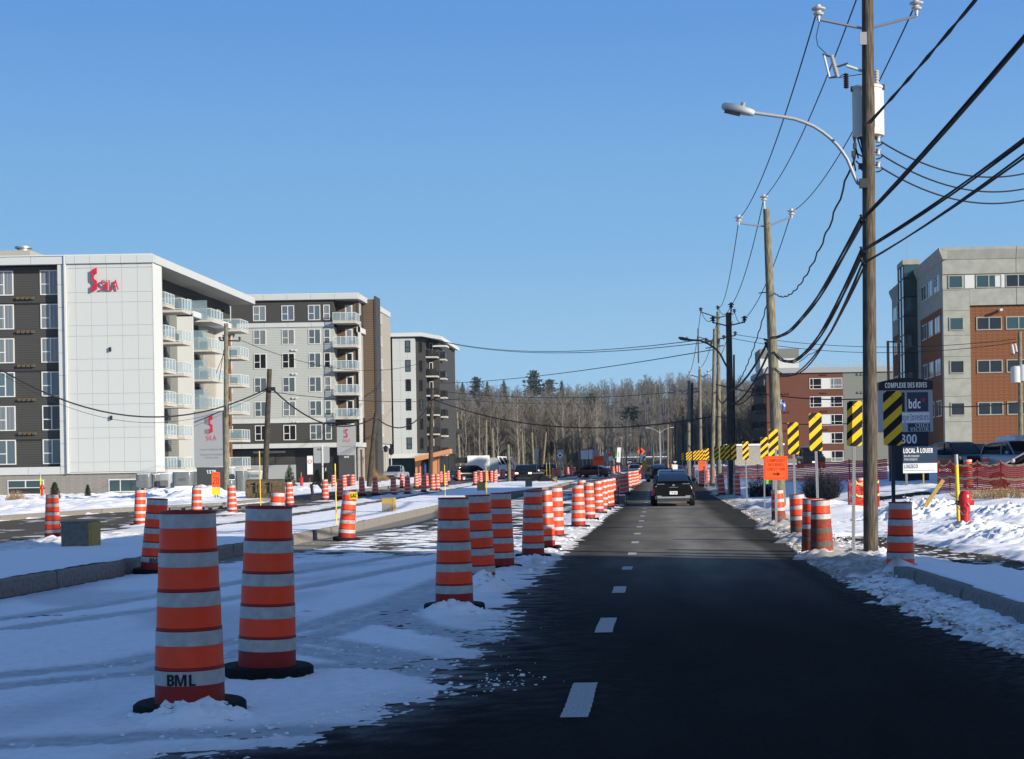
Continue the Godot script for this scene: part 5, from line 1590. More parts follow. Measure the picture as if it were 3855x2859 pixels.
	wire("middle wire from the pale pair down to the thin pole", [Vector3(6.74, 11.21, -117.00), Vector3(6.98, 9.71, -150.00)], 0.7, 0.024)
	wire("right wire from the pale pair down to the thin pole", [Vector3(7.88, 11.19, -117.00), Vector3(7.75, 9.31, -150.00)], 0.8, 0.024)
	wire("twisted wire sagging from the nearest pole to the second", [Vector3(4.02, 6.55, -27.50), Vector3(5.74, 7.54, -61.00)], 0.95, 0.02, 0.022)
	wire("twisted wire from the second pole to the shaded pole", [Vector3(5.49, 7.33, -61.00), Vector3(5.55, 4.75, -84.00)], 0.55, 0.024, 0.02)
	wire("twisted wire climbing from the nearest pole out of the top right", [Vector3(4.22, 6.99, -27.30), Vector3(4.6, 7.64, 7.0)], 0.45, 0.016, 0.014, 2)
	wire("uppermost thick cable bundle leaving the nearest pole to the upper right", [Vector3(4.08, 5.35, -27.30), Vector3(4.6, 7.70, 7.0)], 0.45, 0.015, 0.0, 4)
	wire("middle thick cable bundle leaving the nearest pole to the right edge", [Vector3(4.07, 4.81, -27.30), Vector3(4.6, 5.45, 7.0)], 0.45, 0.013, 0.0, 3)
	wire("lowest thick cable leaving the nearest pole to the right edge", [Vector3(4.10, 4.61, -27.30), Vector3(4.6, 5.55, 7.0)], 0.50, 0.013, 0.0, 2)
	wire("uppermost cable bundle from the nearest pole to the second pole", [Vector3(4.09, 5.36, -27.40), Vector3(5.61, 5.86, -61.00)], 0.55, 0.024, 0.0, 3)
	wire("second cable bundle from the nearest pole to the second pole", [Vector3(4.08, 4.81, -27.40), Vector3(5.63, 5.32, -61.00)], 1.0, 0.022, 0.0, 3)
	wire("third cable from the nearest pole to the second pole", [Vector3(4.11, 4.61, -27.40), Vector3(5.66, 4.70, -61.00)], 0.95, 0.02, 0.0, 2)
	wire("thin slack cable below the bundles of the nearest pole", [Vector3(4.05, 4.52, -27.40), Vector3(5.50, 4.37, -48.00), Vector3(5.77, 5.31, -61.00)], 0.35, 0.011)
	wire("uppermost cable from the second pole on to the shaded pole", [Vector3(5.46, 5.72, -61.00), Vector3(5.45, 4.75, -84.00)], 0.35, 0.05)
	wire("middle cable from the second pole on to the shaded pole", [Vector3(5.46, 5.27, -61.00), Vector3(5.49, 4.08, -84.00)], 0.45, 0.045)
	wire("lowest cable from the second pole on past the shaded pole", [Vector3(5.41, 4.71, -61.00), Vector3(5.73, 4.07, -84.00)], 0.4, 0.03)
	wire("cable dropping from the shaded pole to the pale pair", [Vector3(5.41, 4.68, -84.00), Vector3(6.48, 6.09, -115.00)], 0.7, 0.04)
	wire("slack cable from the pale pair on down the row", [Vector3(6.40, 5.10, -115.00), Vector3(7.79, 6.18, -188.00)], 1.5, 0.05)
	wire("top one of three service wires running right from the nearest pole", [Vector3(4.42, 6.73, -27.50), Vector3(7.80, 6.62, -30.00)], 0.34, 0.015)
	wire("middle one of three service wires running right from the nearest pole", [Vector3(4.42, 6.51, -27.50), Vector3(7.79, 6.33, -30.00)], 0.34, 0.015)
	wire("lowest of three service wires running right from the nearest pole", [Vector3(4.41, 6.29, -27.50), Vector3(7.79, 6.12, -30.00)], 0.34, 0.015)
	for k in 3:
		wire(["short loop under the top service wire", "short loop under the middle service wire", "short loop under the lowest service wire"][k], [unpix(1906, 318 + k * 28, 27.5), unpix(1922, 310 + k * 28, 27.5)], 0.02, 0.012)
	# wires crossing the road
	wire("upper of two thin wires crossing the sky from the pale pair to the left", [Vector3(5.87, 9.87, -116.00), Vector3(-25.27, 17.62, -215.00)], 1.2, 0.03)
	wire("lower of two thin wires crossing the sky from the pale pair to the left", [Vector3(6.26, 9.67, -116.00), Vector3(-25.27, 17.56, -215.00)], 1.2, 0.03)
	wire("thin wire crossing the sky low over the wood to the left", [Vector3(6.39, 9.10, -116.00), Vector3(-25.90, 12.30, -225.00)], 0.5, 0.035)
	wire("upper of two thin wires crossing right toward the office", [Vector3(8.00, 10.17, -116.00), Vector3(25.42, 8.66, -104.00)], 0.7, 0.02)
	wire("lower of two thin wires crossing right toward the office", [Vector3(7.17, 10.02, -116.00), Vector3(25.42, 8.45, -104.00)], 0.9, 0.02)
	wire("pale wire before the wood running level from the third block", [Vector3(-22.58, 9.99, -200.00), Vector3(7.54, 9.24, -190.00)], 0.8, 0.03)
	wire("pale wire before the wood sloping down from the third block", [Vector3(-22.59, 9.13, -200.00), Vector3(-1.46, 11.87, -300.00)], 0.5, 0.04)
	wire("black cable sagging before the wood across the road to the pale pair", [Vector3(-19.12, 7.51, -158.00), Vector3(6.28, 4.25, -115.00)], 1.7, 0.05)
	wire("black cable from the pale pair right to the brown block", [Vector3(6.48, 6.60, -116.00), Vector3(15.60, 4.94, -104.00), Vector3(25.53, 4.54, -104.00)], 0.4, 0.04)
	wire("lower black cable from the pale pair right past the striped boards", [Vector3(6.38, 4.25, -115.00), Vector3(14.84, 3.31, -100.00)], 0.3, 0.03)
	# wires, left side
	wire("thick cable sagging from the far left to the leaning pole by the bucket", [Vector3(-40.73, 8.68, -100.00), Vector3(-24.40, 6.65, -110.00)], 3.0, 0.05)
	wire("thin line just under the thick sagging cable at left", [Vector3(-40.74, 8.54, -100.00), Vector3(-24.40, 6.52, -110.00)], 3.25, 0.015)
	wire("cable from the bucket pole sagging to the pole before the second pylon", [Vector3(-24.40, 6.65, -110.00), Vector3(-21.04, 5.12, -134.00)], 1.6, 0.055)
	wire("cable from the pole before the second pylon to the third block's pole", [Vector3(-20.97, 5.12, -134.00), Vector3(-19.12, 7.42, -158.00)], 1.7, 0.055)
	wire("upper thin wire from the pale left pole to the right", [Vector3(-25.71, 9.67, -107.00), Vector3(-18.83, 11.50, -158.00)], 1.6, 0.02)
	wire("lower thin wire from the bucket pole to the right", [Vector3(-24.41, 6.30, -110.00), Vector3(-15.00, 10.03, -200.00)], 1.0, 0.025)

# ------------------------------------------------------------------ buildings
var mesh_cache := {}

# a window in the plane z: frame of bars, a pane for each light; facing +z
func window(p: Node, x: float, y: float, w: float, h: float, z: float, frame: Material, panes: Array, style := 0) -> void:
	var key := "w%.2f_%.2f_%d" % [w, h, style]
	if not mesh_cache.has(key):
		var f := MB.new()
		var b := 0.09
		f.box(-w / 2, w / 2, 0, b, -0.05, 0.05)
		f.box(-w / 2, w / 2, h - b, h, -0.05, 0.05)
		f.box(-w / 2, -w / 2 + b, b, h - b, -0.05, 0.05)
		f.box(w / 2 - b, w / 2, b, h - b, -0.05, 0.05)
		if style == 0:
			f.box(-0.045, 0.045, b, h - b, -0.04, 0.045)
			f.box(-w / 2 + b, -0.045, h * 0.42, h * 0.42 + 0.08, -0.04, 0.045)
		elif style == 1:
			f.box(-w / 2 + b, w / 2 - b, h * 0.40, h * 0.40 + 0.08, -0.04, 0.045)
		elif style == 2:
			f.box(-0.045, 0.045, b, h - b, -0.04, 0.045)
		elif style == 4:
			f.box(-0.04 - w * 0.2, 0.04 - w * 0.2, b, h - b, -0.04, 0.045)
			f.box(-w / 2 + b, w / 2 - b, h * 0.32, h * 0.32 + 0.07, -0.04, 0.045)
		mesh_cache[key] = f.made()
		var g := MB.new()
		g.box(-w / 2 + b, w / 2 - b, b, h - b, -0.03, 0.0)
		mesh_cache[key + "p"] = g.made()
	var o := put("window", mesh_cache[key], frame, p)
	o.position = Vector3(x, y, z)
	put("pane", mesh_cache[key + "p"], panes[rng.randi() % panes.size()], o)

func balcony(p: Node, x0: float, x1: float, y: float, z0: float, z1: float, rail: Material, glass: Material, slab: Material, outer_right := true) -> void:
	# z0 is the near edge, z1 the far one (z0 > z1)
	var o := put("balcony", MB.new().box(x0, x1, y - 0.24, y, z1, z0), slab, p)
	var r := MB.new()
	for yy in [y + 0.06, y + 1.05]:
		r.box(x0, x1, yy, yy + 0.06, z0 - 0.08, z0 - 0.03)
		r.box(x1 - 0.08, x1 - 0.03, yy, yy + 0.06, z1, z0 - 0.08)
	var n := maxi(1, int(round((x1 - x0) / 1.1)))
	for k in n + 1:
		var x := lerpf(x0 + 0.03, x1 - 0.055, float(k) / n)
		r.box(x - 0.025, x + 0.025, y, y + 1.05, z0 - 0.09, z0 - 0.03)
	var m := maxi(1, int(round((z0 - z1) / 1.1)))
	for k in m:
		var z := lerpf(z1 + 0.03, z0 - 0.06, float(k) / m)
		r.box(x1 - 0.09, x1 - 0.03, y, y + 1.05, z - 0.025, z + 0.025)
	put("railing", r, rail, o)
	for k in n:
		bx("glass_panel", glass, o, lerpf(x0 + 0.03, x1 - 0.055, float(k) / n) + 0.05, lerpf(x0 + 0.03, x1 - 0.055, float(k + 1) / n) - 0.05, y + 0.14, y + 1.03, z0 - 0.065, z0 - 0.055)
	for k in m:
		bx("glass_panel", glass, o, x1 - 0.065, x1 - 0.055, y + 0.14, y + 1.03, lerpf(z1 + 0.03, z0 - 0.06, float(k) / m) + 0.05, lerpf(z1 + 0.03, z0 - 0.06, float(k + 1) / m) - 0.05)

func side_door(p: Node, x: float, y: float, z: float, w: float, frame: Material, pane: Material) -> void:
	# a door or window in a wall that faces +x
	var f := MB.new()
	f.box(x, x + 0.06, y, y + 2.2, z - w / 2, z - w / 2 + 0.1)
	f.box(x, x + 0.06, y, y + 2.2, z + w / 2 - 0.1, z + w / 2)
	f.box(x, x + 0.06, y + 2.1, y + 2.2, z - w / 2 + 0.1, z + w / 2 - 0.1)
	f.box(x, x + 0.06, y, y + 0.14, z - w / 2 + 0.1, z + w / 2 - 0.1)
	var o := put("balcony_door", f, frame, p)
	bx("pane", pane, o, x, x + 0.02, y + 0.14, y + 2.1, z - w / 2 + 0.1, z + w / 2 - 0.1)

func build_first_flats() -> void:
	var t := thing("apartment_building", "nearest white and charcoal flats with a red S and letters on the white gable", "building", Vector3(-41.5, -1.2, -141.0))
	var glass := [M.glass_blue, M.glass_curtain, M.glass_curtain, M.glass_blue, M.glass_dark]
	# body and the dark front
	bx("wall", M.dark_siding, t, -34, -2.6, 0, 20.4, -38, -1.1)
	bx("gable_core", M.soffit, t, -8.3, -0.02, 2.02, 20.9, -3.0, -0.07)
	bx("base_wall", M.block_wall, t, -34, -0.06, -0.5, 2.0, -37.9, -0.16)
	# cladding panels of the gable, tall and short by turns, with open joints
	var xs := [-7.55, -6.77, -5.42, -4.04, -2.71, -1.33, -0.0]
	var ys := [2.1, 2.97, 5.08, 6.0, 8.04, 9.0, 11.03, 12.04, 14.07, 15.0, 17.03, 17.92, 20.06]
	for a in 6:
		for b in 12:
			bx("panel", M.white_panel, t, xs[a] + 0.009, xs[a + 1] - 0.009, ys[b] + 0.009, ys[b + 1] - 0.009, -0.06, 0.0)
		bx("panel", M.white_panel, t, xs[a] + 0.014, xs[a + 1] - 0.014, 20.08, 20.42, -0.06, 0.0)
		bx("fascia_panel", M.white_panel, t, xs[a] + 0.012, xs[a + 1] - 0.012 + (0.2 if a == 5 else 0.0), 20.45, 21.15, -0.1, 0.22)
	bx("pilaster", M.panel_trim, t, -7.72, -7.56, 2.0, 21.18, -0.5, 0.24)
	for b in 9:
		bx("panel", M.white_panel, t, -8.36, -7.74, 2.65 + b * 2.0, 2.62 + (b + 1) * 2.0 if b < 8 else 20.4, -1.0, 0.0)
	for a in 9:
		bx("fascia_panel", M.white_panel, t, -34.0 + a * 2.92, -34.0 + (a + 1) * 2.92 - 0.03, 20.45, 21.15, -0.5, 0.1)
		bx("base_panel", M.white_panel, t, -34.0 + a * 2.85, -34.0 + (a + 1) * 2.85 - 0.03, 1.95, 2.62, -1.05, 0.0)
	bx("base_panel", M.white_panel, t, -8.34, -7.74, 1.95, 2.62, -1.05, 0.0)
	bx("edge_trim", M.panel_trim, t, -0.001, 0.06, 2.02, 20.44, -2.6, 0.03)
	bx("bottom_trim", M.panel_trim, t, -7.7, 0.05, 1.98, 2.07, -0.3, 0.05)
	# roof with its overhang to the right
	bx("roof", M.panel_trim, t, -34, 0.0, 21.152, 21.24, -38, 0.2)
	var soffit := bx("soffit", M.soffit, t, -2.7, 0.02, 20.40, 20.44, -37.9, -0.12)
	for k in 13:
		bx("fascia_panel", M.white_panel, t, 0.02, 0.2, 20.45, 21.15, -0.2 - (k + 1) * 2.9 + 0.025, -0.2 - k * 2.9)
	bx("fascia_panel", M.white_panel, t, -2.7, 0.2, 20.45, 21.15, -38.2, -37.95)
	bx("roof_hatch", M.soffit, t, -22.0, -11.5, 21.25, 22.0, -6, -2)
	put("vent_pipe", MB.new().lathe([[0.55, 21.9], [0.55, 22.3], [0.75, 22.35], [0.75, 22.5], [0.0, 22.6]], 14, true, Transform3D(Basis(), Vector3(-12.6, 0, -3.5))), M.galvanised, t)
	# windows and hoods of the dark front
	for f in 6:
		for x in [-9.44, -13.5, -19.5, -23.6]:
			window(t, x, 2.87 + 3.0 * f, 1.68, 2.2, -1.06, M.white_frame, glass, 0)
		if f < 5:
			for q in 4:
				bx("vent_hood", M.bucket_tan, t, -12.35 + q * 0.42, -12.08 + q * 0.42, 5.5 + 3.0 * f, 5.72 + 3.0 * f, -1.1, -0.8)
	for y in [5.1, 11.2, 17.2]:
		bx("band", M.black_clad, t, -34, -8.4, y - 0.14, y, -1.1, -1.04)
	# semi basement windows, a notice
	var low := put("window", MB.new().box(-4.2, -0.95 - 0.0, 0.28, 1.45, -0.2, -0.1), M.white_frame, t)
	bx("pane", M.glass_teal, low, -4.1, -3.2, 0.38, 1.35, -0.15, -0.085)
	bx("pane", M.glass_teal, low, -3.1, -1.45, 0.38, 1.35, -0.15, -0.085)
	bx("pane", M.glass_dark, low, -1.38, -1.03, 0.38, 1.35, -0.15, -0.085)
	for x in [-11.5, -16.0, -20.5]:
		var lw := bx("window", M.white_frame, t, x - 1.6, x + 1.6, 0.2, 1.5, -0.2, -0.1)
		bx("pane", M.glass_teal, lw, x - 1.5, x - 0.06, 0.85, 1.42, -0.15, -0.085)
		bx("pane", M.glass_teal, lw, x + 0.06, x + 1.5, 0.85, 1.42, -0.15, -0.085)
		bx("pane", M.glass_dark, lw, x - 1.5, x + 1.5, 0.28, 0.78, -0.15, -0.085)
	var nt := bx("notice", M.black_clad, t, -0.55, 0.25, 0.55, 1.15, -0.1, -0.03)
	bx("notice_print", M.pale_panel, nt, -0.45, 0.15, 0.72, 0.82, -0.029, -0.024)
	# letters and the folded S stand off the wall
	logo(t, "red_mark", 2.1, Vector3(-5.27, 18.98, 0.17), 0.16)
	lettering(t, "SiLA", 0.88, Vector3(-3.72, 18.5, 0.25), M.logo_red, plain, 1.55, 0.14)
	for y in [12.87, 6.85]:
		bx("wall_lamp", M.black_clad, t, -3.87, -3.72, y - 0.18, y + 0.18, 0.0, 0.22)
	# the long side to the road: strips of cladding, doors, balconies
	for s in [[-9.2, -7.2, M.red_brown_clad], [-13.0, -9.2, M.dark_siding], [-17.6, -13.0, M.mid_grey_siding], [-24.5, -17.6, M.dark_siding], [-31.0, -24.5, M.beige_wall], [-38.0, -33.4, M.red_brown_clad]]:
		bx("cladding", s[2], t, -2.62, -2.55, 2.0, 17.6, s[0], s[1])
	for s in [[-16.6, -1.0], [-31.2, -1.3]]:
		bx("white_fin", M.panel_trim, t, -2.6, s[1], 2.0, 17.5, s[0] - 0.25, s[0])
	bx("white_eave", M.panel_trim, t, -2.6, -0.9, 17.2, 17.75, -33.4, -16.6)
	bx("balcony_base", M.white_panel, t, -2.5, 0.14, 1.3, 2.2, -9.0, -3.2)
	bx("balcony_base", M.balcony_slab, t, -2.5, 0.14, 1.5, 2.2, -14.0, -9.02)
	for f in 6:
		var y := 2.25 + 2.98 * f
		for c in [[-3.5, -6.5], [-9.0, -12.0], [-19.5, -24.2], [-31.6, -35.2]]:
			balcony(t, -2.55, 0.12, y, c[0], c[1], M.white_frame, M.rail_glass, M.balcony_slab)
			side_door(t, -2.56, y + 0.05, (c[0] + c[1]) / 2.0 + 0.6, 1.5, M.white_frame, M.glass_blue if rng.randf() < 0.6 else M.glass_curtain)
			bx("wall_lamp", M.black_clad, t, -2.55, -2.35, y + 2.1, y + 2.4, c[1] + 0.3, c[1] + 0.5)
			if rng.randf() < 0.6:
				bx("heat_pump", M.dark_steel if rng.randf() < 0.5 else M.panel_trim, t, -2.3, -1.4, y + 0.02, y + 0.72, c[1] + 0.2, c[1] + 0.6)
			if rng.randf() < 0.5:
				bx("balcony_chair", M.cloth_dark if rng.randf() < 0.6 else M.wood_siding, t, -1.3, -0.6, y + 0.02, y + 0.8, c[0] - 1.2, c[0] - 0.5)
		bx("privacy_screen", M.rail_glass, t, -2.5, -0.3, y, y + 1.9, -19.46, -19.40)

func build_second_flats() -> void:
	var t := thing("apartment_building", "second block of flats, grey siding between charcoal storeys and corner balconies", "building", Vector3(-33.66, -1.28, -203.0))
	var glass := [M.glass_blue, M.glass_curtain, M.glass_blue, M.glass_dark, M.glass_curtain]
	bx("wall", M.grey_siding, t, -24, -3.2, 8.43, 19.9, -27, 0)
	bx("wall", M.dark_siding, t, -24, -3.2, 20.5, 23.3, -27, 0.0)
	bx("wall", M.dark_siding, t, -24, -3.2, 5.2, 7.77, -27, 0.0)
	bx("recess_wall", M.wood_siding, t, -3.2, -0.6, 5.2, 23.3, -27, -2.0)
	bx("side_wall", M.beige_wall, t, -0.62, -0.5, 8.4, 19.9, -6.0, -2.0)
	bx("side_wall", M.dark_siding, t, -0.62, -0.48, 20.4, 23.3, -6.0, -1.96)
	bx("car_park", M.black_clad, t, -24, -0.7, 0, 5.19, -26.9, -1.6)
	bx("low_wall", M.pylon_grey, t, -24, -8.6, -0.6, 2.5, -1.5, -0.3)
	for q in 4:
		bx("grille", M.dark_siding, t, -19.0 + q * 2.6, -16.5 + q * 2.6, 2.6, 4.4, -1.59, -1.5)
	bx("entrance_sign", M.pylon_grey, t, -14.0, -9.9, 4.0, 4.3, -1.4, -1.3)
	var np := bx("notice", M.pale_panel, t, -7.15, -6.45, 1.2, 3.6, -1.5, -1.42)
	put("notice_ring", MB.new().lathe([[0.26, 0], [0.26, 0.02], [0.19, 0.022], [0.19, 0.0]], 20, true, Transform3D(Basis(Vector3.RIGHT, PI / 2), Vector3(-6.8, 2.85, -1.41))), M.sign_red, np)
	bx("pillar", M.pylon_grey, t, -1.7, -0.9, 0, 4.7, -1.5, 0.0)
	bx("side_base", M.beige_wall, t, -0.72, -0.52, 0, 4.7, -27, -1.55)
	for q in 6:
		bx("side_grille", M.dark_siding, t, -0.53, -0.44, 0.6, 4.3, -3.5 - q * 3.6, -2.4 - q * 3.6)
	for a in 8:
		var x0 := -24.0 + a * 3.0
		bx("fascia_panel", M.white_panel, t, x0 + 0.015, x0 + 2.985, 23.35, 24.05, -0.6, 0.5)
		if a < 7:
			var x1 := x0 + 2.985 if a < 6 else -3.2
			bx("band_panel", M.white_panel, t, x0 + 0.015, x1, 19.92, 20.48, -0.3, 0.15)
			bx("band_panel", M.white_panel, t, x0 + 0.015, x1, 7.8, 8.4, -0.3, 0.15)
		bx("band_panel", M.white_panel, t, x0 + 0.015, x0 + 2.985 if a < 7 else -0.1, 4.62, 5.2, -1.0, 0.5)
	bx("roof", M.panel_trim, t, -24, 0, 24.052, 24.12, -27, 0.5)
	bx("soffit", M.soffit, t, -24, 0, 23.31, 23.345, -26.9, 0.45)
	for k in 9:
		bx("fascia_panel", M.white_panel, t, 0.0, 0.12, 23.35, 24.05, -0.6 - (k + 1) * 2.9 + 0.03, -0.6 - k * 2.9)
		bx("band_panel", M.white_panel, t, -0.5, -0.3, 4.62, 5.2, -0.6 - (k + 1) * 2.9 + 0.03, -0.6 - k * 2.9)
	for pnt in 6:
		var y := 22.69 - 3.03 * pnt
		for c in [[-12.6, 1.6, 0], [-9.0, 1.6, 0], [-5.66, 1.55, 0], [-4.09, 0.82, 1], [-17.0, 1.6, 0]]:
			window(t, c[0], y - 1.93, c[1], 1.93, 0.03, M.white_frame, glass, c[2])
		if pnt < 5 and pnt > 0:
			for q in 2:
				bx("vent_hood", M.panel_trim, t, -8.0 + q * 0.4 - 0.6, -7.75 + q * 0.4 - 0.6, y - 2.75, y - 2.55, 0, 0.25)
		var by := y - 2.2
		if pnt < 5:
			balcony(t, -3.15, -0.25, by, 1.1, -2.2, M.white_frame, M.rail_glass, M.balcony_slab)
		var dr := bx("balcony_door", M.white_frame, t, -2.1, -1.15, by + 0.02, by + 2.3, -2.05, -1.96)
		bx("pane", M.glass_dark if pnt > 1 else M.glass_curtain, dr, -1.92, -1.32, by + 0.2, by + 2.15, -1.99, -1.95)
		bx("wall_lamp", M.black_clad, t, -2.75, -2.6, by + 1.9, by + 2.2, -2.0, -1.8)
	# timber fin and the white bay on the road side
	bx("timber_fin", M.wood_siding, t, -0.45, 1.0, 0, 23.9, -9.4, -6.0)
	bx("fin_edge", M.dark_siding, t, 1.0, 1.25, 0, 24.3, -9.6, -5.9)
	bx("white_bay", M.panel_trim, t, -0.45, -0.1, 5.2, 19.95, -2.02, -1.7)
	bx("white_bay", M.panel_trim, t, -0.6, -0.15, 19.3, 19.95, -6.0, -1.7)
	bx("bay_wall", M.beige_wall, t, -0.5, 0.0, 5.2, 23.3, -27, -14.0)
	bx("bay_wall", M.dark_siding, t, -0.5, -0.2, 5.2, 23.3, -14.0, -9.6)
	for k in 6:
		balcony(t, -0.5, 0.9, 6.3 + 3.03 * k, -10.0, -13.6, M.white_frame, M.rail_glass, M.balcony_slab)
		side_door(t, -0.17, 6.35 + 3.03 * k, -12.0, 1.4, M.white_frame, M.glass_blue)
		side_door(t, -0.48, 6.5 + 3.03 * k, -3.6, 1.0, M.white_frame, M.glass_curtain)

func build_third_flats() -> void:
	var t := thing("apartment_building", "third block of flats, farthest left, with a white gable, dark balconies and a timber entrance", "building", Vector3(-32.96, -1.38, -252.0))
	var glass := [M.glass_dark, M.glass_blue, M.glass_dark]
	bx("wall", M.black_clad, t, -14, -3.7, 3.9, 22.4, -26, -0.3)
	for a in 3:
		bx("gable_panel", M.white_panel, t, -3.66 + a * 1.2, -3.66 + (a + 1) * 1.2 - 0.02, 3.95, 22.25, -4.0, 0.0)
	for k in 6:
		bx("gable_joint", M.soffit, t, -3.66, -0.08, 6.4 + k * 3.05, 6.43 + k * 3.05, -0.02, 0.006)
	bx("side_wall", M.dark_siding, t, -0.06, 1.5, 3.9, 22.3, -26, -0.5)
	bx("side_wall", M.dark_siding, t, 1.5, 3.4, 3.9, 22.0, -26, -3.0)
	bx("core", M.black_clad, t, -3.7, -0.06, 0, 22.2, -26, -4.0)
	var roof := PackedVector2Array([Vector2(-9, 22.4), Vector2(1.0, 22.4), Vector2(4.2, 21.8), Vector2(4.2, 22.35), Vector2(1.0, 23.0), Vector2(-9, 22.9)])
	put("roof", MB.new().poly(roof, -26.0, 0.6), M.panel_trim, t)
	for k in 6:
		var y := 20.05 - 3.05 * k - 0.1
		window(t, -1.2, y, 0.8, 1.85, 0.03, M.black_clad, glass, 1)
		window(t, 0.75, y, 0.45, 1.75, -0.45, M.black_clad, glass, 1)
		balcony(t, 1.3, 3.3, y - 0.65, -0.6, -3.0, M.black_clad, M.glass_dark, M.balcony_slab)
		balcony(t, 2.9, 4.3, y - 0.9, -3.4, -6.2, M.black_clad, M.glass_dark, M.balcony_slab)
		var dr := bx("balcony_door", M.white_frame, t, 1.75, 2.35, y - 0.6, y + 1.6, -2.98, -2.93)
		bx("pane", M.glass_dark, dr, 1.85, 2.25, y - 0.5, y + 1.5, -2.94, -2.915)
	bx("top_canopy", M.panel_trim, t, 2.4, 4.6, 20.9, 21.15, -6.0, -2.4)
	bx("ground_floor", M.black_clad, t, -9.0, 3.3, 0, 3.9, -25.9, -1.2)
	bx("canopy", M.panel_trim, t, -9.0, 1.6, 3.3, 4.0, -1.0, 0.8)
	var can := PackedVector2Array([Vector2(0.2, 2.75), Vector2(5.6, 3.9), Vector2(5.6, 4.6), Vector2(0.2, 3.45)])
	put("timber_canopy", MB.new().poly(can, 0.9, 4.5), M.orange_wood, t)
	for x in [-0.2, 2.4]:
		bx("timber_pier", M.orange_wood, t, x, x + 0.9, 0, 3.2, -1.1, 1.2)
	bx("blue_board", M.flag_blue, t, 1.1, 1.5, 0, 2.5, 1.0, 1.4)
	for k in 4:
		bx("steel_post", M.black_clad, t, 3.6 + k * 0.55, 3.72 + k * 0.55, 0, 3.7, 3.6, 3.75)
		bx("pane", M.glass_teal, t, -7.5 + k * 1.7, -6.0 + k * 1.7, 0.3, 3.0, -1.19, -1.1)

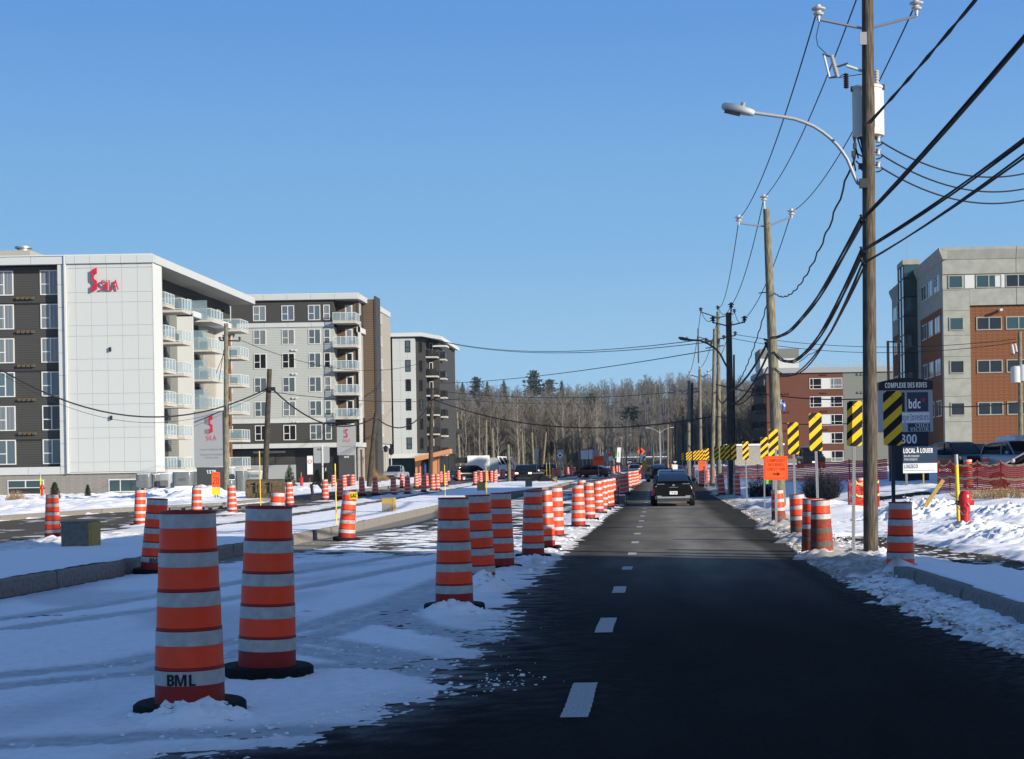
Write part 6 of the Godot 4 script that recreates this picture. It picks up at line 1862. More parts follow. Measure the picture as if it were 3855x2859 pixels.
func build_office() -> void:
	var t := thing("office_building", "brick and concrete office building with rows of dark windows at the right edge", "building", Vector3(28.85, 0.05, -145.0), -0.045)
	var W := 30.0
	bx("core", M.pylon_dark, t, 0.3, W, -0.5, 19.2, -38, -0.45)
	# front: concrete corner column in panels, brick field, concrete storeys above
	var ys := [0.0, 1.95, 4.1, 6.4, 8.0, 10.0, 11.9, 14.15, 16.0]
	for k in 8:
		bx("concrete_panel", M.concrete, t, 0.0, 2.4, ys[k] + 0.012, ys[k + 1] - 0.012, -0.5, 0.0)
	bx("brick_field", M.brick_wall, t, 2.4, W, 0.0, 14.55, -0.5, -0.28)
	for k in 7:
		var x0 := 2.42 + k * 4.2 if k > 0 else 0.0
		var x1 := 2.4 + (k + 1) * 4.2 if k > 0 else 6.58
		bx("concrete_panel", M.concrete, t, x0, x1, 14.6 if k > 0 else 16.02, 16.1 if k > 0 else 16.1, -0.5, 0.0)
		bx("concrete_panel", M.concrete, t, x0, x1, 17.45, 18.75, -0.5, 0.0)
		put("coping_panel", MB.new().poly(PackedVector2Array([Vector2(0.0, 18.78), Vector2(0.32, 19.6), Vector2(0.32, 19.85), Vector2(-0.4, 19.85), Vector2(-0.4, 18.78)]), x0, x1), M.concrete, t).basis = Basis(Vector3(0, 0, 1), Vector3.UP, Vector3(1, 0, 0))
	bx("concrete_panel", M.concrete, t, 2.42, 6.58, 14.6, 16.1, -0.5, -0.001)
	bx("concrete_band", M.concrete, t, 0.0, W, 16.12, 17.43, -0.5, -0.12)
	var glass := [M.glass_dark, M.glass_teal, M.glass_dark]
	for f in 5:
		var y: float = [0.35, 4.64, 8.46, 12.35, 16.16][f]
		var h: float = [1.6, 1.2, 1.2, 1.2, 1.2][f]
		window(t, 1.17, y, 1.3, h, 0.035 if f < 4 else -0.085, M.concrete, glass, 3)
		for k in 6:
			window(t, 4.15 + k * 2.75 - (0.0 if k == 0 else 0.1), y, 2.3, h, -0.25 if f < 4 else -0.1, M.concrete, glass, 2)
		if f == 4:
			for k in 7:
				bx("pale_panel", M.panel_trim, t, 2.0 + k * 2.72 - (0.0 if k else 0.0), 2.85 + k * 2.72, 16.16, 17.36, -0.2, -0.08)
	put("wall_camera", MB.new().box(5.0, 5.25, 14.0, 14.2, -0.25, 0.6), M.panel_trim, t)
	# the long side to the road, facing left
	bx("side_wall", M.concrete, t, 0.0, 0.3, 0.0, 18.75, -38, -0.52)
	put("coping_panel", MB.new().poly(PackedVector2Array([Vector2(0.0, 18.78), Vector2(-0.32, 19.6), Vector2(-0.32, 19.85), Vector2(0.4, 19.85), Vector2(0.4, 18.78)]), -38.0, 0.3), M.concrete, t)
	for s in [[-14.5, -1.0], [-37.0, -22.5]]:
		bx("brick_field", M.brick_wall, t, -0.05, 0.0, 0.0, 14.5, s[0], s[1])
	for f in 5:
		var y: float = [0.35, 4.64, 8.46, 12.35, 16.16][f]
		for z in [-2.2, -3.8, -6.6, -8.2, -10.8, -12.4, -24.5, -26.1, -29.0, -30.6, -33.5, -35.1]:
			var o := bx("window", M.panel_trim, t, -0.1, 0.0, y, y + 1.5, z - 0.7, z + 0.7)
			bx("pane", M.glass_teal, o, -0.12, -0.05, y + 0.1, y + 1.4, z - 0.6, z + 0.6)
	# glazed stair tower
	var gt := bx("stair_tower", M.glass_teal, t, -1.3, 0.0, 0.0, 20.4, -21.5, -17.0)
	for k in 11:
		bx("mullion", M.black_paint, gt, -1.36, 0.04, 1.9 * k, 1.9 * k + 0.1, -21.56, -16.95)
	for z in [-21.5, -19.3, -17.0]:
		bx("mullion", M.black_paint, gt, -1.37, -1.27, 0.0, 20.4, z - 0.05, z + 0.05)
	bx("tower_cap", M.concrete, gt, -1.4, 0.3, 20.4, 20.9, -21.6, -16.9)
	bx("aerial", M.galvanised, gt, -0.7, -0.64, 20.9, 24.0, -19.0, -18.94)
	for k in 3:
		bx("wall_mark", M.black_paint, t, -0.1 - 0.03, 0.0, 17.35 - 0.32 * k, 17.6 - 0.32 * k, -4.3 - 0.4 * (k % 2), -2.6)

func build_brown_flats() -> void:
	var t := thing("apartment_building", "brown and grey flats with a white penthouse, behind the striped boards at right", "building", Vector3(23.2, -0.1, -264.0))
	var glass := [M.glass_dark, M.glass_dark, M.glass_curtain]
	bx("wall", M.brown_siding, t, 0, 12.6, 0.9, 15.0, -27, 0.0)
	bx("wall", M.mid_grey_siding, t, 12.6, 21.0, 0.9, 15.0, -27, 0.02)
	bx("base_wall", M.mid_grey_siding, t, 0, 21.0, -0.5, 0.9, -26.9, 0.06)
	bx("roof_band", M.pylon_grey, t, -0.5, 21.2, 15.0, 15.85, -27.2, 0.4)
	var ph := bx("penthouse", M.panel_trim, t, -0.8, 5.6, 15.86, 17.6, -12, -2.0)
	bx("penthouse_cap", M.mid_grey_siding, ph, -0.85, 5.65, 17.6, 19.2, -12.1, -1.95)
	for k in 8:
		bx("roof_glass", M.rail_glass, t, 6.0 + k * 1.85, 7.8 + k * 1.85, 15.86, 16.7, 0.1, 0.14)
	for f in 5:
		var y := 12.3 - 3.0 * f
		window(t, 8.1, y, 2.0, 1.8, 0.03, M.white_frame, glass, 4)
		window(t, 11.5, y, 2.0, 1.8, 0.03, M.white_frame, glass, 4)
		bx("white_panel", M.panel_trim, t, 9.12, 10.48, y, y + 1.8, -0.1, 0.05)
		for q in 3:
			if f < 4:
				bx("vent_hood", M.brown_siding, t, 2.5 + q * 0.5, 2.85 + q * 0.5, y + 2.2, y + 2.45, 0.0, 0.25)
				bx("vent_hood", M.brown_siding, t, 9.0 + q * 0.4, 9.25 + q * 0.4, y + 2.25, y + 2.45, 0.0, 0.25)
				bx("vent_hood", M.mid_grey_siding, t, 15.0 + q * 0.6, 15.4 + q * 0.6, y + 2.2, y + 2.5, 0.0, 0.25)
		balcony(t, -1.8, 0.0, y - 0.3, -1.5, -5.0, M.black_clad, M.glass_dark, M.pylon_dark)
		balcony(t, -1.8, 0.0, y - 0.3, -9.0, -13.0, M.black_clad, M.glass_dark, M.pylon_dark)
		bx("side_door", M.glass_dark, t, -0.05, 0.0, y - 0.2, y + 1.9, -4.2, -2.4)
	bx("side_wall", M.dark_siding, t, -0.02, 0.0, 0.9, 14.9, -26.5, -0.3)
	# a low pale masonry shed to its left
	var s := thing("masonry_shed", "low pale block masonry shed with a snowy roof, left of the brown block", "building", unpix(1660, 1008, 235.0))
	bx("wall", M.beige_wall, s, -5.2, 3.0, -1.5, 2.6, -6, 0)
	bx("roof", M.clean_snow, s, -5.4, 3.2, 2.6, 2.85, -6.2, 0.2)
	for k in 5:
		bx("joint", M.soffit, s, -5.21, 3.0, -0.9 + 0.7 * k, -0.87 + 0.7 * k, 0.0, 0.012)
	# flag
	var fp := unpix(1695, 880, 150.0)
	var fl := thing("flag", "small blue and white flag fluttering at the second wooden pole", "flag", fp)
	var v := PackedVector3Array()
	var fb := MB.new()
	for k in 8:
		for j in 4:
			if (k == 3 or j == 1):
				continue
			fb.quad(flag_p(k, j), flag_p(k + 1, j), flag_p(k + 1, j + 1), flag_p(k, j + 1))
	put("blue_field", fb, M.flag_blue, fl)
	var fw := MB.new()
	for k in 8:
		for j in 4:
			if not (k == 3 or j == 1):
				continue
			fw.quad(flag_p(k, j), flag_p(k + 1, j), flag_p(k + 1, j + 1), flag_p(k, j + 1))
	put("white_cross", fw, M.white_print, fl)
	bx("staff", M.galvanised, fl, -0.04, 0.0, -4.6, 0.9, -0.02, 0.02)

func flag_p(k: int, j: int) -> Vector3:
	return Vector3(k * 0.075, 0.6 - j * 0.22 - k * 0.05 + 0.03 * sin(k * 1.7), 0.12 * sin(k * 1.3 + j * 0.4))

func build_behind() -> void:
	# unseen buildings inferred from the shade on the road, shaped to cast it
	var a := [
		["street_building", "low unseen grey building beside the viewpoint, whose shadow covers the near road", 28.0, 37.0, 12.6, -2.2, 14.0],
		["street_building", "tall unseen grey building behind the viewpoint, whose shadow covers the near lane", 37.05, 42.0, 24.0, 2.2, 34.0],
		["street_building", "unseen grey building beyond the right edge, whose shadow bands the far road", 24.0, 28.5, 17.6, -83.0, -61.0],
	]
	for b in a:
		var t := thing(b[0], b[1], "building", Vector3(b[2], -0.8, b[6]))
		var w: float = b[3] - b[2]
		var L: float = b[6] - b[5]
		bx("wall", M.concrete, t, 0, w, -1, b[4] + 0.5, -L, 0)
		bx("roof", M.pylon_grey, t, -0.1, w + 0.1, b[4] + 0.5, b[4] + 0.8, -L - 0.1, 0.1)
		for f in int(b[4] / 3.2):
			for k in int(L / 4.0):
				var o := bx("window", M.panel_trim, t, -0.06, 0.0, 1.0 + f * 3.2, 2.6 + f * 3.2, -2.6 - k * 4.0, -0.9 - k * 4.0)
				bx("pane", M.glass_dark, o, -0.08, -0.02, 1.1 + f * 3.2, 2.5 + f * 3.2, -2.5 - k * 4.0, -1.0 - k * 4.0)

# ------------------------------------------------------------------ street things
func build_hydrants() -> void:
	var at := Vector3(7.37, -0.47, -35.01)
	var t := thing("fire_hydrant", "red fire hydrant standing in the snow at right, with a grey cap chain", "hydrant", at + Vector3(0, 0.12, 0))
	put("barrel", MB.new().lathe([[0.09, -0.2], [0.09, 0.04], [0.145, 0.05], [0.145, 0.10], [0.105, 0.12], [0.112, 0.5], [0.135, 0.56], [0.140, 0.72], [0.125, 0.78], [0.085, 0.84], [0.07, 0.86], [0.0, 0.87]], 22, true), M.hydrant_red, t)
	for s in [-1.0, 1.0]:
		put("outlet", MB.new().lathe([[0.055, 0.10], [0.055, 0.19], [0.04, 0.20], [0.0, 0.20]], 12, true, Transform3D(Basis(Vector3(0, 0, 1), -s * PI / 2), Vector3(0, 0.6, 0))), M.dark_steel if s < 0 else M.hydrant_red, t)
	put("front_outlet", MB.new().lathe([[0.06, 0.10], [0.06, 0.17], [0.0, 0.175]], 12, true, Transform3D(Basis(Vector3.RIGHT, PI / 2), Vector3(0, 0.55, 0))), M.hydrant_red, t)
	put("cap_chain", MB.new().tube([Vector3(0.02, 0.6, 0.19), Vector3(0.10, 0.48, 0.17), Vector3(0.04, 0.36, 0.16), Vector3(-0.08, 0.34, 0.17), Vector3(-0.19, 0.56, 0.05)], 0.009, 6), M.galvanised, t)
	for k in 8:
		put("bolt", MB.new().box(-0.012, 0.012, 0.095, 0.125, -0.012, 0.012), M.dark_steel, t).position = Vector3(cos(k * TAU / 8) * 0.128, 0, sin(k * TAU / 8) * 0.128)
	var st := Vector3(7.33, -0.47, -35.05)
	var m := thing("marker_post", "yellow post with a grey top rising behind the red hydrant", "marker post", st + Vector3(-0.02, 0, -0.3))
	put("lower_tube", MB.new().tube([Vector3(0, -0.2, 0), Vector3(-0.02, 1.55, 0)], 0.043, 12), M.yellow_plate, m)
	put("upper_tube", MB.new().tube([Vector3(-0.02, 1.55, 0), Vector3(-0.024, 1.78, 0)], 0.044, 12), M.sign_back, m)
	m.rotation.z = 0.012
	t = thing("fire_hydrant", "small red hydrant at far left on the snowy verge before the flats", "hydrant", Vector3(-47.29, -1.17, -129.46))
	put("barrel", MB.new().lathe([[0.1, -0.3], [0.1, 0.04], [0.16, 0.06], [0.11, 0.12], [0.115, 0.75], [0.15, 0.85], [0.14, 1.05], [0.08, 1.16], [0.0, 1.18]], 16, true), M.hydrant_red, t)
	for s in [-1.0, 1.0]:
		put("outlet", MB.new().lathe([[0.07, 0.10], [0.07, 0.24], [0.0, 0.25]], 10, true, Transform3D(Basis(Vector3(0, 0, 1), -s * PI / 2), Vector3(0, 0.85, 0))), M.hydrant_red, t)
	m = thing("marker_post", "yellow post with a grey top behind the small hydrant at far left", "marker post", Vector3(-48.99, -1.18, -133.82))
	put("lower_tube", MB.new().tube([Vector3(0, -0.2, 0), Vector3(-0.03, 1.7, 0)], 0.055, 10), M.yellow_plate, m)
	put("upper_tube", MB.new().tube([Vector3(-0.03, 1.7, 0), Vector3(-0.035, 2.1, 0)], 0.056, 10), M.sign_back, m)
	t = thing("fire_hydrant", "small red hydrant before the low grey wall of the second flats", "hydrant", Vector3(-29.22, -0.93, -143.68))
	put("barrel", MB.new().lathe([[0.12, -0.3], [0.12, 0.1], [0.17, 0.14], [0.13, 0.2], [0.15, 0.8], [0.16, 0.95], [0.08, 1.1], [0.0, 1.12]], 14, true), M.hydrant_red, t)
	put("outlet", MB.new().lathe([[0.07, 0.10], [0.07, 0.24], [0.0, 0.25]], 10, true, Transform3D(Basis(Vector3(0, 0, 1), PI / 2), Vector3(0, 0.8, 0))), M.hydrant_red, t)
	var stakes := [
		[Vector3(-18.54, -0.73, -80.92), 2.75, "tall yellow stake before the loader bucket's right half"],
		[Vector3(-8.00, -0.55, -44.00), 1.9, "yellow stake on the median just left of the tagged leaning barrel"],
		[Vector3(-37.40, -1.25, -183.91), 1.6, "short yellow stake rising behind the small hydrant of the second flats"],
		[Vector3(-9.21, -0.26, -81.00), 1.9, "yellow stake among the barrels before the timber entrance"],
		[Vector3(-7.38, -0.48, -84.00), 1.75, "yellow stake on the median behind the yellow block with a striped face"],
		[Vector3(-8.24, -0.87, -164.34), 1.9, "left of two yellow stakes by the dark plates on the median"],
		[Vector3(-8.28, -0.88, -172.02), 1.95, "right of two yellow stakes by the dark plates on the median"],
		[Vector3(-4.87, -0.95, -213.10), 1.6, "yellow stake before the maroon car"],
		[Vector3(-25.12, -0.82, -126.87), 1.0, "thin red stake on the snow right of the small hydrant"],
	]
	for s in stakes:
		var at2: Vector3 = s[0]
		at2.y = base_y(at2.x, -at2.z)
		var o := put("marker_stake", MB.new().tube([Vector3(0, -0.2, 0), Vector3(-0.02, s[1], 0)], 0.017 if s[1] < 2.5 else 0.024, 8), M.yellow_plate if s[1] > 1.05 else M.hydrant_red)
		o.position = at2
		tag(o, s[2], "stake", "thin stakes marking the works")

func block(label: String, u0: float, u1: float, v0: float, v1: float, d: float, side: float, front: Material, cap: Material, side_m: Material) -> void:
	var a := unpix(u0, v1, d)
	var b := unpix(u1, v0, d)
	var t := thing("median_block", label, "block", a)
	var w := b.x - a.x
	var h := b.y - a.y
	bx("front_face", front, t, 0, w, -0.05, h * 0.55, -side, 0)
	bx("upper_face", cap, t, 0, w, h * 0.55, h, -side, 0.003)
	bx("side_face", side_m, t, w + 0.001, w + 0.07, -0.05, h + 0.005, -side - 0.01, 0.01)
	bx("lid", front, t, -0.02, w + 0.02, h + 0.001, h + 0.02, -side - 0.02, 0.02)

func build_works() -> void:
	block("dark weathered wooden box with a side panel, on the median at the left", 133, 192, 1137, 1196, 31.5, 0.5, M.planks, M.planks, M.yellow_wood)
	block("concrete block with a yellow upper half, on the median right of the tagged barrel", 831, 854, 1084, 1111, 56.0, 0.3, M.kerb, M.yellow_wood, M.yellow_wood)
	block("yellow wooden block on the median before the far cluster of barrels", 1038, 1052, 1050, 1066, 88.0, 0.3, M.yellow_wood, M.yellow_wood, M.yellow_wood)
	block("dark block in the shaded stretch of the median", 1143, 1155, 1044, 1058, 108.0, 0.3, M.planks, M.planks, M.planks)
	block("small wooden block near the rounded far end of the median", 1201, 1210, 1038, 1049, 126.0, 0.3, M.yellow_wood, M.planks, M.planks)
	# slab stack in the dividing row
	var st := Vector3(-0.34, -0.71, -71.30)
	var t := thing("slab_stack", "stack of weathered slabs topped with snow, ending the tight sunlit row of barrels", "stack", st)
	for k in 4:
		bx("slab", M.kerb, t, -0.26, 0.22 + 0.02 * (k % 2), 0.02 + 0.09 * k, 0.10 + 0.09 * k, -0.8, 0.0 + 0.02 * (k % 3))
	bx("snow_cap", M.clean_snow, t, -0.27, 0.24, 0.381, 0.42, -0.8, 0.01)
	bx("end_block", M.kerb, t, 0.25, 0.34, 0.0, 0.40, -0.6, -0.02)
	# dark plates on the median
	var dp := Vector3(-6.39, -0.27, -118.00)
	t = thing("plate_pile", "pile of dark bent steel plates on the median before the car with its lights on", "plates", dp)
	var pr := [PackedVector2Array([Vector2(-0.75, 0.0), Vector2(-0.6, 0.62), Vector2(0.2, 0.56), Vector2(0.3, 0.1)]), PackedVector2Array([Vector2(-0.2, 0.0), Vector2(0.25, 0.5), Vector2(1.1, 0.02)])]
	for k in 2:
		put("steel_plate", MB.new().poly(pr[k], -0.9 + 0.2 * k, -0.1 + 0.25 * k), M.black_paint, t)
	bx("plate_edge", M.galvanised, t, -0.6, 0.25, 0.60, 0.64, -0.8, 0.05)
	# loader bucket
	var bk := Vector3(-21.01, -0.70, -93.00)
	bk.y = base_y(bk.x, 93.0)
	t = thing("loader_bucket", "muddy tan loader bucket lying beside the left roadway", "bucket", bk, 0.12)
	var prof := PackedVector2Array([Vector2(-0.75, 0.05), Vector2(0.15, 0.0), Vector2(0.55, 0.12), Vector2(0.72, 0.45), Vector2(0.70, 0.85), Vector2(0.45, 1.15), Vector2(0.0, 1.24), Vector2(-0.7, 1.22), Vector2(-0.7, 1.12), Vector2(-0.05, 1.12), Vector2(0.35, 1.04), Vector2(0.58, 0.8), Vector2(0.58, 0.48), Vector2(0.45, 0.22), Vector2(0.1, 0.12), Vector2(-0.75, 0.12)])
	var shell := put("shell", MB.new().poly(prof, -1.02, 1.02), M.bucket_tan, t)
	shell.basis = Basis(Vector3(0, 0, 1), Vector3.UP, Vector3(-1, 0, 0))
	var cheek := PackedVector2Array([Vector2(-0.75, 0.05), Vector2(0.15, 0.0), Vector2(0.55, 0.12), Vector2(0.72, 0.45), Vector2(0.70, 0.85), Vector2(0.45, 1.15), Vector2(-0.1, 1.2), Vector2(-0.55, 0.6)])
	for s in [-1.07, 1.03]:
		var ck := put("cheek", MB.new().poly(cheek, s, s + 0.04), M.bucket_tan, t)
		ck.basis = Basis(Vector3(0, 0, 1), Vector3.UP, Vector3(-1, 0, 0))
	for s in [-0.35, 0.45]:
		put("hook", MB.new().tube([Vector3(s, 0.95, 0.62), Vector3(s, 0.9, 0.8), Vector3(s, 0.5, 0.82), Vector3(s + 0.05, 0.15, 0.72)], 0.028, 8), M.black_paint, t)
		bx("lug", M.bucket_tan, t, s - 0.12, s - 0.06, 0.5, 1.1, 0.6, 0.9)
	bx("rib", M.bucket_tan, t, -0.9, 0.9, 0.82, 0.92, 0.66, 0.76)
	# hose reel
	var hr := Vector3(-17.41, -0.76, -90.79)
	t = thing("hose_reel", "dark hose and clamp lying at the foot of a barrel", "hose", hr)
	put("coil", MB.new().tube([Vector3(-0.4, 0.1, 0), Vector3(-0.5, 0.9, 0), Vector3(-0.1, 1.0, 0.1), Vector3(0.2, 0.6, 0.1), Vector3(0.1, 0.1, 0.1)], 0.09, 8), M.black_paint, t)
	bx("clamp", M.dark_steel, t, -0.5, 0.1, 0.0, 0.3, -0.2, 0.2)
	# broken pavement edge
	var rb := MB.new()
	for k in 40:
		var q := Vector3(-20.04, -0.72, -75.45) + Vector3(rng.randfn(0, 1.1), 0.06, rng.randfn(0, 0.8))
		var a := rng.randf() * TAU
		rb.obox(Transform3D(Basis(Vector3.UP, a) * Basis(Vector3.RIGHT, rng.randf_range(-0.4, 0.4)), q), Vector3(-0.22, -0.04, -0.15) * rng.randf_range(0.5, 1.2), Vector3(0.22, 0.05, 0.15) * rng.randf_range(0.5, 1.2))
	tag(put("broken_asphalt", rb, M.stone_grey), "heap of broken dark asphalt slabs at the edge of the left roadway", "rubble", "", "stuff")
	# wrapped stone on pallets
	var ws := [
		[295, 326, 1032, 1063, "leftmost plastic wrapped bundle, dark stone showing, before the white gable"],
		[328, 340, 1033, 1061, "narrow wrapped bundle next to the leftmost bundle"],
		[342, 371, 1031, 1063, "wrapped bundle with a snowy top, third from the left"],
		[374, 415, 1027, 1058, "light wrapped bundle with dark print, left of the grey pylon's base"],
		[418, 440, 1026, 1068, "tall narrow wrapped bundles right at the foot of the grey pylon sign"],
		[471, 508, 1018, 1043, "upper wrapped bundle right behind the orange speed sign"],
		[474, 506, 1045, 1074, "lower wrapped bundle right behind the orange speed sign"],
		[512, 532, 1024, 1068, "wrapped bundle between the speed sign's bundles and the printed one"],
		[533, 572, 1026, 1044, "long printed wrapped bundle above the loader bucket"],
	]
	for k in ws.size():
		var w: Array = ws[k]
		var d := 117.0 + 1.5 * (k % 3)
		var a2 := unpix(w[0], w[3], d)
		var b2 := unpix(w[1], w[2], d)
		t = thing("wrapped_bundle", w[4], "pallet", Vector3((a2.x + b2.x) / 2, a2.y, -d), 0.0, "plastic wrapped bundles of paving stone")
		var hw := (b2.x - a2.x) / 2
		var h := b2.y - a2.y
		var m := MB.new()
		var ring := []
		for y in [0.0, 0.06, h * 0.4, h * 0.7, h - 0.05, h]:
			var r := []
			for s in 24:
				var an := TAU * (s + 0.5) / 24.0
				var f: float = pow(pow(absf(cos(an)), 14.0) + pow(absf(sin(an)), 14.0), -1.0 / 14.0)
				var sh: float = (0.93 if y in [0.0, h] else 1.0) + rng.randf_range(-0.03, 0.03)
				r.append(Vector3(cos(an) * f * hw * sh, y + rng.randf_range(-0.02, 0.02), -0.55 + sin(an) * f * 0.55 * sh))
			ring.append(r)
		put("wrapping", m.skin(ring), M.wrap_grey if k % 3 != 2 else M.wrap_light, t)
		if k in [3, 5, 6, 8]:
			lettering(t, "▲ BOLDUC" if k != 6 else "▲ BO", 0.22, Vector3(0, h * 0.45, 0.02), M.logo_grey, bold, hw * 1.2, 0.004)
		if k in [0, 2]:
			bx("stone", M.stone_grey, t, -hw * 0.9, hw * 0.6, h * 0.1, h * 0.55, -0.5, 0.015)
		bx("snow_top", M.clean_snow, t, -hw * 0.85, hw * 0.85, h + 0.005, h + 0.05, -1.0, -0.08)
		if a2.y - base_y(a2.x, d) > 0.9 and w[3] < 1050:
			bx("support", M.stone_grey, t, -hw * 0.9, hw * 0.9, base_y(a2.x, d) - a2.y - 0.1, -0.01, -1.0, -0.1)

func net(label: String, pts: Array, h: float, sag: float, cell: float, posts: bool, tape: bool) -> void:
	var t := thing("net_fence", label, "fence")
	var mb := MB.new()
	var top := func(a: Vector3, b: Vector3, f: float) -> Vector3: return a.lerp(b, f) + Vector3(0, h - sag * 4.0 * f * (1.0 - f), 0)
	for k in pts.size() - 1:
		var a: Vector3 = pts[k]
		var b: Vector3 = pts[k + 1]
		var L := a.distance_to(b)
		var n := maxi(2, int(L / cell))
		var w := cell * (0.27 if cell > 0.07 else 0.17)
		var right := (b - a).normalized()
		for q in n + 1:
			var f := float(q) / n
			var p := a.lerp(b, f)
			var hi: Vector3 = top.call(a, b, f)
			var bulge := Vector3(0, 0, 0.05 * sin(f * 9.0 + k))
			mb.quad(p - right * w, p + right * w, hi + right * w + bulge, hi - right * w + bulge)
		var rows := int(h / cell)
		for r in rows + 1:
			var g := float(r) / rows
			for q in 8:
				var f0 := q / 8.0
				var f1 := (q + 1) / 8.0
				var p0 := a.lerp(b, f0).lerp(top.call(a, b, f0), g) + Vector3(0, 0, 0.05 * g * sin(f0 * 9.0 + k))
				var p1 := a.lerp(b, f1).lerp(top.call(a, b, f1), g) + Vector3(0, 0, 0.05 * g * sin(f1 * 9.0 + k))
				mb.quad(p0 - Vector3(0, w, 0), p1 - Vector3(0, w, 0), p1 + Vector3(0, w, 0), p0 + Vector3(0, w, 0))
		if posts:
			put("post", MB.new().tube([a - Vector3(0, 0.3, 0), a + Vector3(rng.randf_range(-0.06, 0.06), h + 0.08, 0)], 0.025, 6), M.hydrant_red, t)
		if tape:
			for g2 in [1.0, 0.52]:
				var tb := MB.new()
				for q in 10:
					var f2 := q / 10.0
					var f3 := (q + 1) / 10.0
					var p2 := a.lerp(b, f2).lerp(top.call(a, b, f2), g2) + Vector3(0, 0.015 * sin(q * 2.1), 0.04)
					var p3 := a.lerp(b, f3).lerp(top.call(a, b, f3), g2) + Vector3(0, 0.015 * sin((q + 1) * 2.1), 0.04)
					mb_tape(tb, p2, p3)
				put("tape", tb, M.tape, t)
	var o := put("net", mb, M.net_red, t)

func mb_tape(tb: MB, a: Vector3, b: Vector3) -> void:
	tb.quad(a - Vector3(0, 0.035, 0), b - Vector3(0, 0.035, 0), b + Vector3(0, 0.035, 0), a + Vector3(0, 0.035, 0))

func build_fences() -> void:
	net("sagging orange net fence with pale tape before the parked cars at right", [Vector3(11.91, -0.17, -61.44), Vector3(12.21, -0.16, -60.72), Vector3(12.83, -0.16, -58.64), Vector3(13.37, -0.17, -57.22), Vector3(13.95, -0.18, -55.87)], 1.15, 0.13, 0.075, true, true)
	net("dark red net fence behind the bare bush and the wooden pole", [Vector3(9.36, -0.32, -96.25), Vector3(10.38, -0.15, -85.90), Vector3(11.23, -0.06, -80.71), Vector3(12.33, -0.01, -75.92)], 1.1, 0.06, 0.10, true, false)
	net("far red net fence between the dark pole and the orange direction sign", [Vector3(8.01, -0.66, -152.43), Vector3(8.73, -0.50, -129.32), Vector3(9.20, -0.38, -112.47), Vector3(9.64, -0.28, -100.27)], 1.1, 0.08, 0.12, true, true)
	var c := Vector3(7.98, -0.54, -53.88)
	var ring := []
	for k in 8:
		var a := PI + TAU * k / 7.0
		ring.append(c + Vector3(cos(a) * 0.52, 0.05, sin(a) * 0.4 - 0.1))
	net("low orange net wrapped round the lone barrel behind the wooden pole", ring, 0.92, 0.1, 0.06, true, true)
	# black wall across the road
	var w := MB.new()
	var a2 := Vector3(3.18, -1.01, -243.99)
	var b2 := Vector3(7.77, -0.88, -252.07)
	a2 = unpix(1414, 1024, 230.0)
	b2 = unpix(1474, 1030, 190.0)
	var t := thing("barrier_wall", "long dark concrete barrier angling across beyond the second black car", "barrier")
	var n := 8
	for k in n:
		var p := a2.lerp(b2, k / float(n))
		var q := a2.lerp(b2, (k + 0.97) / float(n))
		p.y = base_y(p.x, -p.z)
		q.y = base_y(q.x, -q.z)
		var mb := MB.new()
		mb.quad(p, q, q + Vector3(0, 0.95, 0), p + Vector3(0, 0.95, 0), Vector3(0, 0, 1))
		var back := Vector3(0.1, 0, -0.35)
		mb.quad(p + Vector3(0, 0.95, 0), q + Vector3(0, 0.95, 0), q + Vector3(0, 0.95, 0) + back, p + Vector3(0, 0.95, 0) + back, Vector3.UP)
		mb.quad(p + back, q + back, q + Vector3(0, 0.95, 0) + back, p + Vector3(0, 0.95, 0) + back, Vector3(0, 0, -1))
		put("barrier_unit", mb, M.dark_steel, t)
	# low far bridge wall with snow on top
	var fb := thing("far_parapet", "long dark parapet with a snowy top where the road leaves for the wood", "parapet", Vector3(0, base_y(0, 560.0), -560.0))
	bx("wall", M.dark_steel, fb, -14, 26, -0.5, 2.2, -0.4, 0)
	bx("snow_cap", M.clean_snow, fb, -14, 26, 2.2, 2.45, -0.5, 0.1)
	# plank on the right snow
	var pk := Vector3(7.85, 0.03, -42.00)
	var pl := put("leaning_board", MB.new().obox(Transform3D(Basis(Vector3(0, 0, 1), 0.95), Vector3.ZERO), Vector3(-0.1, -0.05, -0.03), Vector3(0.75, 0.05, 0.03)), M.yellow_wood)
	pl.position = pk
	tag(pl, "yellow board leaning in the snow before the letting board", "board")

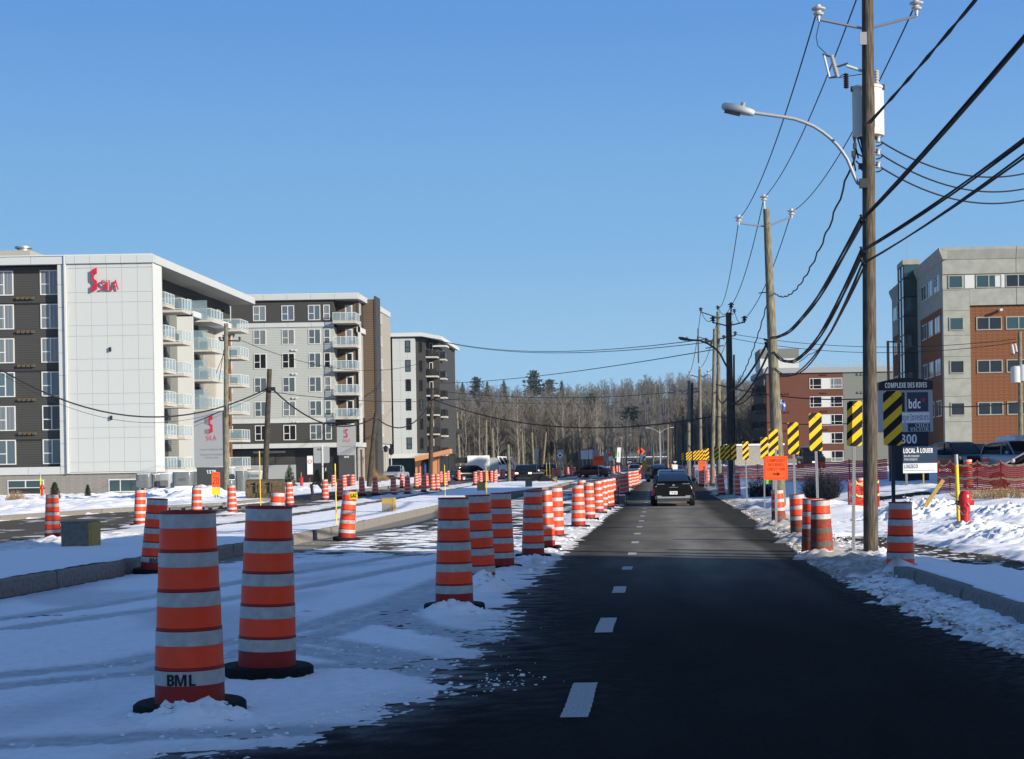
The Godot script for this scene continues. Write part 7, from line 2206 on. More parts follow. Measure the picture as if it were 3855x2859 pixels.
# ------------------------------------------------------------------ cars
func car(called: String, label: String, at: Vector3, turn: float, shape: String, paint: Material, L := 4.6, W := 1.85, lights := false) -> Node3D:
	var t := thing(called, label, "car" if shape != "pickup" else "pickup", at, turn)
	var body: Array
	var cab: Array
	var hw := W / 2
	if shape == "coupe":
		body = [[0.5, 0.42, 0.80, 0.84], [0.488, 0.34, 1.0, 0.93], [0.43, 0.27, 1.04, 0.985], [0.3, 0.25, 1.01, 1.0], [0.0, 0.24, 0.97, 1.0], [-0.25, 0.24, 0.95, 0.99], [-0.4, 0.26, 0.88, 0.96], [-0.47, 0.3, 0.78, 0.9], [-0.5, 0.4, 0.62, 0.8]]
		cab = [[0.46, 1.07, 0.74], [0.30, 1.31, 0.70], [0.16, 1.45, 0.665], [0.02, 1.52, 0.65], [-0.09, 1.51, 0.65], [-0.2, 1.38, 0.68], [-0.33, 0.98, 0.78]]
	elif shape == "sedan":
		body = [[0.5, 0.4, 0.78, 0.8], [0.48, 0.32, 0.94, 0.9], [0.35, 0.24, 0.98, 0.98], [0.0, 0.22, 0.93, 1.0], [-0.3, 0.23, 0.9, 0.98], [-0.44, 0.26, 0.8, 0.92], [-0.5, 0.36, 0.6, 0.78]]
		cab = [[0.36, 1.0, 0.76], [0.2, 1.38, 0.68], [0.02, 1.45, 0.66], [-0.1, 1.4, 0.67], [-0.26, 0.94, 0.78]]
	elif shape == "pickup":
		body = [[0.5, 0.5, 1.02, 0.9], [0.48, 0.42, 1.05, 0.96], [0.1, 0.4, 1.08, 1.0], [-0.2, 0.4, 1.12, 1.0], [-0.42, 0.42, 1.12, 0.98], [-0.48, 0.46, 1.02, 0.95], [-0.5, 0.52, 0.9, 0.9]]
		cab = [[0.14, 1.1, 0.85], [0.11, 1.78, 0.74], [-0.06, 1.86, 0.73], [-0.14, 1.8, 0.74], [-0.25, 1.12, 0.84]]
	else:
		body = [[0.5, 0.45, 0.9, 0.86], [0.48, 0.36, 1.08, 0.94], [0.35, 0.3, 1.08, 0.99], [0.0, 0.28, 1.05, 1.0], [-0.28, 0.28, 1.04, 0.99], [-0.42, 0.3, 1.0, 0.96], [-0.48, 0.36, 0.9, 0.9], [-0.5, 0.45, 0.7, 0.82]]
		cab = [[0.47, 1.1, 0.86], [0.43, 1.58, 0.75], [0.3, 1.68, 0.73], [0.0, 1.72, 0.72], [-0.1, 1.66, 0.73], [-0.27, 1.06, 0.84]]
	var rings := []
	for s in body:
		var z: float = s[0] * L
		var w: float = s[3] * hw
		var yb: float = s[1]
		var yt: float = s[2]
		var r := []
		for q in [[-0.88, 0.0], [-0.97, 0.08], [-1.0, 0.35], [-1.0, 0.62], [-0.97, 0.86], [-0.86, 1.0], [0.86, 1.0], [0.97, 0.86], [1.0, 0.62], [1.0, 0.35], [0.97, 0.08], [0.88, 0.0]]:
			r.append(Vector3(q[0] * w, lerpf(yb, yt, q[1]), z))
		rings.append(r)
	put("body", MB.new().skin(rings), paint, t)
	rings = []
	var roof := []
	var belt := 0.94 if shape in ["coupe", "sedan"] else 1.02
	for s in cab:
		var z: float = s[0] * L
		var w: float = s[2] * hw
		var yt: float = s[1]
		var wb := hw * 0.86
		rings.append([Vector3(-wb, belt, z), Vector3(-w, yt - 0.05, z), Vector3(-w * 0.9, yt, z), Vector3(w * 0.9, yt, z), Vector3(w, yt - 0.05, z), Vector3(wb, belt, z)])
	put("windows", MB.new().skin(rings), M.car_glass, t)
	for k in range(1, cab.size() - 2):
		if shape == "coupe" and k < 2: continue
		var up := Vector3(0, 0.012, 0)
		var rr := []
		for kk in [k, k + 1]:
			var w2: float = cab[kk][2] * hw
			var z2: float = cab[kk][0] * L
			rr.append([Vector3(-w2 - 0.015, cab[kk][1] - 0.06, z2), Vector3(-w2 * 0.9, cab[kk][1], z2) + up, Vector3(w2 * 0.9, cab[kk][1], z2) + up, Vector3(w2 + 0.015, cab[kk][1] - 0.06, z2)])
		for q in 3:
			roof.append([rr[0][q], rr[0][q + 1], rr[1][q + 1], rr[1][q]])
	var rm := MB.new()
	for q in roof:
		rm.quad(q[0], q[1], q[2], q[3], Vector3.UP)
	put("roof", rm, paint, t)
	# pillars
	var pm := MB.new()
	for s in [-1.0, 1.0]:
		for k in [0, cab.size() - 2]:
			var a := Vector3(s * hw * 0.865, belt, cab[k][0] * L)
			var b := Vector3(s * (cab[k + 1][2] * hw + 0.01), cab[k + 1][1] - 0.05, cab[k + 1][0] * L)
			var a2 := Vector3(s * hw * 0.87, belt, cab[cab.size() - 1][0] * L)
			if k > 0:
				a = a2
				b = Vector3(s * (cab[k][2] * hw + 0.01), cab[k][1] - 0.05, cab[k][0] * L)
			pm.tube([a, b], 0.035, 5)
		pm.tube([Vector3(s * hw * 0.865, belt, 0.02 * L), Vector3(s * (cab[2][2] * hw + 0.012), cab[2][1] - 0.06, 0.05 * L)], 0.03, 5)
	put("pillars", pm, paint, t)
	var wr := 0.33 if shape != "pickup" else 0.39
	for z in [0.31, -0.31]:
		for s in [-1.0, 1.0]:
			var f := Transform3D(Basis(Vector3(0, 0, 1), -s * PI / 2), Vector3(s * (hw - 0.24), wr, z * L))
			var wh := put("wheel", MB.new().lathe([[wr - 0.1, 0.0], [wr, 0.02], [wr, 0.22], [wr - 0.04, 0.245], [wr - 0.12, 0.235]], 18, true, f), M.tyre, t)
			put("rim", MB.new().lathe([[wr - 0.115, 0.2], [wr - 0.13, 0.225], [0.05, 0.215], [0.0, 0.22]], 14, true, f), M.rim, wh)
	# mirrors
	for s in [-1.0, 1.0]:
		put("mirror", MB.new().lathe([[0.0, -0.09], [0.08, -0.06], [0.10, 0.0], [0.08, 0.06], [0.0, 0.09]], 10, true, Transform3D(Basis(), Vector3(s * (hw + 0.10), belt + 0.12, -0.19 * L))), paint, t)
	# rear
	var zr := L / 2
	if called != "black_car":
		for s in [-1.0, 1.0]:
			bx("tail_light", M.tail_red, t, s * hw * 0.82 - 0.13, s * hw * 0.82 + 0.13, 0.75, 0.95, zr - 0.12, zr - 0.02)
	bx("number_plate", M.white_print, t, -0.16, 0.16, 0.50, 0.63, zr - 0.03, zr + 0.012)
	bx("rear_bumper", M.dark_steel, t, -hw * 0.85, hw * 0.85, 0.30, 0.44, zr - 0.2, zr + 0.0)
	# front
	for s in [-1.0, 1.0]:
		bx("headlight", M.head_lamp if lights else M.chrome, t, s * hw * 0.72 - 0.17, s * hw * 0.72 + 0.17, 0.70 if shape != "suv" else 0.76, 0.84 if shape != "suv" else 0.92, -zr - 0.0, -zr + 0.35)
	bx("grille", M.black_paint, t, -hw * 0.5, hw * 0.5, 0.46, 0.72, -zr - 0.012, -zr + 0.2)
	bx("front_bumper", M.dark_steel, t, -hw * 0.82, hw * 0.82, 0.30, 0.42, -zr - 0.005, -zr + 0.2)
	return t

func build_cars() -> void:
	var at := Vector3(1.93, -0.70, -66.99)
	var t := car("black_car", "black coupe styled SUV driving away in the lane, the nearest vehicle, with a white plate", at + Vector3(0, 0.0, -2.25), 0.0, "coupe", M.car_black, 4.6, 1.82)
	var zr := 2.3
	bx("rear_strip", M.chrome, t, -0.68, 0.68, 0.34, 0.41, zr - 0.06, zr + 0.03)
	for s in [-1.0, 1.0]:
		bx("rear_strip_end", M.chrome, t, s * 0.60 - 0.1, s * 0.60 + 0.1, 0.405, 0.45, zr - 0.06, zr + 0.015)
		bx("light_bar", M.chrome, t, s * 0.53 - 0.16, s * 0.53 + 0.16, 0.925, 0.945, zr - 0.1, zr + 0.0)
		bx("tail_light", M.tail_red, t, s * 0.74 - 0.07, s * 0.74 + 0.07, 0.52, 0.74, zr - 0.14, zr - 0.02)
		bx("side_reflector", M.chrome, t, s * 0.72 - 0.03, s * 0.72 + 0.03, 0.80, 0.86, zr - 0.14, zr - 0.015)
	for k in 6:
		bx("badge_letter", M.chrome, t, -0.17 + k * 0.062, -0.135 + k * 0.062, 0.785, 0.81, zr - 0.05, zr + 0.012)
	bx("badge", M.chrome, t, -0.045, 0.045, 0.855, 0.915, zr - 0.05, zr + 0.01)
	lettering(t, "F79 GJW", 0.07, Vector3(0, 0.562, zr + 0.014), M.navy, bold, 0.25, 0.002)
	bx("diffuser", M.dark_steel, t, -0.66, 0.66, 0.2, 0.33, zr - 0.3, zr - 0.02)
	bx("roof_fin", M.car_black, t, -0.02, 0.02, 1.49, 1.58, 0.3, 0.5)
	bx("rear_spoiler", M.car_black, t, -0.6, 0.6, 1.03, 1.065, zr - 0.25, zr - 0.02)
	car("black_hatchback", "second black car, farther along the lane with one lit tail light", Vector3(3.42, -0.88, -172.32), 0.05, "coupe", M.car_black, 4.5, 1.8)
	car("white_car", "white car coming towards us beyond the dividing barrels", Vector3(1.01, -0.96, -215.94), PI, "sedan", M.car_white, 4.6, 1.85)
	car("maroon_car", "maroon SUV turning across behind the far barrels", Vector3(-4.28, -0.93, -199.70), 1.05, "coupe", M.car_red, 4.6, 1.85)
	car("dark_suv", "dark SUV coming towards us with its headlights on, past the median", Vector3(-10.86, -0.88, -167.70), PI + 0.06, "suv", M.car_black, 4.7, 1.9, true)
	car("following_suv", "dark car right behind the SUV with headlights on", Vector3(-12.75, -0.97, -220.37), PI + 0.06, "suv", M.car_black, 4.6, 1.85, true)
	car("waiting_car", "dark car half hidden by a barrel, third in the oncoming queue", Vector3(-10.27, -0.95, -209.78), PI + 0.2, "suv", M.car_black, 4.6, 1.85)
	car("four_by_four", "dark boxy four by four seen from the side, before the white truck", Vector3(-17.46, -0.89, -180.15), -1.0, "suv", M.car_black, 4.8, 1.95)
	car("grey_pickup", "grey pickup parked facing us before the timber entrance", Vector3(-27.57, -0.93, -191.14), PI - 0.1, "pickup", M.car_silver, 5.6, 2.0)
	car("distant_car", "tiny white car at the far end of the road", unpix(1371, 1007, 520.0) * Vector3(1, 0, 1) + Vector3(0, base_y(1.5, 520.0), 0), PI, "suv", M.car_white, 4.8, 2.0)
	car("distant_dark_car", "tiny dark car right of the tiny white car at the far end", unpix(1380, 1007, 500.0) * Vector3(1, 0, 1) + Vector3(0, base_y(1.5, 500.0), 0), PI, "suv", M.car_red, 4.8, 2.0)
	car("blue_dark_car", "far dark car left of the white keep right sign", Vector3(2.62, -1.05, -342.76), PI, "sedan", M.car_grey, 4.6, 1.9)
	# white truck with a box and ladder rack
	var wt := Vector3(-17.49, -0.93, -198.78)
	t = thing("white_truck", "white box truck with a ladder rack behind the dark four by four", "truck", wt + Vector3(0, 0, -3), 0.25)
	bx("cargo_box", M.car_white, t, -2.6, 0.2, 0.9, 2.9, -2.2, -0.0)
	bx("box_side", M.car_silver, t, 0.2, 1.4, 0.9, 2.6, -2.1, -0.1)
	bx("cab", M.car_white, t, 1.4, 3.2, 0.5, 1.7, -2.0, -0.1)
	bx("cab_top", M.car_glass, t, 1.5, 2.6, 1.7, 2.3, -1.9, -0.2)
	bx("hatch", M.black_paint, t, -4.3, -2.7, 2.0, 2.7, -1.8, -0.3)
	for k in 4:
		put("rack_bar", MB.new().tube([Vector3(1.2 + k * 0.5, 2.7, -0.1), Vector3(2.0 + k * 0.55, 1.3, 0.0)], 0.06, 6), M.car_white, t)
	put("rack_rail", MB.new().tube([Vector3(1.2, 2.7, -0.1), Vector3(2.9, 2.6, -0.1), Vector3(4.0, 1.0, 0)], 0.09, 6), M.car_white, t)
	for z in [-1.6, 2.2]:
		put("wheel", MB.new().lathe([[0.2, -0.1], [0.45, -0.1], [0.45, 0.15], [0.2, 0.15]], 16, true, Transform3D(Basis(Vector3.RIGHT, PI / 2), Vector3(z, 0.45, -0.1))), M.tyre, t)
	# parked cars by the office
	var parked := [
		[2118, 1014, 108.0, PI, "suv", "car_grey", 1.95, "grey SUV parked facing us by the office, behind the hydrant's yellow post"],
		[2068, 1016, 116.0, PI, "suv", "car_black", 1.9, "dark car parked left of the grey SUV by the office"],
		[2086, 1026, 88.0, PI + 0.2, "suv", "car_black", 1.9, "nearer dark car parked behind the net fence"],
		[2161, 1014, 112.0, PI, "sedan", "car_white", 1.85, "white car parked right of the grey SUV by the office"],
		[2212, 1030, 84.0, PI + 0.3, "suv", "car_silver", 1.95, "silver car with a laden roof rack at the right edge"],
		[1765, 1032, 135.0, 0.0, "pickup", "car_black", 2.0, "dark pickup parked behind the bare bush"],
		[2040, 1010, 125.0, PI, "suv", "car_black", 1.9, "dark car parked behind the letting board's right edge"],
	]
	for p in parked:
		var q := unpix(p[0], p[1], p[2])
		q.y = base_y(q.x, p[2]) + 0.08
		var o := car("parked_car", p[7], q, p[3], p[4], M[p[5]], 4.7, p[6])
		if p[5] == "car_silver":
			bx("roof_load", M.clean_snow, o, -0.6, 0.6, 1.76, 1.95, -0.9, 1.0)
			bx("roof_bar", M.white_print, o, -0.5, 0.5, 1.96, 2.03, -0.4, 0.1)
	q_silver()

func q_silver() -> void:
	var q := unpix(2262, 1072, 60.0)
	q.y = base_y(q.x, 60.0) + 0.1
	car("near_silver_car", "silver car cut by the right edge just behind the net fence", q, 1.25, "sedan", M.car_silver, 4.6, 1.85)

# ------------------------------------------------------------------ vegetation
func bare_tree(sd: int, h: float, pale: bool) -> ArrayMesh:
	var r := RandomNumberGenerator.new()
	r.seed = sd
	var mb := MB.new()
	mb.colored = true
	mb.col = Color(1.2, 1.16, 1.05) if pale else Color(1, 1, 1)
	var path := []
	var rr := []
	var off := Vector3.ZERO
	for k in 6:
		off += Vector3(r.randfn(0, 0.10), 0, r.randfn(0, 0.10))
		path.append(Vector3(0, h * k / 5.0, 0) + off)
		rr.append(lerpf(0.016 * h, 0.002 * h, k / 5.0))
	mb.tube(path, rr, 4, false)
	for k in 24:
		var f := r.randf_range(0.28, 0.97)
		var i := int(f * 5.0)
		var p: Vector3 = path[i].lerp(path[mini(i + 1, 5)], f * 5.0 - i)
		var a := r.randf() * TAU
		var L := h * r.randf_range(0.14, 0.30) * (1.15 - f * 0.7)
		var d := Vector3(cos(a), r.randf_range(0.9, 1.9), sin(a)).normalized()
		mb.col = Color(0.85, 0.82, 0.78) * r.randf_range(0.75, 1.2)
		var e := p + d * L
		sliver(mb, p, e, 0.0045 * h * (1.1 - f * 0.6), r)
		for q in 11:
			var g := r.randf_range(0.25, 1.0)
			var d2 := (d + Vector3(r.randfn(0, 0.5), r.randfn(0.25, 0.4), r.randfn(0, 0.5))).normalized()
			sliver(mb, p.lerp(e, g), p.lerp(e, g) + d2 * L * r.randf_range(0.3, 0.65), 0.0022 * h, r)
	return mb.made()

func sliver(mb: MB, a: Vector3, b: Vector3, w: float, r: RandomNumberGenerator) -> void:
	var s := (b - a).cross(Vector3(r.randfn(), r.randfn(), r.randfn())).normalized() * w
	mb.tri(a - s, a + s, b)

func conifer(sd: int, h: float, wide: float, sparse: float, dark := 1.0) -> ArrayMesh:
	var r := RandomNumberGenerator.new()
	r.seed = sd
	var mb := MB.new()
	mb.colored = true
	mb.col = Color(0.10, 0.075, 0.055)
	mb.tube([Vector3(0, -0.3, 0), Vector3(0, h * 0.55, 0), Vector3(0, h, 0)], [0.018 * h, 0.011 * h, 0.002 * h], 5, false)
	var whorls := 17
	for k in whorls:
		var f := lerpf(0.14 + sparse * 0.25, 0.98, float(k) / (whorls - 1))
		var reach := h * wide * (pow(1.0 - f, 0.75) + 0.04) * r.randf_range(0.75, 1.15)
		if sparse > 0.5:
			reach = h * wide * r.randf_range(0.45, 1.1) * (0.55 + 0.45 * sin(f * PI))
		var n := 9 if sparse < 0.5 else 6
		for q in n:
			var a := TAU * q / n + r.randf() * 0.6 + k
			var L := reach * r.randf_range(0.65, 1.15)
			var p := Vector3(0, h * f, 0)
			var d := Vector3(cos(a), -0.32 if sparse < 0.5 else 0.12, sin(a)).normalized()
			for s in 5:
				var g := 0.15 + s * 0.2
				var c := p + d * L * g + Vector3(r.randfn(0, 0.03), r.randfn(0, 0.02), r.randfn(0, 0.03)) * h * 0.5
				var w := L * 0.22 * (1.15 - g * 0.7)
				var tip := c + d * L * 0.35 + Vector3(0, -0.03 * h, 0)
				var side := Vector3(-sin(a), r.randf_range(-0.5, 0.2), cos(a)) * w
				mb.col = Color(0.045, 0.060, 0.040) * dark * r.randf_range(0.6, 1.7)
				mb.tri(c - side, tip, c + side + Vector3(0, 0.02 * h, 0))
				mb.tri(c + side, tip + Vector3(0, 0.015 * h, 0), c - Vector3(0, 0.04 * h, 0))
	return mb.made()

func scatter(called: String, label: String, category: String, m: ArrayMesh, mm: Material, places: Array, colors: Array) -> void:
	var mult := MultiMesh.new()
	mult.transform_format = MultiMesh.TRANSFORM_3D
	mult.use_colors = true
	mult.mesh = m
	mult.instance_count = places.size()
	for k in places.size():
		mult.set_instance_transform(k, places[k])
		mult.set_instance_color(k, colors[k])
	var o := MultiMeshInstance3D.new()
	o.multimesh = mult
	o.material_override = mm
	o.name = numbered(called)
	add_child(o)
	tag(o, label, category, "", "stuff")

func build_forest() -> void:
	var names := ["dense bare grey wood of thin trunks behind the road, tall trees", "dense bare grey wood behind the road, spreading trees", "dense bare grey wood behind the road, slender trees", "pale trunked bare trees scattered through the wood", "bushy bare trees of the wooded hillside"]
	for k in 5:
		var m := bare_tree(100 + k, [13.5, 12.0, 14.0, 13.0, 10.5][k], k == 3)
		var pl := []
		var cl := []
		var n: int = [1250, 1150, 1150, 170, 1300][k]
		for q in n:
			var d := 0.0
			var roll := rng.randf()
			if roll < 0.28: d = rng.randf_range(300, 360)
			elif roll < 0.42: d = rng.randf_range(360, 600)
			else: d = rng.randf_range(600, 960)
			if k == 3: d = rng.randf_range(292, 340)
			var x := rng.randf_range(-0.16, 0.16) * d
			if d < 480.0 and absf(x - 2.5) < 8.0:
				continue   # the road corridor runs on through the wood
			var s := rng.randf_range(0.75, 1.15) * (0.95 if d < 600 else 0.9)
			pl.append(Transform3D(Basis(Vector3.UP, rng.randf() * TAU).scaled(Vector3(s, s, s)), Vector3(x, hill_y(x, d) - 0.2, -d)))
			var g := rng.randf_range(0.10, 0.22) if d < 420.0 else rng.randf_range(0.10, 0.18)
			cl.append(Color(g * 1.05, g * 1.0, g * 0.90))
		scatter("bare_wood", names[k], "wood", m, M.bark, pl, cl)
	var undergrowth := bare_tree(300, 3.2, false)
	var up := []
	var uc := []
	for q in 1400:
		var d2 := rng.randf_range(286, 330)
		var x2 := rng.randf_range(-0.16, 0.16) * d2
		if absf(x2 - 2.0) < 9.0: continue
		var s2 := rng.randf_range(0.6, 1.3)
		up.append(Transform3D(Basis(Vector3.UP, rng.randf() * TAU).scaled(Vector3(s2 * 1.4, s2, s2 * 1.4)), Vector3(x2, hill_y(x2, d2) - 0.2, -d2)))
		var g2 := rng.randf_range(0.12, 0.22)
		uc.append(Color(g2 * 1.15, g2, g2 * 0.8))
	scatter("undergrowth", "brown brushwood along the foot of the wood", "brushwood", undergrowth, M.bark, up, uc)
	for k in 2:
		var cm := conifer(40 + k, 12.0, 0.20, 0.0)
		var cp := []
		var cc := []
		for q in 75:
			var d3 := rng.randf_range(640, 960) if rng.randf() < 0.25 else rng.randf_range(850, 960)
			var x3 := rng.randf_range(-0.16, 0.16) * d3
			var s3 := rng.randf_range(0.4, 0.8)
			cp.append(Transform3D(Basis(Vector3.UP, rng.randf() * TAU).scaled(Vector3(s3, s3, s3)), Vector3(x3, hill_y(x3, d3) - 0.2, -d3)))
			var g3 := rng.randf_range(0.7, 1.2)
			cc.append(Color(g3, g3, g3))
		scatter("hill_conifers", ["small dark spruces mixed into the wooded hillside", "narrow dark firs mixed into the wooded hillside's crest"][k], "conifers", cm, M.conifer, cp, cc)
	# conifers one can tell apart: sight line, foot, distance
	var ones := [
		[1160, 806, 852, 880, 0.26, 1.0, "tallest broad pine standing above the skyline of the hill"],
		[1036, 820, 868, 860, 0.24, 1.0, "broad pine on the skyline left of the tallest one"],
		[1006, 832, 872, 860, 0.24, 0.0, "leftmost dark fir on the skyline, beside the third flats"],
		[1060, 830, 872, 870, 0.2, 0.0, "small dark fir on the skyline right of the left broad pine"],
		[1096, 827, 885, 840, 0.22, 0.0, "dark fir on the skyline between the two broad pines"],
		[1196, 826, 872, 880, 0.28, 1.0, "broad pine on the skyline just right of the tallest one"],
		[1222, 828, 878, 880, 0.24, 0.0, "dark fir on the skyline, second right of the tallest pine"],
		[1286, 856, 905, 760, 0.3, 1.0, "clump of dark pine halfway up the hill"],
		[1272, 892, 930, 620, 0.2, 0.0, "narrow dark fir below the pine clump on the hill"],
		[1373, 884, 925, 640, 0.36, 1.0, "wide low pine on the hillside right of the middle"],
		[1405, 830, 885, 850, 0.26, 1.0, "broad pine on the skyline near the lamp posts"],
		[1465, 836, 880, 850, 0.3, 1.0, "broad pine on the skyline left of the poles"],
		[1480, 838, 885, 820, 0.22, 0.0, "dark fir on the skyline behind the far cobra lamp"],
		[1187, 911, 1004, 318, 0.24, 0.0, "tall dark spruce at the front edge of the wood"],
		[1209, 928, 1004, 322, 0.20, 0.0, "second dark spruce right of the tall one at the wood's edge"],
		[1226, 955, 1006, 316, 0.30, 0.0, "short dark spruce right of the two tall ones"],
		[1203, 958, 1006, 312, 0.30, 0.0, "short dark spruce between the two tall ones"],
	]
	for k in ones.size():
		var o: Array = ones[k]
		var top := unpix(o[0], o[1], o[3])
		var foot := unpix(o[0], o[2], o[3])
		foot.y = minf(foot.y, hill_y(foot.x, o[3]))
		foot.y = maxf(foot.y, hill_y(foot.x, o[3]) - 1.0)
		var c := put("conifer_tree", conifer(500 + k, top.y - foot.y, o[4], o[5], 0.9), M.conifer)
		c.position = Vector3(top.x, foot.y, top.z)
		tag(c, o[6], "tree", "dark conifers of the hill and wood")
	# a few pale trunks in front
	for k in 9:
		var u: float = [1043, 1085, 1128, 1260, 1317, 1245, 1330, 1365, 985][k]
		var b := unpix(u, 1015, 290.0 + k)
		b.y = hill_y(b.x, 290.0 + k) - 0.1
		var bt := put("pale_tree", bare_tree(700 + k, [12.0, 11.0, 10.5, 12.0, 11.5, 8.0, 9.0, 8.5, 10.0][k], true), M.pale_bark)
		bt.position = b
		tag(bt, "pale trunked bare tree", "tree", "pale trunked trees at the front of the wood")
	relabel_pale()

func relabel_pale() -> void:
	var words := ["pale bare tree right of the second leaning pole", "pale bare tree right of the third leaning pole", "pale bare tree left of the tall spruce", "pale bare tree right of the spruces", "crooked pale tree near the left twin lamp post", "short pale tree behind the far panels", "pale tree right of the crooked one", "short pale tree behind the orange diamond", "pale tree close to the timber entrance"]
	for k in 9:
		var o := get_node(NodePath("pale_tree" if k == 0 else "pale_tree_%03d" % k))
		o.set_meta("label", words[k])

func twig_bush(w: float, h: float, n: int, sd: int, up: float) -> MB:
	var r := RandomNumberGenerator.new()
	r.seed = sd
	var mb := MB.new()
	for k in n:
		var a := r.randf() * TAU
		var s := sqrt(r.randf())
		var b := Vector3(cos(a) * w * 0.35 * s, 0, sin(a) * w * 0.35 * s)
		var e := Vector3(cos(a) * w * 0.5 * s * r.randf_range(0.7, 1.2), h * r.randf_range(0.35, 1.0) * (1.1 - 0.4 * s), sin(a) * w * 0.5 * s)
		e = e.lerp(b + Vector3(0, e.y, 0), up)
		sliver(mb, b, e, 0.012, r)
		for q in 4:
			var p := b.lerp(e, r.randf_range(0.35, 1.0))
			sliver(mb, p, p + Vector3(r.randfn(0, 0.18), r.randf_range(0.0, 0.3), r.randfn(0, 0.18)) * minf(w, h) * 0.6, 0.008, r)
	return mb

func cone_shrub(w: float, h: float, n: int, sd: int) -> MB:
	var r := RandomNumberGenerator.new()
	r.seed = sd
	var mb := MB.new()
	for k in n:
		var a := r.randf() * TAU
		var f := r.randf()
		var rad := w * 0.5 * pow(1.0 - f, 0.55) * (0.55 + 0.45 * r.randf()) * minf(1.0, 0.5 + f * 6.0)
		var p := Vector3(cos(a) * rad, f * h, sin(a) * rad)
		var d := Vector3(cos(a), 0.9, sin(a)).normalized() * h * 0.07
		var s := Vector3(-sin(a), r.randf_range(-0.3, 0.3), cos(a)) * h * 0.022
		mb.tri(p - s, p + d, p + s)
		mb.tri(p - d * 0.3, p + s * 1.4 + d * 0.4, p - s)
	return mb

func build_shrubs() -> void:
	var q := unpix(1790, 1064, 66.0)
	var t := thing("bare_bush", "dense dark bare bush in the snow behind the striped boards on the right", "bush", Vector3(q.x, base_y(q.x, 66.0) + 0.1, q.z))
	put("twigs", twig_bush(1.9, 1.25, 900, 5, 0.1), M.cloth_dark, t)
	q = unpix(1668, 1040, 78.0)
	t = thing("bare_bush", "small dark bare bush left of the orange direction sign", "bush", Vector3(q.x - 0.3, base_y(q.x, 78.0), q.z))
	put("twigs", twig_bush(1.6, 1.3, 400, 6, 0.2), M.cloth_dark, t)
	q = unpix(2160, 1078, 52.0)
	t = thing("dead_weeds", "low brown weeds poking from the snow under the net fence", "weeds", Vector3(q.x, base_y(q.x, 52.0) + 0.1, q.z))
	put("stalks", twig_bush(3.4, 0.45, 500, 7, 0.3), M.dry_grass, t)
	for s in [[119, 1081, 118, 1.0, 1.4, "rounded brown evergreen shrub by the flats' basement windows at far left"], [191, 1080, 128, 0.6, 1.1, "small evergreen shrub before the basement window under the gable"], [690, 1040, 168, 1.3, 1.7, "left of two dark evergreen shrubs behind the sign's grey back"], [711, 1040, 168, 1.2, 1.6, "right of two dark evergreen shrubs behind the sign's grey back"]]:
		q = unpix(s[0], s[1], s[2])
		t = thing("evergreen_shrub", s[5], "shrub", Vector3(q.x, base_y(q.x, s[2]), q.z))
		put("foliage", cone_shrub(s[3], s[4], 1500, int(s[0])), M.cedar, t)
		put("stem", MB.new().tube([Vector3(0, -0.2, 0), Vector3(0, s[4] * 0.6, 0)], 0.05, 6), M.pole_old, t)
	q = unpix(630, 1046, 150)
	var sp := put("young_spruce", conifer(77, 2.3, 0.36, 0.0, 1.4), M.conifer)
	sp.position = Vector3(q.x, base_y(q.x, 150.0), q.z)
	tag(sp, "young spruce before the low grey wall of the second flats", "tree")
	for s in [[816, 1044, 165, 1.1, 1.7, "tall tuft of withered tan grass right of the second pylon sign"], [834, 1044, 172, 1.5, 1.1, "lower brown shrubs left of the grey pickup"], [34, 1084, 112, 1.6, 1.1, "reddish bare shrubs by the flats' basement at far left"], [848, 1044, 190, 1.4, 0.9, "low brown twigs behind the grey pickup's left side"]]:
		q = unpix(s[0], s[1], s[2])
		t = thing("dry_grass", s[5], "grass tuft", Vector3(q.x, base_y(q.x, s[2]), q.z))
		put("stalks", twig_bush(s[3], s[4], 350, int(s[0]), 0.35), M.dry_grass, t)
	# garden lamps of the flats
	for s in [[839, 975, 205, "black garden lantern on a grey post, left of the pair by the third flats"], [851, 981, 198, "black garden lantern on a grey post, right of the pair by the third flats"], [708, 1008, 185, "low black garden lantern by the second flats' side"]]:
		q = unpix(s[0], s[1], s[2])
		var gy := base_y(q.x, s[2])
		t = thing("garden_lantern", s[3], "street lamp", Vector3(q.x, gy, q.z))
		put("post", MB.new().tube([Vector3(0, -0.2, 0), Vector3(0, q.y - gy - 0.5, 0)], 0.07, 8), M.lamp_grey, t)
		put("lantern", MB.new().lathe([[0.1, 0.0], [0.22, 0.1], [0.3, 0.55], [0.36, 0.6], [0.1, 0.85], [0.0, 0.9]], 10, true, Transform3D(Basis(), Vector3(0, q.y - gy - 0.55, 0))), M.black_paint, t)

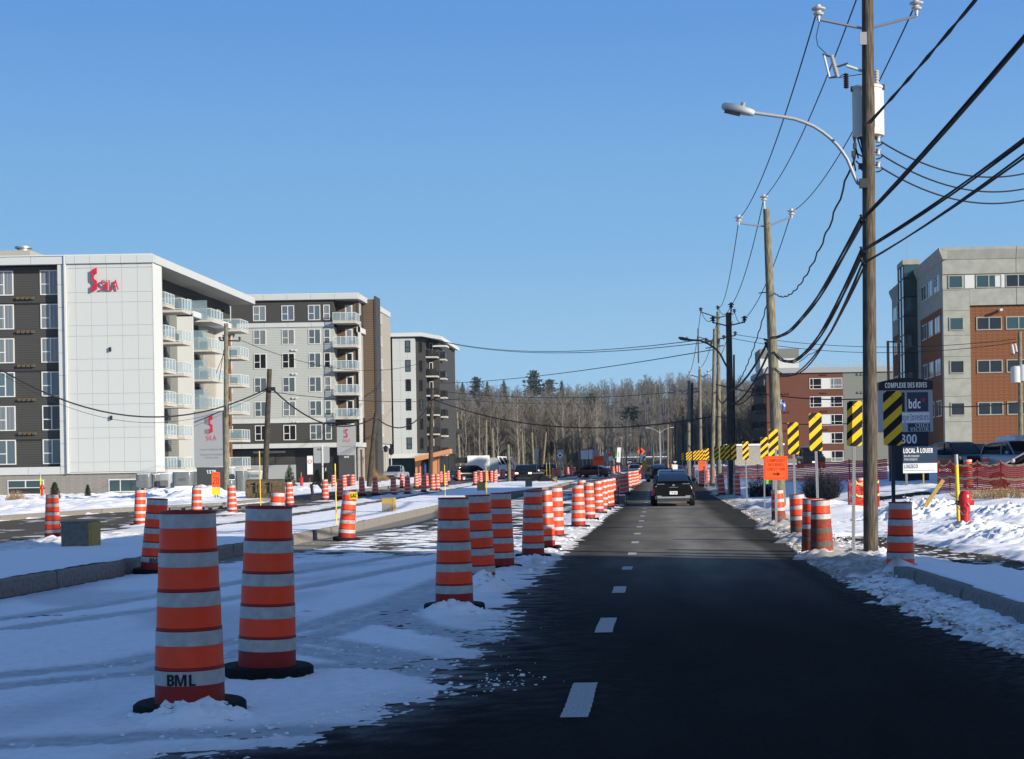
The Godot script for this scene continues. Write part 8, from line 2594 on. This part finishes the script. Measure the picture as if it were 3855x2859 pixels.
# ------------------------------------------------------------------ the scene
func _ready() -> void:
	rng.seed = 20240117
	var cam := Camera3D.new()
	cam.name = "camera"
	cam.projection = Camera3D.PROJECTION_FRUSTUM
	cam.keep_aspect = Camera3D.KEEP_HEIGHT
	cam.near = 0.1
	cam.far = 4000.0
	cam.size = 0.1 * 1652.0 / 3486.0
	var roll := deg_to_rad(0.95)
	cam.position = Vector3(0, EYE, 0)
	cam.rotation.z = -roll
	cam.frustum_offset = Vector2((1114.0 - 1364.0), (997.0 - 826.0)) / 3486.0 * 0.1
	add_child(cam)
	var env := Environment.new()
	var sky := Sky.new()
	var pan := PanoramaSkyMaterial.new()
	var im := Image.create(256, 256, false, Image.FORMAT_RGBF)
	var stops := [[-90.0, Vector3(0.16, 0.20, 0.26)], [-1.0, Vector3(0.30, 0.38, 0.46)], [0.0, Vector3(0.34, 0.60, 0.82)], [3.2, Vector3(0.32, 0.56, 0.80)], [8.1, Vector3(0.212, 0.45, 0.76)], [16.0, Vector3(0.118, 0.315, 0.71)], [35.0, Vector3(0.060, 0.175, 0.43)], [90.0, Vector3(0.033, 0.105, 0.28)]]
	var sun_dir := Vector3(1.35, 0.55, 1.0).normalized()
	for y in 256:
		var el := 90.0 - (y + 0.5) / 256.0 * 180.0
		var c: Vector3 = stops[0][1]
		for k in stops.size() - 1:
			if el >= stops[k][0]:
				c = stops[k][1].lerp(stops[k + 1][1], smoothstep(0.0, 1.0, clampf((el - stops[k][0]) / (stops[k + 1][0] - stops[k][0]), 0, 1)) * 0.4 + 0.6 * clampf((el - stops[k][0]) / (stops[k + 1][0] - stops[k][0]), 0, 1))
		for x in 256:
			# the pale glow of the air round the low sun
			var az := (x + 0.5) / 256.0 * TAU
			var way := Vector3(sin(az) * cos(deg_to_rad(el)), sin(deg_to_rad(el)), -cos(az) * cos(deg_to_rad(el)))
			var off := rad_to_deg(acos(clampf(way.dot(sun_dir), -1.0, 1.0)))
			var q := c
			if el > -1.0:
				q += Vector3(0.95, 0.85, 0.72) * (0.75 * exp(-pow(off / 20.0, 2.0)) + 0.22 * exp(-off / 38.0))
			im.set_pixel(x, y, Color(q.x, q.y, q.z))
	pan.panorama = ImageTexture.create_from_image(im)
	sky.sky_material = pan
	env.background_mode = Environment.BG_SKY
	env.sky = sky
	env.tonemap_mode = Environment.TONE_MAPPER_LINEAR
	env.tonemap_exposure = 1.55
	env.background_energy_multiplier = 1.0 / 1.55
	env.fog_enabled = true
	env.fog_density = 0.00008
	env.fog_light_color = Color(0.70, 0.78, 0.88)
	env.sdfgi_enabled = true
	env.ssao_enabled = true
	env.ssil_enabled = true
	var we := WorldEnvironment.new()
	we.name = "environment"
	we.environment = env
	add_child(we)
	var sun := DirectionalLight3D.new()
	sun.name = "sun"
	sun.light_color = Color(1.0, 0.955, 0.88)
	sun.light_energy = 1.5
	sun.light_angular_distance = 0.5
	sun.shadow_enabled = true
	sun.look_at_from_position(Vector3(1.35, 0.55, 1.0), Vector3.ZERO)
	add_child(sun)
	bold = SystemFont.new()
	bold.font_names = ["Droid Sans"]
	bold.font_weight = 700
	plain = SystemFont.new()
	plain.font_names = ["Droid Sans"]
	serif = SystemFont.new()
	serif.font_names = ["Droid Serif"]
	na.seed = 3
	na.frequency = 0.55
	na.fractal_octaves = 2
	nb.seed = 7
	nb.frequency = 2.2
	nb.fractal_octaves = 3
	nc.seed = 11
	nc.frequency = 7.5
	nc.fractal_octaves = 2
	make_materials()
	mat("pale_bark", 0.2, 0.19, 0.165, 0.95, 0.0, 0.1).vertex_color_use_as_albedo = true
	place_barrels()
	build_ground()
	build_median()
	build_behind()
	build_first_flats()
	build_second_flats()
	build_third_flats()
	build_office()
	build_brown_flats()
	build_poles()
	place_markers()
	build_signs()
	build_pylons()
	build_hydrants()
	build_works()
	build_fences()
	build_cars()
	build_forest()
	build_shrubs()
